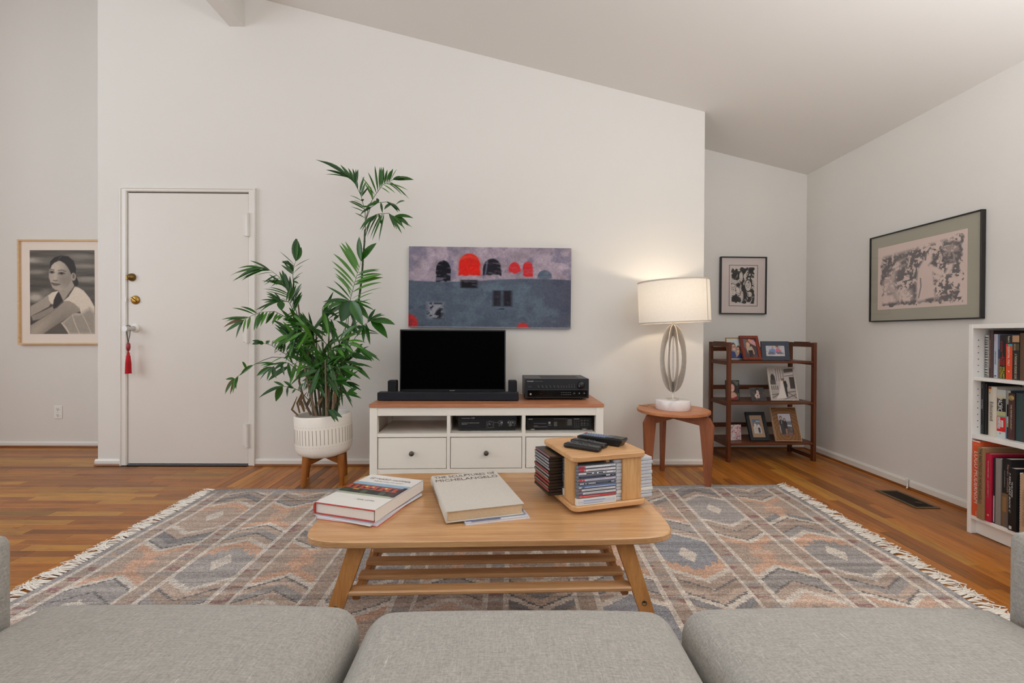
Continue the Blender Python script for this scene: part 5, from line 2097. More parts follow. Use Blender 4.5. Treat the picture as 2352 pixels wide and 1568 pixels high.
for i in range(12):
    M = RKM @ Matrix.Rotation(PI / 2, 4, 'Z') @ Matrix.Translation((-0.050 + pr.uniform(-0.002, 0.002), -0.1655 + pr.uniform(-0.003, 0.003), z))
    cm = M_CASEW if i == 2 else M_CASEL
    disc_case(M, 0.0112, cm, (206, 209, 216) if i % 2 else (150, 158, 176), None,
              ('%s case from below in the pale right rack stack' % NM[i]) if 0 < i < 11 else '%s clear disc case of the right rack stack' % ('bottom', 'topmost')[i // 11], 'discs in the right stack', d=0.148)
    z += 0.0113
z = z_lo
for i in range(13):
    M = RKM @ Matrix.Rotation(PI, 4, 'Z') @ Matrix.Translation((-0.050, -0.168 + pr.uniform(-0.002, 0.002), z))
    disc_case(M, 0.0104, M_CASED, (90, 84, 92), None,
              ('%s dark case from below in the rear rack stack' % NM[i]) if 0 < i < 12 else '%s dark disc case of the rear rack stack, toward the side table' % ('bottom', 'topmost')[i // 12], 'discs in the rear stack', d=0.152)
    z += 0.0105

# ------------------------------------------------------------------ remote controls on the rack
RT = TT + 0.188
M_REM = mat('remote_black', (26, 25, 26), 0.3, var=0.08, scale=40)
M_REMT = mat('remote_top', (34, 32, 30), 0.4, var=0.08, scale=40)
M_BTN = mat('remote_button', (40, 41, 44), 0.35)
M_BTNL = mat('remote_button_light', (120, 132, 156), 0.4)


def remote(lab, p0, p1, w, h, slim):
    """from end p0 to end p1 (room x,y), keys nearer p0"""
    p0, p1 = Vector((*p0, RT)), Vector((*p1, RT))
    L = (p1 - p0).length
    a = math.atan2(p1.y - p0.y, p1.x - p0.x)
    o = thing('remote_control', lab, 'remote control', tuple((p0 + p1) / 2), a, 'remotes on the disc rack')
    mb = MB()
    if slim:
        V, Fc = softbox(-L / 2, L / 2, -w / 2, w / 2, 0.0005, h, h * 0.46, seg=(18, 8, 6), crown=0.001)
        mb.add(V, Fc, True)
        mb.build('body', M_REM, o)
        mb = MB()
        ring = [(0.0125 * math.cos(t), 0.0125 * math.sin(t)) for t in [2 * PI * k / 24 for k in range(24)]]
        mb.lathe([(0.006, h + 0.0012), (0.0125, h + 0.0014), (0.013, h - 0.001)], 24, (-L / 2 + 0.042, 0, 0))
        mb.build('ring_key', M_BTN, o)
        for i in range(3):
            for j in range(3):
                mb = MB()
                mb.lathe([(0.0, 0.0030), (0.0032, 0.0026), (0.0036, 0.0)], 12, (-L / 2 + 0.064 + 0.0105 * i, (j - 1) * 0.0105, h - 0.0006))
                mb.build('key', M_BTN if (i + j) % 2 else M_PEWTER, o)
        mb = MB()
        mb.lathe([(0.0, 0.003), (0.0028, 0.0026), (0.0032, 0.0)], 12, (-L / 2 + 0.018, 0.006, h - 0.001))
        mb.build('power_key', M_BTNL, o)
    else:
        prof = [(-L / 2, 0.0005), (L / 2 - 0.014, 0.0005), (L / 2, h * 0.86), (L / 2 - 0.004, h), (-L / 2 + 0.01, h * 0.82), (-L / 2, h * 0.66)]
        mb.prism(prof, -w / 2, w / 2, 0.003, M=Matrix.Rotation(PI / 2, 4, 'X'))
        mb.build('body', M_REM, o)
        mb = MB()
        mb.box(L / 2 - 0.066, L / 2 - 0.004, -w / 2 + 0.004, w / 2 - 0.004, -0.0002, 0.0012, 0.0006,
               M=Matrix.Translation((0, 0, h * 0.998)) @ Matrix.Rotation(0.0, 4, 'Y'))
        mb.build('top_plate', M_REMT, o)
        slope = math.atan2(h * 0.18, L - 0.014)
        Mk = Matrix.Translation((-L / 2 + 0.01, 0, h * 0.82)) @ Matrix.Rotation(-slope, 4, 'Y')
        for i in range(12):
            for j in range(4):
                mb = MB()
                mb.box(0.006 + i * 0.0098, 0.0125 + i * 0.0098, -w / 2 + 0.006 + j * 0.0105, -w / 2 + 0.0125 + j * 0.0105, -0.001, 0.0030, 0.001, M=Mk)
                mb.build('key', M_BTNL if i > 0 or j < 2 else mat('red_key', (176, 44, 60), 0.4), o)
    return o


remote('slim black remote nearest the front edge of the disc rack', (0.206, 1.588), (0.316, 1.514), 0.036, 0.016, True)
remote('slim black remote lying between the two other remotes', (0.240, 1.648), (0.344, 1.560), 0.036, 0.016, True)
remote('large wedge-shaped black remote with many pale keys', (0.277, 1.697), (0.417, 1.588), 0.052, 0.027, False)

# ================================================================== BOOKS AND MAGAZINES ON THE COFFEE TABLE
M_TITLE = mat('title_ink', (112, 102, 100), 0.5)
M_CLOTH = mat('grey_bookcloth', (206, 200, 190), 0.85, var=0.10, scale=160, bmp=0.3)
M_JACKET = mat('white_jacket', (232, 229, 224), 0.3, var=0.01)
M_REDCASE = mat('red_bookcloth', (178, 62, 54), 0.6, var=0.08, scale=60)
M_PAGES = mat('white_page_block', (232, 227, 220), 0.85, var=0.06, scale=220)
M_PAGESY = mat('aged_page_block', (206, 180, 146), 0.9, var=0.16, scale=160)


def wavy_mag(o, w, d, th, m_cover, base=None, col=None):
    mb = MB()
    mb.box(-w / 2 + 0.001, w / 2 - 0.001, -d / 2 + 0.001, d / 2 - 0.001, 0.0004, th - 0.0004)
    mb.build('pages', M_PAGES, o)
    mb = MB()
    mb.box(-w / 2, w / 2, -d / 2, d / 2, th - 0.0004, th, col=col)
    mb.box(-w / 2, w / 2 + 0.002, -d / 2 - 0.001, d / 2, 0.0, 0.0010, col=base or col)
    mb.box(-w / 2 - 0.0004, -w / 2, -d / 2, d / 2, 0.0, th, col=col)
    return mb.build('cover', m_cover, o)


def hardback(o, w, d, th, case_m, page_m, board=0.003, over=0.004):
    """lies flat, spine on the -x side"""
    mb = MB()
    mb.box(-w / 2 + 0.006, w / 2 - over, -d / 2 + over, d / 2 - over, board, th - board, 0.0008)
    mb.build('page_block', page_m, o)
    mb = MB()
    mb.box(-w / 2 + 0.004, w / 2, -d / 2, d / 2, 0.0, board, 0.001)
    mb.box(-w / 2 + 0.004, w / 2, -d / 2, d / 2, th - board, th, 0.001)
    sp = []
    for k in range(7):
        a = -PI / 2 + PI * k / 6
        sp.append((-w / 2 + 0.006 - 0.007 * math.cos(a), th / 2 + th / 2 * math.sin(a)))
    pl = sp + [(-w / 2 + 0.007, th - 0.0005), (-w / 2 + 0.007, 0.0005)]
    mb.prism([(x, z_) for x, z_ in reversed(pl)], -d / 2, d / 2, 0.0, M=Matrix.Rotation(PI / 2, 4, 'X'))
    return mb.build('cover', case_m, o)


# stack on the left: magazines under a jacketed art book
B1 = (-0.4525, 1.540)
BA = math.radians(-18.5)
zt = TT
mags = [('magazine with pale cover and red edge, lowest in the left book stack', 0.214, 0.292, 0.005, -16, 0.004, -0.004, (222, 224, 232)),
        ('white magazine in the middle of the left book stack', 0.208, 0.285, 0.004, -22, 0.004, -0.010, (224, 228, 238)),
        ('magazine with white cover, directly under the jacketed art book', 0.212, 0.280, 0.004, -18, -0.006, -0.002, (216, 220, 230))]
for lab, w, d, th, a, dx, dy, c in mags:
    o = thing('magazine', lab, 'magazine', (B1[0] + dx, B1[1] + dy, zt), math.radians(a), 'magazines under the art book')
    wavy_mag(o, w, d, th, M_PLASTIC_PRINT, base=(190, 60, 62) if 'red edge' in lab else None, col=c)
    zt += th + 0.0002
o = thing('art_book', 'thick white-jacketed art book with a street picture on its cover, red boards', 'book', (B1[0], B1[1], zt), BA)
w, d, th = 0.222, 0.297, 0.036
hardback(o, w, d, th, M_REDCASE, M_PAGES)
mb = MB()
mb.box(-w / 2 + 0.004, w / 2 + 0.0012, -d / 2 + 0.004, d / 2 + 0.0008, th, th + 0.0007)
mb.box(w / 2 + 0.0002, w / 2 + 0.0012, -d / 2 + 0.004, d / 2, 0.001, th + 0.0007)
mb.box(-w / 2 - 0.0022, -w / 2 - 0.0014, -d / 2 + 0.004, d / 2, 0.005, th - 0.005)
jk = mb.build('dust_jacket', M_JACKET, o)
JT = th + 0.0009
pc = Pic(110, 60, (150, 180, 206))          # plain street frontage in bands
pc.put(pc.rect(-1, 2, 0.22, 0.26), (70, 60, 62))
pc.put(pc.rect(-1, 2, 0.26, 0.56, 0.02), (186, 76, 58))
for k in range(8):
    x = 0.06 + k * 0.118
    pc.put(pc.rect(x, x + 0.045, 0.30, 0.52, 0.015), (58, 38, 40))
    if k in (2, 3, 5):
        pc.put(pc.rect(x, x + 0.045, 0.30, 0.40, 0.015), (222, 196, 110))
pc.put(pc.rect(-1, 2, 0.56, 0.88, 0.02), (44, 46, 44))
for k, c in enumerate(((70, 76, 62), (60, 54, 50), (84, 90, 74), (34, 34, 38), (86, 88, 82), (84, 50, 46))):
    pc.put(pc.rect(0.04 + k * 0.16, 0.14 + k * 0.16, 0.63, 0.84, 0.02), c)
pc.put(pc.rect(0.16, 0.27, 0.57, 0.64, 0.02), (214, 150, 84))
pc.put(pc.rect(-1, 2, 0.88, 1.1, 0.02), (176, 182, 158))
pc.put(pc.rect(0.93, 1.0, 0.14, 0.9, 0.02), (52, 40, 50))
Mc = Matrix.Translation((-0.0005, 0.010, JT)) @ Matrix.Rotation(-PI / 2, 4, 'X')
pc.mesh('cover_picture', 0.217, 0.118, M_PLASTIC_PRINT, jk, Mc)
lettering('title_lettering', 'EDWARD HOPPER', M_TITLE, jk, frameM((0.0, 0.112, JT), (1, 0, 0), (0, 1, 0)), fit=0.165, fith=0.0155)
lettering('title_lettering', 'THE ART AND THE ARTIST', M_TITLE, jk, frameM((0.006, 0.088, JT), (1, 0, 0), (0, 1, 0)), fit=0.118, fith=0.0075)
lettering('author_lettering', 'GAIL LEVIN', M_TITLE, jk, frameM((0.034, -0.083, JT), (1, 0, 0), (0, 1, 0)), fit=0.064, fith=0.0085)
lettering('spine_lettering', 'EDWARD HOPPER', M_GREYINK, jk, frameM((-w / 2 - 0.0023, 0.02, th / 2), (0, -1, 0), (0, 0, 1)), fit=0.12, fith=0.010)

# middle: big cloth-bound volume on a crumpled magazine
o = thing('magazine', 'dark blue glossy magazine sticking out from under the grey cloth-bound volume', 'magazine', (-0.060, 1.535, TT), math.radians(15.5))
mc = wavy_mag(o, 0.205, 0.272, 0.006, M_PLASTIC_PRINT, col=(196, 200, 214))
pc = Pic(40, 50, (210, 214, 224))
pc.put(pc.rect(-1, 0.96, 0.55, 0.93, 0.06), (46, 50, 84))
pc.put(pc.ell(0.3, 0.84, 0.22, 0.08), (120, 70, 96))
pc.put(pc.rect(0.1, 0.55, 0.955, 0.985, 0.02), (60, 70, 110))
pc.put(pc.ell(0.8, 0.75, 0.2, 0.12), (92, 84, 70))
pc.put(pc.rect(0.02, 0.12, 0.9, 0.96, 0.02), (70, 100, 170))
pc.mesh('cover_picture', 0.203, 0.270, M_PLASTIC_PRINT, mc, Matrix.Translation((0, 0, 0.0063)) @ Matrix.Rotation(-PI / 2, 4, 'X'))
o = thing('art_book', 'large grey cloth-bound art book lying at the middle of the coffee table', 'book', (-0.113, 1.582, TT + 0.0068), math.radians(16.2))
w, d, th = 0.252, 0.358, 0.036
hardback(o, w, d, th, M_CLOTH, M_PAGESY, 0.0035, 0.005)
cv = [c for c in o.children if c.name.startswith('cover')][0]
M_BRONZE = mat('bronze_stamping', (112, 92, 84), 0.5, 0.2)
lettering('title_lettering', 'THE SCULPTURES OF', M_BRONZE, cv, frameM((0.0, 0.152, th + 0.0004), (1, 0, 0), (0, 1, 0)), fit=0.232, fith=0.0255)
lettering('title_lettering', 'MICHELANGELO', M_BRONZE, cv, frameM((0.0, 0.112, th + 0.0004), (1, 0, 0), (0, 1, 0)), fit=0.232, fith=0.0255)
lettering('spine_lettering', 'MICHELANGELO', M_BRONZE, cv, frameM((-w / 2 - 0.0016, 0.03, th / 2), (0, -1, 0), (0, 0, 1)), fit=0.16, fith=0.014)

# ================================================================== PICTURES ON THE WALLS
M_MOUNT = mat('white_mount', (234, 222, 210), 0.8, var=0.01)
M_MOUNTP = mat('pinkish_mount', (214, 202, 196), 0.8, var=0.01)
M_MOUNTG = mat('sage_mount', (170, 166, 149), 0.85, var=0.01)
M_FRAMEB = mat('black_frame', (30, 27, 26), 0.35, var=0.1)
M_FRAMEW = wood('pale_ash', (206, 170, 122), (226, 194, 150), 0, 0.45)


def bars(o, w, h, fw, fd, m, name='frame', b=0.0015):
    """four frame sticks around a w x h outside size, front face at y=-fd"""
    mb = MB()
    for a in ((-w / 2, w / 2, h / 2 - fw, h / 2), (-w / 2, w / 2, -h / 2, -h / 2 + fw), (-w / 2, -w / 2 + fw, -h / 2 + fw, h / 2 - fw), (w / 2 - fw, w / 2, -h / 2 + fw, h / 2 - fw)):
        mb.box(a[0], a[1], -fd, 0, a[2], a[3], b)
    return mb.build(name, m, o)


def pane(o, w, h, y, M=None):
    mb = MB()
    mb.box(-w / 2, w / 2, y, y + 0.0012, -h / 2, h / 2, M=M)
    return mb.build('glass_pane', M_GLASS, o)


# portrait in the hall
def portrait_pic():
    p = Pic(170, 222, (86, 80, 73))

    def q(pts):
        return [((x - 265) / 885.0, (y - 211) / 1155.0) for x, y in pts]
    n = p.noise(26, 2, 4, 3)
    p.shade(np.ones_like(p.u), 1.0)
    p.im *= (0.72 + 0.6 * n)[..., None]
    for cx, cy, rx, ry, c in ((330, 350, 150, 34, 205), (350, 512, 130, 30, 160), (500, 350, 140, 40, 120), (960, 300, 200, 36, 150), (1000, 430, 190, 28, 155), (1050, 600, 190, 26, 165), (1020, 632, 150, 22, 150),
                              (340, 862, 110, 60, 215), (480, 800, 70, 44, 140), (620, 330, 200, 30, 110)):
        p.put(0.75 * p.ell((cx - 265) / 885.0, (cy - 211) / 1155.0, rx / 885.0, ry / 1155.0, e=1.1), (c, c * 0.95, c * 0.88))
    p.put(p.poly(q([(275, 1190), (340, 1200), (400, 1370), (275, 1370)])), (70, 64, 58))
    p.put(p.poly(q([(280, 1120), (420, 1060), (580, 980), (620, 1020), (400, 1160), (300, 1180)])), (150, 140, 128))
    p.put(p.poly(q([(540, 1290), (700, 1200), (820, 1370), (560, 1370)])), (96, 88, 80))
    # pony tail and back hair
    p.put(p.poly(q([(870, 540), (905, 590), (928, 650), (918, 700), (872, 712), (846, 640)])), (46, 41, 37))
    p.put(p.poly(q([(536, 440), (545, 370), (600, 312), (690, 286), (790, 296), (866, 360), (896, 460), (890, 545), (850, 580), (800, 520), (700, 360), (600, 370), (545, 440)])), (44, 39, 35))
    # neck, face, ear
    p.put(p.poly(q([(640, 745), (830, 610), (872, 700), (800, 800), (745, 880), (715, 905), (680, 830)])), (168, 156, 142))
    face = p.poly(q([(536, 430), (560, 385), (610, 358), (655, 348), (700, 358), (765, 410), (812, 490), (834, 560), (826, 640), (790, 700), (735, 742), (680, 766), (612, 758), (572, 728), (548, 664), (524, 590), (526, 500)]))
    p.put(face, (178, 166, 152))
    p.put(p.poly(q([(530, 470), (538, 420), (566, 372), (620, 336), (690, 320), (690, 338), (650, 362), (600, 384), (562, 424), (546, 470)])), (48, 42, 38))
    p.put(p.poly(q([(660, 320), (760, 330), (850, 420), (872, 520), (840, 560), (822, 520), (790, 450), (740, 392), (690, 362), (655, 352)])), (44, 39, 35))
    p.put(0.5 * p.line(q([(652, 350), (672, 318), (700, 296)]), 0.010), (120, 110, 100))
    p.shade(face * smooth(p.u, 0.42, 0.68), 0.82)
    p.shade(face * p.ell(0.36, 0.20, 0.14, 0.07, e=1.2), 1.12)
    p.shade(face * p.ell(0.50, 0.36, 0.08, 0.06, e=1.2), 0.88)
    p.put(p.ell((860 - 265) / 885, (577 - 211) / 1155, 34 / 885, 56 / 1155), (168, 156, 142))
    p.put(0.8 * p.ell((862 - 265) / 885, (570 - 211) / 1155, 16 / 885, 34 / 1155, e=0.6), (96, 86, 78))
    for ex, ey, rw in ((566, 516, 30), (697, 532, 38)):
        p.put(0.55 * p.ell((ex - 265) / 885, (ey - 211) / 1155, rw * 1.3 / 885, 22 / 1155, e=0.9), (92, 82, 74))
        p.put(p.ell((ex - 265) / 885, (ey - 211) / 1155, rw / 885, 11 / 1155, e=0.4), (120, 110, 102))
        p.put(p.ell((ex - 265) / 885, (ey - 211) / 1155, rw * 0.45 / 885, 12 / 1155, e=0.5), (34, 30, 28))
        p.put(0.9 * p.line(q([(ex - rw, ey - 4), (ex, ey - 14), (ex + rw, ey)]), 0.008), (44, 38, 34))
    p.put(0.7 * p.line(q([(532, 488), (560, 476), (596, 484)]), 0.011), (70, 62, 55))
    p.put(0.7 * p.line(q([(655, 494), (700, 484), (756, 504)]), 0.011), (70, 62, 55))
    p.shade(p.poly(q([(610, 520), (640, 600), (646, 626), (600, 632), (572, 612), (598, 570)]), 0.05), 1.10)
    p.put(0.8 * p.line(q([(585, 626), (612, 634), (640, 628)]), 0.010), (84, 74, 66))
    p.put(p.poly(q([(556, 660), (590, 662), (612, 668), (672, 680), (640, 706), (600, 706), (570, 690)])), (128, 112, 102))
    p.put(p.line(q([(556, 662), (600, 676), (676, 682)]), 0.008), (58, 50, 46))
    # arms and shirt
    p.put(p.poly(q([(270, 985), (400, 908), (512, 826), (560, 930), (520, 990), (400, 1056), (270, 1122)])), (168, 156, 142))
    p.put(p.poly(q([(512, 834), (570, 790), (648, 772), (660, 790), (612, 860), (578, 960), (552, 950), (524, 900)])), (222, 208, 190))
    p.put(p.poly(q([(655, 780), (690, 850), (712, 905), (640, 980), (592, 1022), (578, 1000), (588, 900), (625, 820)])), (52, 46, 42))
    p.put(p.poly(q([(880, 712), (930, 726), (1000, 770), (1080, 870), (1145, 990), (1160, 1370), (790, 1370), (690, 1214), (780, 1140), (860, 1070), (960, 1085), (940, 1000), (850, 935), (760, 905), (715, 915), (790, 852), (850, 760)])), (222, 208, 190))
    body = p.poly(q([(830, 1090), (960, 1090), (1080, 1010), (1150, 1080), (1160, 1370), (800, 1370), (700, 1215)]), 0.06)
    p.shade(body, 0.72)
    p.put(0.7 * p.line(q([(838, 1100), (880, 1230), (940, 1370)]), 0.012), (226, 212, 194))
    p.put(0.7 * p.line(q([(985, 1110), (1050, 1240), (1100, 1370)]), 0.012), (210, 196, 178))
    p.put(0.7 * p.line(q([(690, 1214), (760, 1290), (800, 1370)]), 0.012), (226, 212, 194))
    arm = p.poly(q([(270, 1246), (400, 1166), (590, 1040), (735, 915), (800, 908), (880, 950), (944, 1020), (955, 1052), (850, 1090), (720, 1180), (560, 1282), (440, 1366), (270, 1370)]))
    p.put(arm, (162, 150, 136))
    p.shade(arm * smooth(p.v, 0.60, 1.0) * smooth(p.u, 0.0, 0.5), 0.78)
    p.shade(arm * p.ell(0.2, 0.9, 0.25, 0.06, -0.5, 1.2), 1.12)
    p.put(0.8 * p.line(q([(735, 908), (800, 902), (880, 945), (950, 1020), (965, 1080)]), 0.014), (222, 208, 190))
    p.im *= (0.965 + 0.07 * p.noise(110, 90, 17, 1))[..., None]
    return p


t = thing('framed_portrait', 'black and white portrait of a woman in a white tee, pale frame', 'framed picture', (-3.832, WB - 0.0015, 1.3415), 0.0, ry=math.radians(-0.35))
bars(t, 0.735, 0.905, 0.015, 0.032, M_FRAMEW)
mb = MB()
mb.box(-0.355, 0.355, -0.014, -0.002, -0.44, 0.44)
mb.build('mount', M_MOUNT, t)
portrait_pic().mesh('portrait', 0.552, 0.722, M_PRINT, t, Matrix.Translation((0, -0.0146, 0.0)))


# painting over the television: soft blocks of red and black on mauve and slate
def canvas_pic():
    p = Pic(300, 152, (160, 146, 158))
    n = p.noise(9, 18, 31, 4)
    fine = p.noise(70, 140, 33, 2)
    p.im *= (0.80 + 0.38 * n)[..., None]
    p.put(0.55 * smooth(p.noise(7, 12, 41, 4), 0.54, 0.72), (104, 104, 126))
    hz = 0.415 + 0.020 * np.sin(p.u * 6.0 + 0.2) - 0.016 * p.u
    low = smooth(p.v, hz - 0.006, hz + 0.008)
    p.put(low, (84, 94, 108))
    p.put(low * 0.5 * smooth(p.u, 0.7, 1.0), (74, 72, 88))
    p.put(low * 0.45 * smooth(p.noise(6, 10, 51, 4), 0.5, 0.75), (104, 122, 134))
    p.put(low * 0.5 * smooth(p.noise(8, 12, 53, 4), 0.56, 0.75), (66, 74, 92))

    def arch(u0, u1, v0, v1, col, seed, gap=0.35, gcol=(128, 124, 136), top=0.5):
        cx, rx = (u0 + u1) / 2, (u1 - u0) / 2
        h = v1 - v0
        wob = (p.noise(20, 40, seed + 9, 2) - 0.5) * 0.02
        m = np.clip(np.minimum(np.minimum((p.u - u0 + wob) / 0.008, (u1 - p.u + wob) / 0.008), np.minimum((v1 - p.v + wob * 2) / 0.014, 9)) + 0.5, 0, 1)
        dome = np.clip((1 - np.sqrt(((p.u - cx) / rx) ** 2 + (np.minimum(0, p.v - (v0 + h * top)) / (h * top)) ** 2)) / 0.10 + 0.5, 0, 1)
        m = m * dome
        p.put(0.5 * np.clip(dome * 1.0, 0, 1) * np.clip((p.v - v0) / 0.02, 0, 1) * np.clip((v1 + 0.02 - p.v) / 0.03, 0, 1) * 0.6, gcol)
        scr = smooth(p.noise(44, 16, seed, 3), 0.56, 0.66) * gap * 2
        p.put(m, col)
        p.put(m * np.clip(scr, 0, 0.9), gcol)
        return m
    arch(0.165, 0.258, 0.170, 0.425, (26, 26, 34), 61, 0.30, (140, 138, 156))
    arch(0.305, 0.440, 0.080, 0.350, (208, 38, 30), 63, 0.12, (190, 92, 84), 0.6)
    p.put(0.5 * p.rect(0.318, 0.43, 0.22, 0.34, 0.05), (232, 32, 24))
    p.put(0.5 * p.line([(0.325, 0.14), (0.37, 0.11), (0.42, 0.14)], 0.03, 0.03), (226, 84, 60))
    arch(0.455, 0.570, 0.140, 0.345, (36, 34, 42), 65, 0.24, (124, 118, 132), 0.7)
    p.put(0.8 * p.line([(0.482, 0.17), (0.47, 0.34)], 0.008), (120, 130, 150))
    arch(0.612, 0.688, 0.180, 0.312, (200, 48, 52), 67, 0.14, (160, 110, 124), 0.8)
    arch(0.700, 0.765, 0.170, 0.350, (196, 46, 50), 69, 0.16, (168, 110, 120), 0.5)
    arch(0.790, 0.884, 0.275, 0.385, (82, 98, 112), 71, 0.25, (120, 120, 134), 0.9)
    p.put(0.96 * p.rect(0.320, 0.422, 0.408, 0.505, 0.018), (26, 24, 30))
    p.put(0.6 * p.rect(0.320, 0.422, 0.408, 0.505, 0.02) * smooth(p.noise(60, 20, 75, 2), 0.60, 0.68), (92, 92, 104))
    for u0, u1 in ((0.520, 0.570), (0.582, 0.634)):
        p.put(0.22 * p.rect(u0 - 0.012, u1 + 0.012, 0.50, 0.76, 0.10), (108, 138, 156))
        p.put(0.96 * p.rect(u0, u1, 0.535, 0.728, 0.02), (36, 32, 40))
        p.put(0.5 * p.rect(u0 + 0.01, u1 - 0.01, 0.57, 0.70, 0.03) * smooth(p.noise(60, 60, 77, 2), 0.55, 0.65), (74, 72, 82))
    p.put(0.7 * p.rect(0.545, 0.60, 0.752, 0.772, 0.008) * smooth(p.noise(50, 60, 79, 1), 0.5, 0.6), (44, 46, 56))
    m = p.rect(0.120, 0.212, 0.690, 0.885, 0.04)
    p.put(0.85 * m, (150, 150, 158))
    p.put(m * smooth(p.noise(30, 36, 81, 3), 0.52, 0.60), (40, 42, 50))
    p.put(m * p.ell(0.195, 0.82, 0.03, 0.08, 0.3, 0.5) * smooth(p.noise(24, 44, 87, 2), 0.40, 0.46), (30, 32, 40))
    p.put(0.8 * p.rect(0.155, 0.206, 0.692, 0.712, 0.01), (36, 38, 46))
    p.put(0.95 * p.ell(-0.005, 0.95, 0.062, 0.115), (194, 44, 42))
    p.put(0.5 * p.ell(0.0, 0.95, 0.05, 0.10) * smooth(p.noise(60, 120, 83, 2), 0.58, 0.64), (90, 50, 66))
    p.put(0.95 * p.ell(0.704, 1.0, 0.038, 0.07), (190, 52, 54))
    p.put(0.7 * p.rect(-1, 2, 0.985, 1.1, 0.01), (150, 152, 160))
    p.im *= (0.90 + 0.20 * fine)[..., None]
    return p


t = thing('canvas_painting', 'wide abstract canvas of red and black arches above the television', 'painting', (-0.1265, WD - 0.0015, 1.3445), 0.0, ry=math.radians(0.3))
mb = MB()
mb.box(-0.607, 0.607, -0.030, 0.0, -0.302, 0.302, 0.0015)
mb.build('stretcher', mat('canvas_edge', (128, 118, 122), 0.85, var=0.15, scale=30), t)
canvas_pic().mesh('painted_face', 1.214, 0.604, M_CANVAS, t, Matrix.Translation((0, -0.0306, 0)))


# alcove print: black ink marks inside a ruled line
def ink_pic():
    p = Pic(160, 200, (212, 202, 192))
    w1 = p.noise(4, 3, 12, 3)
    w2 = p.noise(4, 3, 14, 3)
    n = vnoise((200, 160), (7, 7), 18, 5, ((w1 - 0.5) * 0.55, (w2 - 0.5) * 0.35))
    lines = np.sin((p.u * 9 + p.v * 2 + (w1 - 0.5) * 20 + (w2 - 0.5) * 12) * 3.2)
    ink = np.clip(smooth(n, 0.52, 0.54) * 0.95 + smooth(lines, 0.62, 0.72) * 0.85, 0, 1)
    for a in ((0.10, 0.14, 0.16, 0.17), (0.20, 0.90, 0.22, 0.11), (0.86, 0.08, 0.14, 0.10), (0.30, 0.48, 0.09, 0.06), (0.52, 0.58, 0.09, 0.10), (0.58, 0.76, 0.11, 0.12), (0.50, 0.13, 0.09, 0.07)):
        ink = np.maximum(ink, p.ell(*a, e=0.3))
    for a, k in (((0.72, 0.50, 0.13, 0.15), 1.0), ((0.78, 0.74, 0.10, 0.07), 1.0), ((0.42, 0.26, 0.08, 0.14), 0.9), ((0.16, 0.40, 0.15, 0.06), 0.9), ((0.10, 0.70, 0.10, 0.08), 1.0), ((0.47, 0.80, 0.06, 0.14), 0.9), ((0.74, 0.31, 0.05, 0.04), 0.9)):
        ink = ink * (1 - k * p.ell(*a, e=0.25))
    ink = np.maximum(ink, smooth(lines, 0.80, 0.90) * smooth(p.noise(16, 12, 29, 3), 0.42, 0.52) * 0.9)
    ring = p.ell(0.72, 0.50, 0.155, 0.175, e=0.12) * (1 - p.ell(0.72, 0.50, 0.13, 0.15, e=0.12))
    ink = np.maximum(ink, ring)
    ink = np.maximum(ink, p.ell(0.74, 0.29, 0.10, 0.065, e=0.2) * (1 - p.ell(0.75, 0.31, 0.05, 0.035, e=0.3)))
    edge = np.minimum(np.minimum(p.u, 1 - p.u) * 1.0, np.minimum(p.v, 1 - p.v)) + (p.noise(9, 7, 22, 2) - 0.5) * 0.16
    ink = ink * smooth(edge, 0.005, 0.03)
    p.put(ink, (44, 42, 40))
    return p


t = thing('framed_print', 'black and white ink print in a thin black frame above the folding shelf', 'framed picture', (2.070, WB - 0.0015, 1.4325), 0.0, ry=math.radians(0.2))
bars(t, 0.406, 0.502, 0.009, 0.032, M_FRAMEB)
mb = MB()
mb.box(-0.196, 0.196, -0.018, -0.002, -0.243, 0.243)
mb.build('mount', M_MOUNTP, t)
mb = MB()
for a in ((-0.125, 0.128, 0.179 - 0.004, 0.179), (-0.125, 0.128, -0.180, -0.176), (-0.125, -0.121, -0.176, 0.175), (0.124, 0.128, -0.176, 0.175)):
    mb.box(a[0], a[1], -0.0186, -0.0178, a[2], a[3])
mb.build('ruled_line', M_INK, t)
ink_pic().mesh('print', 0.208, 0.318, M_PRINT, t, Matrix.Translation((-0.002, -0.0188, 0.000)))
pane(t, 0.388, 0.484, -0.026)


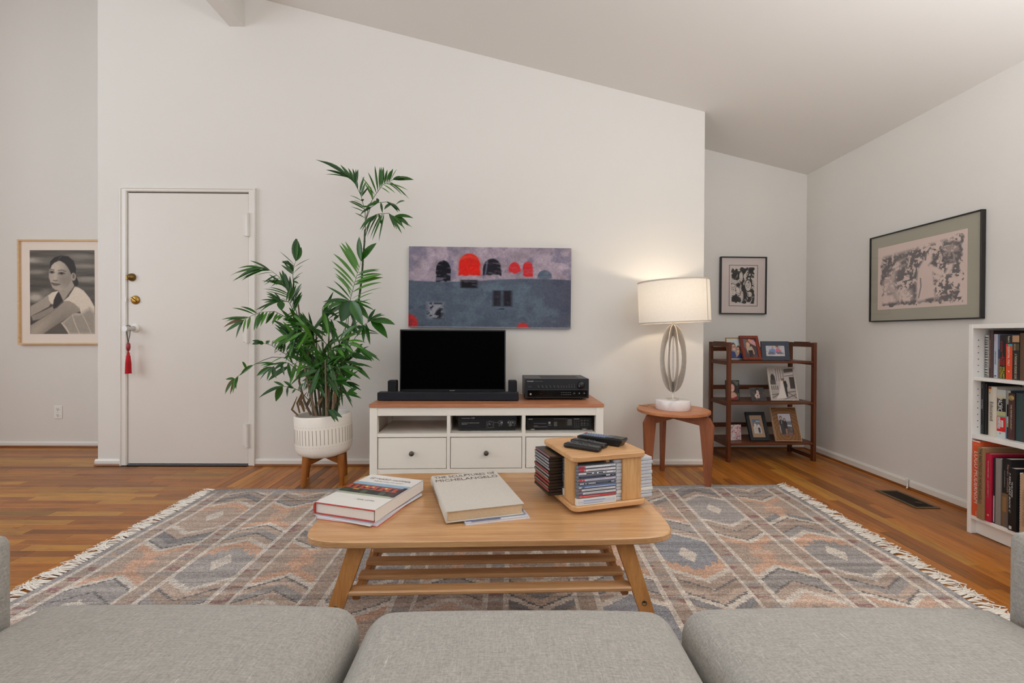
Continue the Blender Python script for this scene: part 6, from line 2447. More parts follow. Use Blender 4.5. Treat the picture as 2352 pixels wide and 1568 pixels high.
# large print on the right wall: grey marks on a pink sheet
def grey_pic():
    p = Pic(340, 236, (224, 203, 193))
    w1 = p.noise(4, 6, 112, 3)
    w2 = p.noise(4, 6, 114, 3)
    n = vnoise((236, 340), (9, 13), 118, 6, ((w1 - 0.5) * 0.22, (w2 - 0.5) * 0.22))
    n2 = vnoise((236, 340), (26, 36), 128, 4, ((w2 - 0.5) * 0.1, (w1 - 0.5) * 0.1))
    ink = smooth(n, 0.500, 0.512)
    ink = np.maximum(ink, smooth(n2, 0.575, 0.59))
    ink *= 1 - 0.9 * smooth(n2, 0.40, 0.385)

    def q(pts):
        return [((x - 390) / 920.0, (y - 470) / 690.0) for x, y in pts]
    light = p.poly(q([(850, 770), (900, 690), (930, 640), (1000, 610), (1005, 700), (960, 740), (1010, 790), (1020, 940), (1040, 1090), (830, 1100), (838, 900)]), 0.03)
    ink *= 1 - light
    ink *= 1 - p.poly(q([(975, 735), (1040, 770), (1130, 850), (1180, 740), (1230, 690), (1200, 820), (1140, 880), (1040, 850), (960, 770)]), 0.03)
    ink *= 1 - p.poly(q([(620, 640), (700, 620), (600, 760), (580, 870), (600, 960), (780, 980), (800, 1090), (600, 1100), (560, 1000), (440, 1000), (430, 850), (520, 800)]), 0.06) * 0.75
    ink *= 1 - p.poly(q([(400, 1020), (560, 1010), (600, 1100), (420, 1120)]), 0.05)
    for pts in ([(410, 690), (470, 650), (530, 690), (535, 750), (470, 790), (415, 760)], [(640, 660), (690, 635), (730, 670), (720, 760), (690, 770), (650, 720)],
                [(1110, 540), (1200, 530), (1290, 570), (1305, 680), (1240, 760), (1150, 760), (1090, 650)], [(1225, 400), (1300, 380), (1295, 450), (1230, 460)],
                [(560, 570), (730, 515), (720, 600), (570, 620)], [(420, 1120), (820, 1100), (800, 1160), (430, 1165)], [(840, 1115), (1240, 1060), (1240, 1120), (860, 1140)], [(815, 900), (835, 900), (840, 1080), (810, 1080)]):
        m = p.poly(q(pts), 0.03)
        ink = np.maximum(ink, m * (0.55 + 0.45 * smooth(n2, 0.38, 0.48)))
    ink *= 1 - 0.85 * p.ell(0.86, 0.20, 0.09, 0.05, 0.4) * smooth(n2, 0.4, 0.5)
    ink = np.maximum(ink, 0.9 * p.line(q([(1150, 870), (1150, 1000), (1140, 1060)]), 0.02))
    ink = np.maximum(ink, 0.9 * p.line(q([(880, 870), (885, 960), (860, 1080)]), 0.012))
    ink = np.maximum(ink, 0.9 * p.line(q([(980, 560), (935, 620), (930, 680)]), 0.018))
    edge = np.minimum(np.minimum(p.u, 1 - p.u), np.minimum(p.v, 1 - p.v)) + (p.noise(8, 12, 122, 3) - 0.5) * 0.12
    top = smooth(p.v + p.u * 0.10, 0.10, 0.2)
    ink = ink * smooth(edge, 0.01, 0.03) * np.maximum(top, p.rect(0.88, 1.0, -0.1, 0.14, 0.02))
    p.put(ink, (116, 110, 110))
    return p


t = thing('framed_print', 'large grey and pink figure print in black frame with sage mount, right wall', 'framed picture', (XR - 0.0015, 2.8665, 1.3985), -PI / 2)
bars(t, 0.775, 0.603, 0.0075, 0.027, M_FRAMEB)
mb = MB()
mb.box(-0.381, 0.381, -0.0165, -0.002, -0.295, 0.295)
mb.build('mount', M_MOUNTG, t)
mb = MB()
mb.box(-0.3205, 0.3035, -0.0172, -0.016, -0.218, 0.2155)
sh = mb.build('sheet', mat('pink_sheet', (224, 203, 193), 0.85, var=0.01), t)
grey_pic().mesh('print', 0.590, 0.405, M_PRINT, sh, Matrix.Translation((-0.008, -0.0176, -0.002)))
pane(t, 0.760, 0.588, -0.0225)

# ================================================================== FOLDING SHELF
M_SH = wood('shelf_mahogany', (74, 36, 16), (116, 62, 30), 0, 0.36, 6.0, 14.0)
M_SHZ = wood('shelf_mahogany_upright', (72, 33, 14), (116, 60, 28), 2, 0.36, 6.0, 14.0)
M_SHY = wood('shelf_mahogany_cross', (72, 33, 14), (112, 58, 27), 1, 0.36, 6.0, 14.0)
FS = (2.089, 3.712)
FSA = math.radians(2.6)
fs = thing('folding_shelf', 'reddish-brown folding shelf unit with three shelves of framed photographs in the alcove', 'shelf unit', (FS[0], FS[1], 0), FSA)
fw, fd = 0.721, 0.318
for sx in (-1, 1):
    x = sx * (fw / 2 - 0.012)
    for sy in (-1, 1):
        mb = MB()
        y = sy * (fd / 2 - 0.0175)
        mb.box(x - 0.012, x + 0.012, y - 0.0175, y + 0.0175, 0.0, 0.942, 0.0025)
        mb.build('post', M_SHZ, fs)
    for z0, z1 in ((0.015, 0.045), (0.118, 0.148), (0.438, 0.468), (0.763, 0.793), (0.905, 0.940)):
        mb = MB()
        mb.box(x - 0.010, x + 0.010, -fd / 2 + 0.035, fd / 2 - 0.035, z0, z1, 0.002)
        if z1 > 0.93:
            mb.prism([(-0.09, 0.938), (0.09, 0.938), (0.082, 0.9465), (-0.082, 0.9465)], -0.010, 0.010, 0.0, M=Matrix.Translation((x, 0, 0)) @ Matrix.Rotation(PI / 2, 4, 'Z') @ Matrix.Rotation(PI / 2, 4, 'X'))
        mb.build('side_rail', M_SHY, fs)
for z in (0.150, 0.470, 0.795):
    mb = MB()
    mb.box(-fw / 2 + 0.025, fw / 2 - 0.025, -fd / 2 + 0.004, fd / 2 - 0.004, z - 0.018, z, 0.0025)
    mb.build('shelf', M_SH, fs)
    mb = MB()
    mb.box(-fw / 2 + 0.0245, fw / 2 - 0.0245, fd / 2 - 0.016, fd / 2 - 0.002, z + 0.068, z + 0.104, 0.002)
    mb.build('back_rail', M_SH, fs)


# ------------------------------------------------------------------ photographs on it
def body(p, cx, top, h, w, cloth, skin=(206, 164, 140), hair=(62, 44, 34), legs=None, long=False):
    """a small printed figure: head, hair, torso, legs"""
    hr = h * 0.085
    a = p.asp
    p.put(p.ell(cx, top + hr * 1.0, hr * 0.95 * a, hr * 1.15, e=0.4), hair)
    if long:
        p.put(p.rect(cx - hr * a, cx + hr * a, top + hr, top + hr * 3.0, 0.02), hair)
    p.put(p.ell(cx, top + hr * 1.25, hr * 0.66 * a, hr * 0.86, e=0.4), skin)
    sh = top + hr * 2.3
    hip = top + h * 0.52
    p.put(p.poly([(cx - w * 0.2, sh), (cx + w * 0.2, sh), (cx + w * 0.5, sh + h * 0.05), (cx + w * 0.48, hip), (cx - w * 0.48, hip), (cx - w * 0.5, sh + h * 0.05)], 0.02), cloth)
    if legs is not None:
        p.put(p.poly([(cx - w * 0.42, hip - 0.01), (cx + w * 0.42, hip - 0.01), (cx + w * 0.36, top + h), (cx - w * 0.36, top + h)], 0.02), legs)


def photo_frame(label, px, Y, z, w, h, fw, fdp, m, pic, lean, rz=0.0, mount=None, pw=None, ph=None, glass=True, pz=0.0, group='photographs on the folding shelf'):
    c = at(px, 900, Y)
    l = math.radians(lean)
    o = thing('framed_photograph', label, 'photo frame', (c.x, Y, z + 0.0008), math.radians(rz), group, rx=-l)
    sub = []
    mb = MB()
    for a in ((-w / 2, w / 2, h - fw, h), (-w / 2, w / 2, 0, fw), (-w / 2, -w / 2 + fw, fw, h - fw), (w / 2 - fw, w / 2, fw, h - fw)):
        mb.box(a[0], a[1], -fdp, 0, a[2], a[3], 0.0012)
    mb.build('frame', m, o)
    mb = MB()
    mb.box(-w / 2 + fw * 0.8, w / 2 - fw * 0.8, -fdp * 0.45, 0.0005, fw * 0.8, h - fw * 0.8)
    mb.build('backing' if mount is None else 'mount', mount or M_BLACKM, o)
    pw, ph = pw or (w - 2 * fw), ph or (h - 2 * fw)
    pic.mesh('photograph', pw, ph, M_PRINT, o, Matrix.Translation((0, -fdp * 0.45 - 0.0006, h / 2 + pz)))
    if glass:
        mb = MB()
        mb.box(-w / 2 + fw * 0.9, w / 2 - fw * 0.9, -fdp * 0.78, -fdp * 0.78 + 0.001, fw * 0.9, h - fw * 0.9)
        mb.build('glass_pane', M_GLASS, o)
    if lean > 2:
        Ri = Matrix.Rotation(l, 4, 'X')
        foot = Ri @ Vector((0, min(0.085, h * math.sin(l) * 0.6 + 0.05), 0.0))
        mb = MB()
        mb.tube([(0, 0.001, h * 0.6), tuple(foot)], [0.012, 0.014], 4, flat=0.3)
        mb.build('easel', M_BLACKM, o)
    return o


ZS = (0.795, 0.470, 0.150)
# 1 couple, thin brass frame
p = Pic(56, 72, (196, 206, 206))
p.put(p.rect(-1, 2, 0.45, 2, 0.3), (150, 156, 150))
p.put(p.poly([(0.0, 1), (0.02, 0.72), (0.25, 0.60), (0.5, 0.66), (0.62, 1.0)], 0.03), (40, 56, 112))
p.put(p.poly([(0.55, 1), (0.60, 0.80), (0.72, 0.68), (0.95, 0.74), (1, 1)], 0.03), (36, 60, 128))
p.put(p.ell(0.42, 0.38, 0.17, 0.20), (52, 40, 34))
p.put(p.ell(0.44, 0.43, 0.14, 0.17), (206, 156, 136))
p.put(p.line([(0.33, 0.41), (0.56, 0.40)], 0.025), (30, 26, 26))
p.put(p.line([(0.38, 0.53), (0.45, 0.55), (0.52, 0.53)], 0.02), (236, 226, 220))
p.put(p.ell(0.78, 0.53, 0.16, 0.20), (120, 78, 56))
p.put(p.ell(0.75, 0.57, 0.11, 0.15), (222, 172, 148))
p.put(p.line([(0.66, 0.54), (0.85, 0.55)], 0.022), (40, 32, 30))
p.put(p.line([(0.70, 0.65), (0.75, 0.67), (0.80, 0.65)], 0.02), (240, 230, 224))
p.put(p.poly([(0.55, 0.95), (0.62, 0.72), (0.85, 0.62), (0.78, 0.80)], 0.03), (206, 150, 110))
photo_frame('photo of a smiling couple in navy in a thin brass frame on the top shelf', 1690, 3.66, ZS[0], 0.133, 0.185, 0.006, 0.010, M_BRASS, p, 13, 0, pw=0.112, ph=0.160, mount=mat('clear_mat', (196, 190, 176), 0.4))
# 2 child, cherry frame
p = Pic(60, 80, (74, 62, 66))
p.put(p.poly([(0, 0), (0.35, 0), (0.5, 0.35), (0.1, 0.5), (0, 0.4)], 0.05), (112, 104, 112))
p.put(p.poly([(0.45, 0.02), (0.85, 0.06), (1, 0.2), (1, 0.42), (0.7, 0.30), (0.45, 0.2)], 0.04), (206, 150, 156))
p.put(p.ell(0.55, 0.1, 0.12, 0.09), (210, 150, 116))
p.put(p.ell(0.36, 0.26, 0.19, 0.17), (134, 92, 64))
p.put(p.ell(0.36, 0.32, 0.14, 0.13), (214, 164, 136))
p.put(p.poly([(0.18, 0.44), (0.6, 0.42), (0.66, 0.62), (0.25, 0.64)], 0.04), (176, 170, 150))
p.put(p.line([(0.22, 0.46), (0.26, 0.66), (0.36, 0.82)], 0.09, 0.03), (206, 156, 126))
p.put(p.line([(0.62, 0.46), (0.70, 0.62), (0.72, 0.80)], 0.09, 0.03), (206, 156, 126))
p.put(p.poly([(0.3, 0.64), (0.62, 0.62), (0.6, 1), (0.35, 1)], 0.04), (40, 32, 34))
M_CHF = wood('cherry_frame', (98, 32, 18), (140, 54, 30), 2, 0.22, 5.0, 10.0, 0.6)
photo_frame('photo of a toddler on all fours in a glossy cherry frame on the top shelf', 1728, 3.625, ZS[0], 0.153, 0.205, 0.024, 0.018, M_CHF, p, 20, 2)
# 3 couple on a beach, blue frame
p = Pic(80, 50, (206, 206, 210))
p.put(p.rect(-1, 2, 0.7, 2, 0.15), (222, 206, 198))
p.put(0.5 * smooth(p.noise(9, 14, 201, 3), 0.5, 0.6), (170, 170, 176))
p.put(p.poly([(0.16, 0.78), (0.2, 0.4), (0.36, 0.26), (0.5, 0.36), (0.52, 0.78)], 0.05), (122, 150, 196))
p.put(p.poly([(0.1, 0.82), (0.2, 0.55), (0.4, 0.6), (0.5, 0.84)], 0.05), (112, 118, 138))
p.put(p.poly([(0.52, 0.62), (0.56, 0.3), (0.68, 0.26), (0.82, 0.5), (0.82, 0.64)], 0.05), (214, 122, 142))
p.put(p.poly([(0.52, 0.6), (0.8, 0.58), (0.95, 0.78), (0.6, 0.8)], 0.05), (110, 116, 134))
p.put(p.ell(0.38, 0.16, 0.06, 0.11), (196, 152, 140))
p.put(p.ell(0.60, 0.18, 0.06, 0.11), (206, 160, 148))
p.put(p.line([(0.55, 0.06), (0.6, 0.04), (0.66, 0.14)], 0.06, 0.04), (90, 66, 56))
M_BLF = mat('blue_stained_wood', (62, 72, 84), 0.55, var=0.15, scale=30)
photo_frame('photo of a seated couple in a wide blue-grey wooden frame on the top shelf', 1781.5, 3.625, ZS[0], 0.222, 0.154, 0.034, 0.016, M_BLF, p, 9, -1)
# 4 woman, thin black
p = Pic(44, 62, (44, 50, 44))
p.put(smooth(p.noise(10, 8, 211, 3), 0.5, 0.7) * 0.7, (120, 130, 112))
p.put(p.ell(0.50, 0.36, 0.30, 0.28), (40, 28, 26))
p.put(p.rect(0.2, 0.9, 0.36, 0.62, 0.1), (44, 30, 28))
p.put(p.poly([(0.1, 0.8), (0.3, 0.6), (0.66, 0.6), (0.86, 0.76), (0.8, 0.9), (0.15, 0.92)], 0.05), (214, 166, 146))
p.put(p.ell(0.48, 0.38, 0.19, 0.21), (222, 172, 152))
p.put(p.line([(0.40, 0.46), (0.48, 0.49), (0.56, 0.46)], 0.03, 0.02), (236, 226, 222))
p.put(p.poly([(0.05, 1), (0.12, 0.82), (0.3, 0.86), (0.5, 0.92), (0.72, 0.84), (0.84, 0.80), (0.86, 1)], 0.03), (150, 36, 44))
photo_frame('photo of a long-haired woman in a red top, thin black frame on the middle shelf', 1684, 3.655, ZS[1], 0.116, 0.162, 0.004, 0.006, M_BLACKM, p, 5, 3)


def acrylic(label, px, Y, z, w, h, d, pic, lean, rz):
    c = at(px, 900, Y)
    o = thing('photo_block', label, 'photo frame', (c.x, Y, z + 0.0008), math.radians(rz), 'photographs on the folding shelf')
    k = h * math.tan(math.radians(lean))
    mb = MB()
    mb.convex([(-w / 2, 0, 0), (w / 2, 0, 0), (w / 2, d, 0), (-w / 2, d, 0), (-w / 2, k, h), (w / 2, k, h), (w / 2, k + 0.006, h), (-w / 2, k + 0.006, h)],
              [(0, 1, 2, 3), (4, 5, 6, 7), (0, 1, 5, 4), (1, 2, 6, 5), (2, 3, 7, 6), (3, 0, 4, 7)])
    mb.build('acrylic_body', M_GLASS, o)
    Mp = Matrix.Translation((0.002, k / 2 + 0.0022, h / 2)) @ Matrix.Rotation(-math.radians(lean), 4, 'X')
    pic.mesh('photograph', w * 0.955, h / math.cos(math.radians(lean)) * 0.96, M_PRINT, o, Mp)
    return o


# 5 acrylic stand, dark portrait
p = Pic(60, 44, (56, 52, 52))
p.put(0.6 * smooth(p.noise(5, 8, 221, 3), 0.5, 0.7), (96, 92, 88))
p.put(p.ell(0.52, 0.30, 0.11, 0.24), (34, 28, 28))
p.put(p.ell(0.52, 0.36, 0.085, 0.18), (196, 176, 166))
p.put(p.poly([(0.25, 0.62), (0.4, 0.42), (0.62, 0.55), (0.55, 0.82), (0.4, 0.75), (0.38, 0.9)], 0.05), (206, 186, 176))
p.put(p.ell(0.46, 0.62, 0.05, 0.08), (150, 60, 66))
acrylic('small dark photo in a slanted clear acrylic stand on the middle shelf', 1746, 3.62, ZS[1], 0.138, 0.104, 0.075, p, 22, 9)
# 6 wedding, beaded silver
p = Pic(78, 94, (190, 178, 172))
p.put(p.rect(0.22, 0.62, -0.1, 0.46, 0.01), (204, 192, 184))
for i in range(9):
    for u in (0.27, 0.36, 0.45, 0.55):
        p.put(0.85 * p.rect(u, u + 0.045, 0.01 + i * 0.048, 0.035 + i * 0.048, 0.012), (74, 66, 62))
p.put(p.poly([(0.62, 0.02), (1, -0.02), (1, 0.10), (0.62, 0.14)], 0.02), (84, 76, 72))
p.put(p.poly([(0.62, 0.2), (1, 0.13), (1, 0.22), (0.62, 0.26)], 0.01), (214, 204, 196))
p.put(p.line([(0.62, 0.25), (1, 0.21)], 0.02), (90, 82, 78))
p.put(p.rect(0.80, 1.1, 0.28, 0.66, 0.02), (62, 56, 54))
p.put(p.rect(0.62, 0.80, 0.27, 0.64, 0.02), (200, 190, 182))
p.put(p.ell(0.14, 0.33, 0.09, 0.15), (54, 48, 46))
p.put(p.rect(-0.1, 0.24, 0.38, 0.54, 0.06), (82, 74, 70))
p.put(p.rect(-0.1, 0.34, 0.53, 0.72, 0.01), (196, 186, 178))
for u in (0.03, 0.11, 0.19, 0.27):
    p.put(0.8 * p.rect(u, u + 0.045, 0.56, 0.70, 0.012), (84, 76, 72))
p.put(p.rect(-0.1, 1.1, 0.72, 1.1, 0.02), (176, 166, 160))
for a, b_ in (((0.0, 0.86), (1.0, 0.74)), ((0.5, 1.0), (1.0, 0.84)), ((0.55, 0.72), (1.0, 0.95)), ((0.0, 0.96), (0.4, 0.8))):
    p.put(0.8 * p.line([a, b_], 0.03), (92, 84, 80))
p.put(p.poly([(0.44, 0.40), (0.52, 0.40), (0.54, 0.6), (0.60, 0.96), (0.16, 1.0), (0.30, 0.84), (0.40, 0.6)], 0.03), (226, 216, 208))
p.put(p.ell(0.50, 0.36, 0.04, 0.04), (150, 110, 96))
p.put(p.poly([(0.54, 0.42), (0.66, 0.40), (0.70, 0.56), (0.66, 0.66), (0.66, 0.92), (0.60, 0.92), (0.57, 0.66)], 0.02), (40, 36, 36))
p.put(p.ell(0.56, 0.36, 0.035, 0.04), (120, 84, 72))
M_SIL = mat('silver_frame', (206, 196, 182), 0.3, 0.6, var=0.1, scale=60)
o = photo_frame('large black and white wedding photo in a beaded silver frame on the middle shelf', 1803, 3.63, ZS[1], 0.226, 0.276, 0.013, 0.014, M_SIL, p, 15, 0)
mb = MB()
for zz in (0.0065, 0.2695):
    for i in range(17):
        mb.lathe([(0, -0.0048), (0.0034, -0.0034), (0.0048, 0), (0.0034, 0.0034), (0, 0.0048)], 8, (-0.104 + 0.013 * i, -0.0145, zz))
mb.build('bead_row', mat('pale_beads', (226, 214, 196), 0.3, 0.3), o)
# 7 floral card
p = Pic(50, 50, (214, 204, 204))
p.put(0.6 * smooth(p.noise(6, 6, 231, 3), 0.45, 0.7), (176, 170, 184))
m_ = smooth(p.noise(8, 8, 233, 3), 0.54, 0.62)
p.put(0.6 * m_ * smooth(p.u, 0.2, 0.7), (206, 116, 112))
p.put(0.6 * smooth(p.noise(11, 11, 237, 2), 0.66, 0.72), (176, 76, 80))
p.put(0.7 * smooth(p.noise(14, 9, 239, 2), 0.70, 0.74), (50, 44, 50))
acrylic('pale card with red blossoms in a clear stand on the lowest shelf', 1690, 3.63, ZS[2], 0.128, 0.128, 0.06, p, 3, 14)
# 8 black frame with beige mount
p = Pic(46, 62, (196, 190, 186))
p.put(p.rect(-1, 2, -1, 0.40, 0.2), (96, 112, 136))
p.put(0.6 * p.ell(0.7, 0.16, 0.3, 0.07), (190, 198, 206))
p.put(p.rect(-1, 2, 0.36, 0.5, 0.08), (92, 78, 74))
body(p, 0.30, 0.16, 0.80, 0.34, (206, 202, 196), legs=(190, 182, 172))
body(p, 0.72, 0.22, 0.74, 0.36, (214, 200, 194), legs=(64, 62, 74), long=True)
photo_frame('photo of two people in white with beige mount in a wide black frame, lowest shelf', 1746.5, 3.62, ZS[2], 0.158, 0.232, 0.026, 0.020, M_BLACKM, p, 23, 1,
            mount=mat('beige_mount', (160, 132, 104), 0.8), pw=0.062, ph=0.115, group='photographs on the folding shelf')
# 9 wide wooden frame
p = Pic(54, 76, (176, 176, 186))
p.put(p.rect(-1, 2, -1, 0.34, 0.3), (196, 194, 204))
p.put(p.rect(-1, 2, 0.36, 0.52, 0.02), (112, 118, 132))
p.put(p.poly([(0.4, 0.50), (1.0, 0.58), (1, 0.62), (0.4, 0.54)], 0.02), (206, 206, 208))
p.put(p.poly([(0.3, 0.56), (1, 0.62), (1, 1), (0.2, 1)], 0.03), (92, 82, 84))
p.put(0.6 * smooth(p.noise(16, 6, 241, 2), 0.56, 0.62) * p.rect(0.3, 2, 0.6, 1.1), (140, 126, 120))
p.put(p.rect(-1, 2, 0.9, 1.2, 0.05), (128, 92, 86))
body(p, 0.24, 0.12, 0.84, 0.34, (52, 50, 54), legs=(58, 54, 54))
p.put(p.rect(0.235, 0.265, 0.30, 0.48, 0.02), (206, 206, 206))
body(p, 0.50, 0.22, 0.72, 0.30, (44, 40, 44), legs=(48, 42, 46), long=True)
p.put(p.rect(0.46, 0.50, 0.70, 0.93, 0.02), (200, 150, 122))
p.put(p.rect(0.53, 0.57, 0.70, 0.93, 0.02), (200, 150, 122))


def ringwood():
    m, nt, b = newmat('ring_grain_wood')
    w = nt.nodes.new('ShaderNodeTexWave')
    w.wave_type = 'RINGS'
    w.rings_direction = 'Y'
    w.inputs['Scale'].default_value = 13.0
    w.inputs['Distortion'].default_value = 2.4
    w.inputs['Detail'].default_value = 2.0
    tc = nt.nodes.new('ShaderNodeTexCoord')
    mp = nt.nodes.new('ShaderNodeMapping')
    mp.inputs['Location'].default_value = (0.01, 0.0, -0.055)
    nt.links.new(tc.outputs['Object'], mp.inputs['Vector'])
    nt.links.new(mp.outputs[0], w.inputs['Vector'])
    nt.links.new(ramp(nt, w.outputs['Fac'], [(0.1, lin((116, 79, 45))), (0.9, lin((138, 97, 57)))]), b.inputs['Base Color'])
    b.inputs['Roughness'].default_value = 0.4
    return m


o = photo_frame('photo of a couple by the sea in a wide ring-grained wooden frame, lowest shelf', 1812, 3.61, ZS[2], 0.202, 0.268, 0.048, 0.018, ringwood(), p, 20, 0)
bars_w = MB()
w_, h_ = 0.206, 0.272
for a in ((-w_ / 2, w_ / 2, h_ - 0.004, h_), (-w_ / 2, w_ / 2, -0.0005, 0.002), (-w_ / 2, -w_ / 2 + 0.0022, 0.002, h_ - 0.004), (w_ / 2 - 0.0022, w_ / 2, 0.002, h_ - 0.004)):
    bars_w.box(a[0], a[1], -0.0195, 0.0, a[2], a[3])
bars_w.build('pale_edging', mat('pale_edge', (214, 178, 148), 0.5), o)

# ================================================================== BOOKCASE AND BOOKS
BX0, BX1, BY0, BY1, BH = 2.360, 2.617, 1.500, 2.297, 1.060
bc = thing('bookcase', 'white bookcase with three rows of books by the right wall', 'bookcase', (BX0, BY1, 0))
Mb = Matrix.Translation((-BX0, -BY1, 0))
for y0, y1 in ((BY1 - 0.020, BY1), (BY0, BY0 + 0.020)):
    mb = MB(Mb)
    mb.box(BX0, BX1, y0, y1, 0.0, BH, 0.001)
    mb.build('side_panel', M_WHITE, bc)
for nm, z0, z1, xo in (('top', BH - 0.021, BH, 0.0005), ('shelf', 0.777, 0.793, 0.006), ('shelf', 0.484, 0.506, 0.0005), ('bottom_shelf', 0.076, 0.094, 0.0005)):
    mb = MB(Mb)
    mb.box(BX0 + xo, BX1 - 0.004, BY0 + 0.0202, BY1 - 0.0202, z0, z1, 0.001)
    mb.build(nm, M_WHITE, bc)
mb = MB(Mb)
mb.box(BX0 + 0.028, BX0 + 0.044, BY0 + 0.0202, BY1 - 0.0202, 0.003, 0.076)
mb.build('plinth', M_WHITE, bc)
mb = MB(Mb)
mb.box(BX1 - 0.004, BX1, BY0 + 0.02, BY1 - 0.02, 0.003, BH - 0.002)
mb.build('back_panel', M_WHITE, bc)
mb = MB(Mb)
for x in (BX0 + 0.030, ):
    for z0, z1 in ((0.54, 0.76), (0.82, 1.01)):
        z = z0
        while z < z1:
            mb.lathe([(0.0026, 0), (0.0026, 0.0006), (0, 0.0006)], 8, M=Matrix.Translation((x, BY1 - 0.0199, z)) @ Matrix.Rotation(PI / 2, 4, 'X'))
            z += 0.032
mb.build('pin_holes', M_BLACKM, bc)


def bookmat(c, rough=0.45):
    return mat('book_cover', c, rough, var=0.04, scale=30)


def book(label, y, z, t, h, depth, x, col, row, rough=0.45, bands=(), texts=(), pages=True, round_=False, tilt=0.0, spiral=False):
    """upright book, spine toward -x; y = its left (far) edge; bands: (z0,z1,colour) as share of height; texts: (string, mat, zc, length, across, height)"""
    o = thing('book', label, 'book', (x, y - t / 2, z + 0.0006), 0.0, row, rx=math.radians(tilt))
    cm = bookmat(col, rough)
    mb = MB()
    mb.box(0.004, depth, t / 2 - 0.0016, t / 2, 0.0, h)
    mb.box(0.004, depth, -t / 2, -t / 2 + 0.0016, 0.0, h)
    if round_:
        pl = [(0.006 - 0.009 * math.cos(a), t / 2 * math.sin(a)) for a in [(-PI / 2 + PI * k / 8) for k in range(9)]]
        pl = [(x_, y_) for x_, y_ in pl][::-1] + [(0.007, -t / 2), (0.007, t / 2)]
        mb.prism(pl, 0.0, h, 0.0)
    elif not spiral:
        mb.box(0.0, 0.0045, -t / 2, t / 2, 0.0, h, 0.0008)
    cv_ = mb.build('cover', cm, o)
    mb = MB()
    mb.box(0.0046 if not spiral else 0.001, depth - 0.003, -t / 2 + 0.0017, t / 2 - 0.0017, 0.003, h - 0.003)
    mb.build('page_block', M_PAGES, o)
    xs = -0.0033 if round_ else -0.0004
    if bands:
        mb = MB()
        for ib, b_ in enumerate(bands):
            z0, z1, c = b_[:3]
            y0, y1 = (b_[3], b_[4]) if len(b_) > 3 else (-0.5, 0.5)
            mb.box(xs - 0.0002 - 0.00003 * ib, 0.0004, y0 * t * 0.998, y1 * t * 0.998, z0 * h, z1 * h, col=c)
        mb.build('spine_bands', M_PLASTIC_PRINT, cv_)
    for q in texts:
        s_, m_, zc, ln, ac, hh = q[:6]
        lettering('spine_lettering', s_, m_, cv_, frameM((xs - 0.0010, ac * t, zc * h), (0, 0, -1), (0, -1, 0)), fit=ln, fith=hh, shear=(q[6] if len(q) > 6 else 0.0))
    if spiral:
        mb = MB()
        k = 0
        zz = 0.012
        while zz < h - 0.01:
            mb.tube([(0.006, 0.0, zz), (-0.003, t * 0.28, zz + 0.001), (-0.006, 0.0, zz + 0.002), (-0.003, -t * 0.28, zz + 0.001), (0.006, 0.0, zz)], 0.0016, 5)
            zz += 0.0125
        mb.build('spiral_binding', M_BLACK, o)
    return o


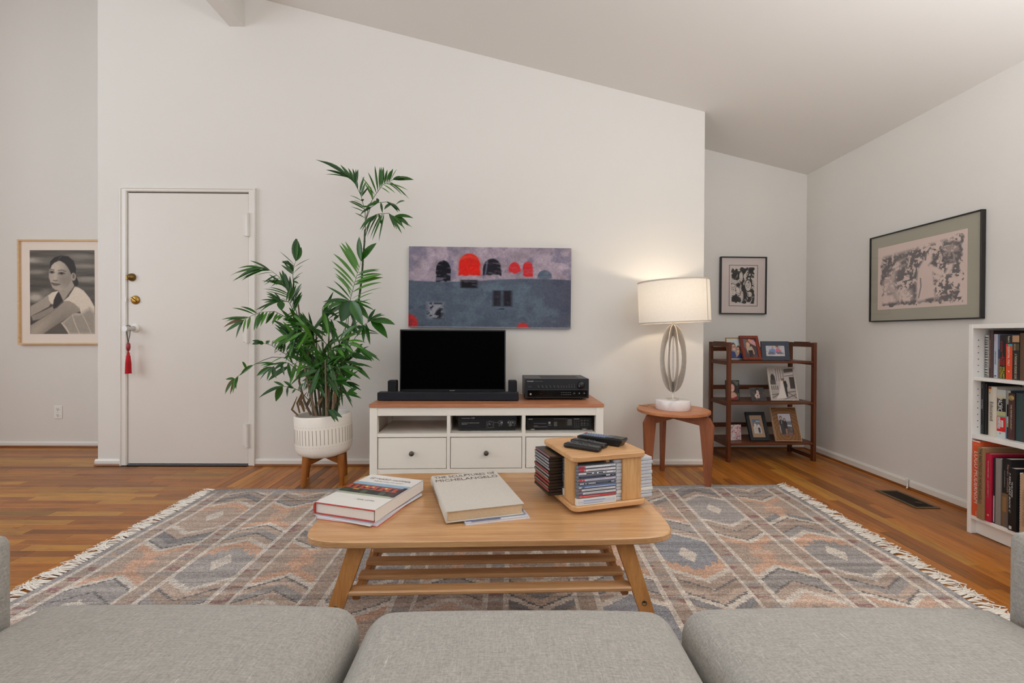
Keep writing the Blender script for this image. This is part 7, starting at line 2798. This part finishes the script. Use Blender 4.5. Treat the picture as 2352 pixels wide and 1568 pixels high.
M_GOLDINK = mat('gold_ink', (206, 180, 110), 0.5, var=0.05)
M_REDINK = mat('red_ink', (200, 36, 40), 0.5, var=0.05)
M_YELINK = mat('yellow_ink', (226, 206, 60), 0.5, var=0.05)
M_TANINK = mat('tan_ink', (150, 110, 74), 0.6, var=0.05)
M_CREAMINK = mat('cream_ink', (214, 200, 172), 0.6, var=0.03)
M_SALMON = mat('salmon_ink', (190, 140, 124), 0.6, var=0.03)
R1, R2, R3 = 'books on the top shelf', 'books on the middle shelf', 'tall books on the bottom shelf'
z = 0.793
y = BY1 - 0.0250
st_ = [(i / 13.0 * 0.98 + 0.012 + j * 0.016, i / 13.0 * 0.98 + 0.018 + j * 0.016, (96, 92, 90)) for i in range(13) for j in range(3)]
top_row = [
    ('slim spiral-bound notebook with grey striped edge, first on the top shelf', 0.0165, 0.213, 0.15, 2.418, (196, 190, 182), dict(bands=[(a, b_, c) for a, b_, c in st_], spiral=True)),
    ('dark brown hardback with small pale lettering on the top shelf', 0.0185, 0.236, 0.17, 2.420, (70, 46, 40), dict(texts=[('HEROES OF NEW YORK HARBOR', M_SALMON, 0.50, 0.140, 0.0, 0.0058)], round_=True)),
    ('pale grey paperback with one dark title line on the top shelf', 0.0175, 0.217, 0.14, 2.424, (186, 192, 206), dict(texts=[('AMERICAN SUMMER', M_INK, 0.46, 0.066, 0.0, 0.0060), ('A NOVEL', M_REDINK, 0.90, 0.026, 0.16, 0.0034)], bands=[(0.03, 0.065, (120, 90, 90), -0.2, 0.3)])),
    ('slim paperback fading from blue to sand on the top shelf', 0.0115, 0.215, 0.14, 2.426, (110, 120, 150), dict(bands=[(0.66, 1, (92, 108, 146)), (0.45, 0.66, (64, 74, 106)), (0.25, 0.45, (126, 112, 104)), (0, 0.25, (120, 110, 98))])),
    ('black paperback with red and yellow lettering on the top shelf', 0.0290, 0.212, 0.13, 2.420, (24, 20, 22), dict(texts=[('ADVENTURES', M_REDINK, 0.74, 0.055, 0.14, 0.0075), ('in the', M_REDINK, 0.53, 0.022, -0.02, 0.006), ('SCREEN', M_REDINK, 0.40, 0.044, -0.20, 0.0095), ('TRADE', M_REDINK, 0.40, 0.038, 0.20, 0.0095),
        ('WILLIAM', M_YELINK, 0.145, 0.055, -0.20, 0.0100), ('GOLDMAN', M_YELINK, 0.145, 0.055, 0.20, 0.0100)])),
    ('orange guidebook with black and rainbow top bands on the top shelf', 0.0275, 0.212, 0.12, 2.418, (222, 74, 32), dict(bands=[(0.80, 1.0, (26, 24, 26)), (0.75, 0.80, (214, 40, 90), 0.16, 0.5), (0.75, 0.80, (90, 170, 90), -0.16, 0.16), (0.75, 0.80, (40, 150, 200), -0.5, -0.16)],
        texts=[("Fodor's", M_WHITEINK, 0.905, 0.030, 0.0, 0.0085), ('ESSENTIAL ITALY', M_WHITEINK, 0.52, 0.092, 0.0, 0.0088), ('P', M_WHITEINK, 0.175, 0.007, 0.0, 0.008)])),
    ('thick black paperback with cream lettering, far along the top shelf', 0.0290, 0.213, 0.13, 2.418, (34, 26, 24), dict(bands=[(0.84, 0.99, (190, 150, 116)), (0.66, 0.8, (84, 74, 52))], texts=[('A THOUSAND SPLENDID SUNS', M_CREAMINK, 0.30, 0.120, -0.05, 0.0100), ('KHALED HOSSEINI', M_CREAMINK, 0.73, 0.032, 0.1, 0.0045)])),
    ('mid-brown hardback beyond the cream-lettered paperback on the top shelf', 0.0300, 0.222, 0.15, 2.420, (96, 70, 52), {}),
    ('dark green hardback near the hidden end of the top shelf', 0.0260, 0.208, 0.15, 2.420, (44, 60, 52), {}),
    ('cream paperback near the hidden end of the top shelf', 0.0240, 0.200, 0.13, 2.420, (206, 198, 180), {}),
]
for lab, t_, h, dp, x, c, kw in top_row:
    book(lab, y, z, t_, h, dp, x, c, R1, **kw)
    y -= t_ + 0.0008
z = 0.506
y = BY1 - 0.0215
mid_row = [
    ('tall thin black book with tiny white lettering, first on the middle shelf', 0.0165, 0.262, 0.19, 2.404, (24, 25, 25), dict(texts=[('Canada', M_GREYINK, 0.92, 0.022, 0.0, 0.0042), ('Giovanni Boldini', M_WHITEINK, 0.575, 0.048, 0.0, 0.0048), ('Phaidon Press', M_GREYINK, 0.09, 0.040, 0.0, 0.0042)])),
    ('second thin black book, a little shorter, on the middle shelf', 0.0085, 0.256, 0.18, 2.406, (18, 17, 18), {}),
    ('cream hardback with large dark serif title and red pencil tip on the middle shelf', 0.0400, 0.243, 0.165, 2.410, (206, 196, 180), dict(round_=True, bands=[(0.955, 0.995, (130, 34, 36), 0.0, 0.34), (0.90, 0.955, (206, 160, 90), 0.06, 0.30), (0.86, 0.885, (60, 50, 46), 0.15, 0.2)],
        texts=[('Educated', M_INK, 0.50, 0.094, -0.08, 0.0140), ('TARA WESTOVER', M_SALMON, 0.50, 0.098, 0.26, 0.0036)])),
    ('hardback with black, green and red bands and white title on the middle shelf', 0.0385, 0.233, 0.165, 2.414, (196, 200, 196), dict(bands=[(0.865, 1.0, (190, 194, 188)), (0.82, 0.865, (196, 186, 150)), (0.545, 0.82, (28, 26, 28)), (0.46, 0.545, (180, 176, 132)), (0.43, 0.46, (126, 158, 140)), (0.125, 0.43, (206, 40, 44)), (0.18, 0.42, (236, 232, 226), 0.12, 0.42), (0.22, 0.36, (236, 232, 226), -0.24, 0.06), (0.0, 0.125, (196, 206, 206)), (0.07, 0.10, (190, 110, 90), 0.02, 0.18)],
        texts=[('PACIFIC', M_WHITEINK, 0.685, 0.062, 0.12, 0.0205), ('WINCHESTER', M_INK, 0.30, 0.054, 0.27, 0.0075), ('SIMON', M_INK, 0.29, 0.028, -0.09, 0.0075)])),
    ('slim pictorial paperback with blue and black bands on the middle shelf', 0.0150, 0.232, 0.160, 2.420, (60, 74, 96), dict(bands=[(0.72, 1.0, (170, 170, 158)), (0.5, 0.72, (70, 96, 104)), (0.46, 0.70, (26, 24, 28)), (0.32, 0.46, (190, 196, 206)), (0.24, 0.32, (172, 176, 110)), (0, 0.24, (38, 62, 100))])),
    ('dark brown book with gold concentric emblem on the middle shelf', 0.0265, 0.222, 0.155, 2.408, (74, 44, 40), dict(texts=[("THE WRITER'S JOURNEY", M_CREAMINK, 0.49, 0.118, 0.0, 0.0085), ('III EDITION', M_TANINK, 0.20, 0.022, 0.0, 0.0045)])),
    ('dark teal paperback beside the emblem book on the middle shelf', 0.0290, 0.226, 0.15, 2.414, (48, 70, 72), {}),
    ('maroon hardback toward the hidden end of the middle shelf', 0.0300, 0.230, 0.16, 2.414, (104, 44, 46), {}),
    ('pale blue hardback toward the hidden end of the middle shelf', 0.0260, 0.216, 0.16, 2.414, (150, 168, 186), {}),
    ('mustard paperback toward the hidden end of the middle shelf', 0.0240, 0.204, 0.14, 2.414, (196, 158, 78), {}),
]
for lab, t_, h, dp, x, c, kw in mid_row:
    o = book(lab, y, z, t_, h, dp, x, c, R2, **kw)
    if 'emblem' in lab and 'gold' in lab:
        mb = MB()
        for r_ in (0.0035, 0.0065, 0.0092, 0.0115):
            Me = Matrix.Translation((-0.0006, 0, 0.90 * h)) @ Matrix.Rotation(PI / 2, 4, 'Y')
            mb.lathe([(r_ - 0.0014, -0.0004), (r_, -0.0004), (r_, 0.0002)], 20, M=Me, caps=False)
        mb.lathe([(0.0, -0.0004), (0.0018, -0.0004), (0.0018, 0.0002)], 12, M=Me)
        mb.build('emblem', M_GOLDINK, o)
    y -= t_ + 0.0008
z = 0.094
y = BY1 - 0.0225
low_row = [
    ('tall orange book with bold white lettering, first on the bottom shelf', 0.0365, 0.380, 0.235, 2.3625, (222, 88, 44), dict(texts=[('LOGO MODERNISM', M_WHITEINK, 0.515, 0.262, -0.06, 0.0185, 0.18), ('TASCHEN', M_WHITEINK, 0.045, 0.022, -0.1, 0.0042)], bands=[(0.985, 1.0, (226, 220, 214)), (0.948, 0.951, (236, 150, 120), -0.4, 0.3)])),
    ('worn tan cloth book with dark lettering, standing proud on the bottom shelf', 0.0325, 0.356, 0.245, 2.3480, (150, 116, 80), dict(texts=[('THE PAINTINGS OF MICHELANGELO', M_INK, 0.60, 0.272, 0.0, 0.0150)], rough=0.9)),
    ('crimson book with cream lettering on the bottom shelf', 0.0255, 0.333, 0.23, 2.3560, (178, 22, 58), dict(texts=[('Maxtone-Graham | Lloyd', M_CREAMINK, 0.77, 0.082, 0.0, 0.0060), ('QUEEN MARY 2', M_SALMON, 0.48, 0.082, 0.0, 0.0092, 0.15)], bands=[(0.085, 0.11, (206, 150, 90), -0.15, 0.15)])),
    ('thin dark booklet with a pale spine strip on the bottom shelf', 0.0105, 0.318, 0.22, 2.3640, (32, 32, 38), dict(bands=[(0.02, 0.42, (206, 202, 198), -0.25, 0.2)])),
    ('plain grey hardback with black edges on the bottom shelf', 0.0235, 0.318, 0.22, 2.3640, (138, 132, 126), dict(rough=0.8)),
    ('black book with brown picture on the lower spine, bottom shelf', 0.0375, 0.326, 0.225, 2.3700, (22, 20, 22), dict(bands=[(0.0, 0.49, (120, 96, 70)), (0.0, 0.2, (104, 94, 92), -0.5, 0.2), (0.22, 0.44, (146, 110, 72), 0.0, 0.45)], texts=[('HENRY DARGER', M_SALMON, 0.715, 0.132, -0.22, 0.0100), ('KLAUS BIESENBACH', M_GREYINK, 0.70, 0.078, 0.18, 0.0044)])),
    ('black ring-bound music book with slanted white title on the bottom shelf', 0.0330, 0.292, 0.225, 2.3560, (16, 16, 18), dict(texts=[('!! REAL JAZZ BOOK C', M_WHITEINK, 0.60, 0.186, 0.26, 0.0085, 0.3), ('THE HAL LEONARD', M_WHITEINK, 0.66, 0.072, -0.05, 0.0060)], bands=[(0.02, 0.07, (206, 206, 206), 0.02, 0.34)])),
    ('black spiral-bound volume beside the music book on the bottom shelf', 0.0150, 0.280, 0.22, 2.3700, (20, 20, 22), dict(spiral=True)),
    ('tan cloth book with engraved brown lettering on the bottom shelf', 0.0380, 0.276, 0.22, 2.3560, (186, 154, 124), dict(texts=[('WINSLOW HOMER', M_TANINK, 0.45, 0.170, 0.1, 0.0110)], rough=0.85)),
    ('slate blue hardback toward the hidden end of the bottom shelf', 0.0320, 0.300, 0.22, 2.3620, (70, 84, 104), {}),
    ('white hardback toward the hidden end of the bottom shelf', 0.0280, 0.310, 0.22, 2.3620, (216, 212, 204), {}),
]
for lab, t_, h, dp, x, c, kw in low_row:
    book(lab, y, z, t_, h, dp, x, c, R3, **kw)
    y -= t_ + 0.0008

# ================================================================== SMALL FIXTURES
o = thing('wall_outlet', 'white double electrical outlet low on the hall wall under the portrait', 'outlet', (-3.882, WB, 0.303))
mb = MB()
mb.box(-0.036, 0.036, -0.006, 0.0, -0.057, 0.057, 0.003)
mb.build('plate', M_WHITE, o)
for z in (0.026, -0.026):
    mb = MB()
    mb.prism([(0.0165 * math.cos(a), 0.0135 * math.sin(a)) for a in [2 * PI * k / 20 for k in range(20)]], 0.0055, 0.0078, 0.0006, M=Matrix.Translation((0, 0, z)) @ Matrix.Rotation(PI / 2, 4, 'X'))
    so = mb.build('socket', M_TRIM, o)
    mb = MB()
    for a in ((-0.0075, -0.0050, 0.0, 0.0085), (0.0050, 0.0075, 0.0, 0.0075), (-0.0025, 0.0025, -0.0095, -0.0045)):
        mb.box(a[0], a[1], -0.0081, -0.0076, z + a[2], z + a[3])
    mb.build('slots', M_BLACKM, so)
mb = MB()
mb.lathe([(0, 0.0066), (0.003, 0.006), (0.003, 0.004)], 10, M=Matrix.Rotation(PI / 2, 4, 'X'))
mb.build('screw', M_STEEL, o)

M_VENT = mat('vent_bronze', (104, 86, 66), 0.45, 0.5, var=0.1, scale=40)
M_LOUV = mat('vent_louver', (58, 46, 36), 0.5, 0.4)
M_VENTD = mat('vent_dark', (30, 24, 20), 0.7, 0.2)
o = thing('floor_vent', 'bronze floor register set in the boards beside the right wall', 'floor vent', (2.450, 2.752, 0.0), math.radians(-1.5))
mb = MB()
for a in ((-0.070, 0.070, -0.153, -0.133), (-0.070, 0.070, 0.133, 0.153), (-0.070, -0.052, -0.133, 0.133), (0.052, 0.070, -0.133, 0.133)):
    mb.box(a[0], a[1], a[2], a[3], 0.0004, 0.0045, 0.0015)
mb.build('frame', M_VENT, o)
mb = MB()
mb.box(-0.052, 0.052, -0.133, 0.133, 0.0005, 0.0012)
mb.build('dark_opening', M_VENTD, o)
for k in range(21):
    yv = -0.125 + k * 0.0125
    mb = MB()
    mb.box(-0.052, 0.052, yv - 0.0022, yv + 0.0022, 0.0012, 0.0040, 0.0006)
    mb.build('louver', M_LOUV, o)
mb = MB()
mb.box(-0.004, 0.004, -0.016, 0.016, 0.0040, 0.0075, 0.001, M=Matrix.Translation((0.012, -0.075, 0)) @ Matrix.Rotation(0.5, 4, 'Z'))
mb.build('damper_lever', M_VENT, o)

o = thing('cable_end', 'short white cable end poking out at the baseboard joint', 'cable', (2.622, 2.925, 0.004))
mb = MB()
mb.tube([(0.0, 0.012, 0.055), (-0.004, 0.006, 0.03), (-0.012, -0.002, 0.010), (-0.020, -0.006, 0.004), (-0.022, -0.010, 0.012)], 0.0045, 7)
mb.build('sleeve', M_TRIM, o)
mb = MB()
mb.box(-0.010, 0.0, 0.004, 0.016, 0.030, 0.066, 0.002)
mb.build('clip', M_TRIM, o)
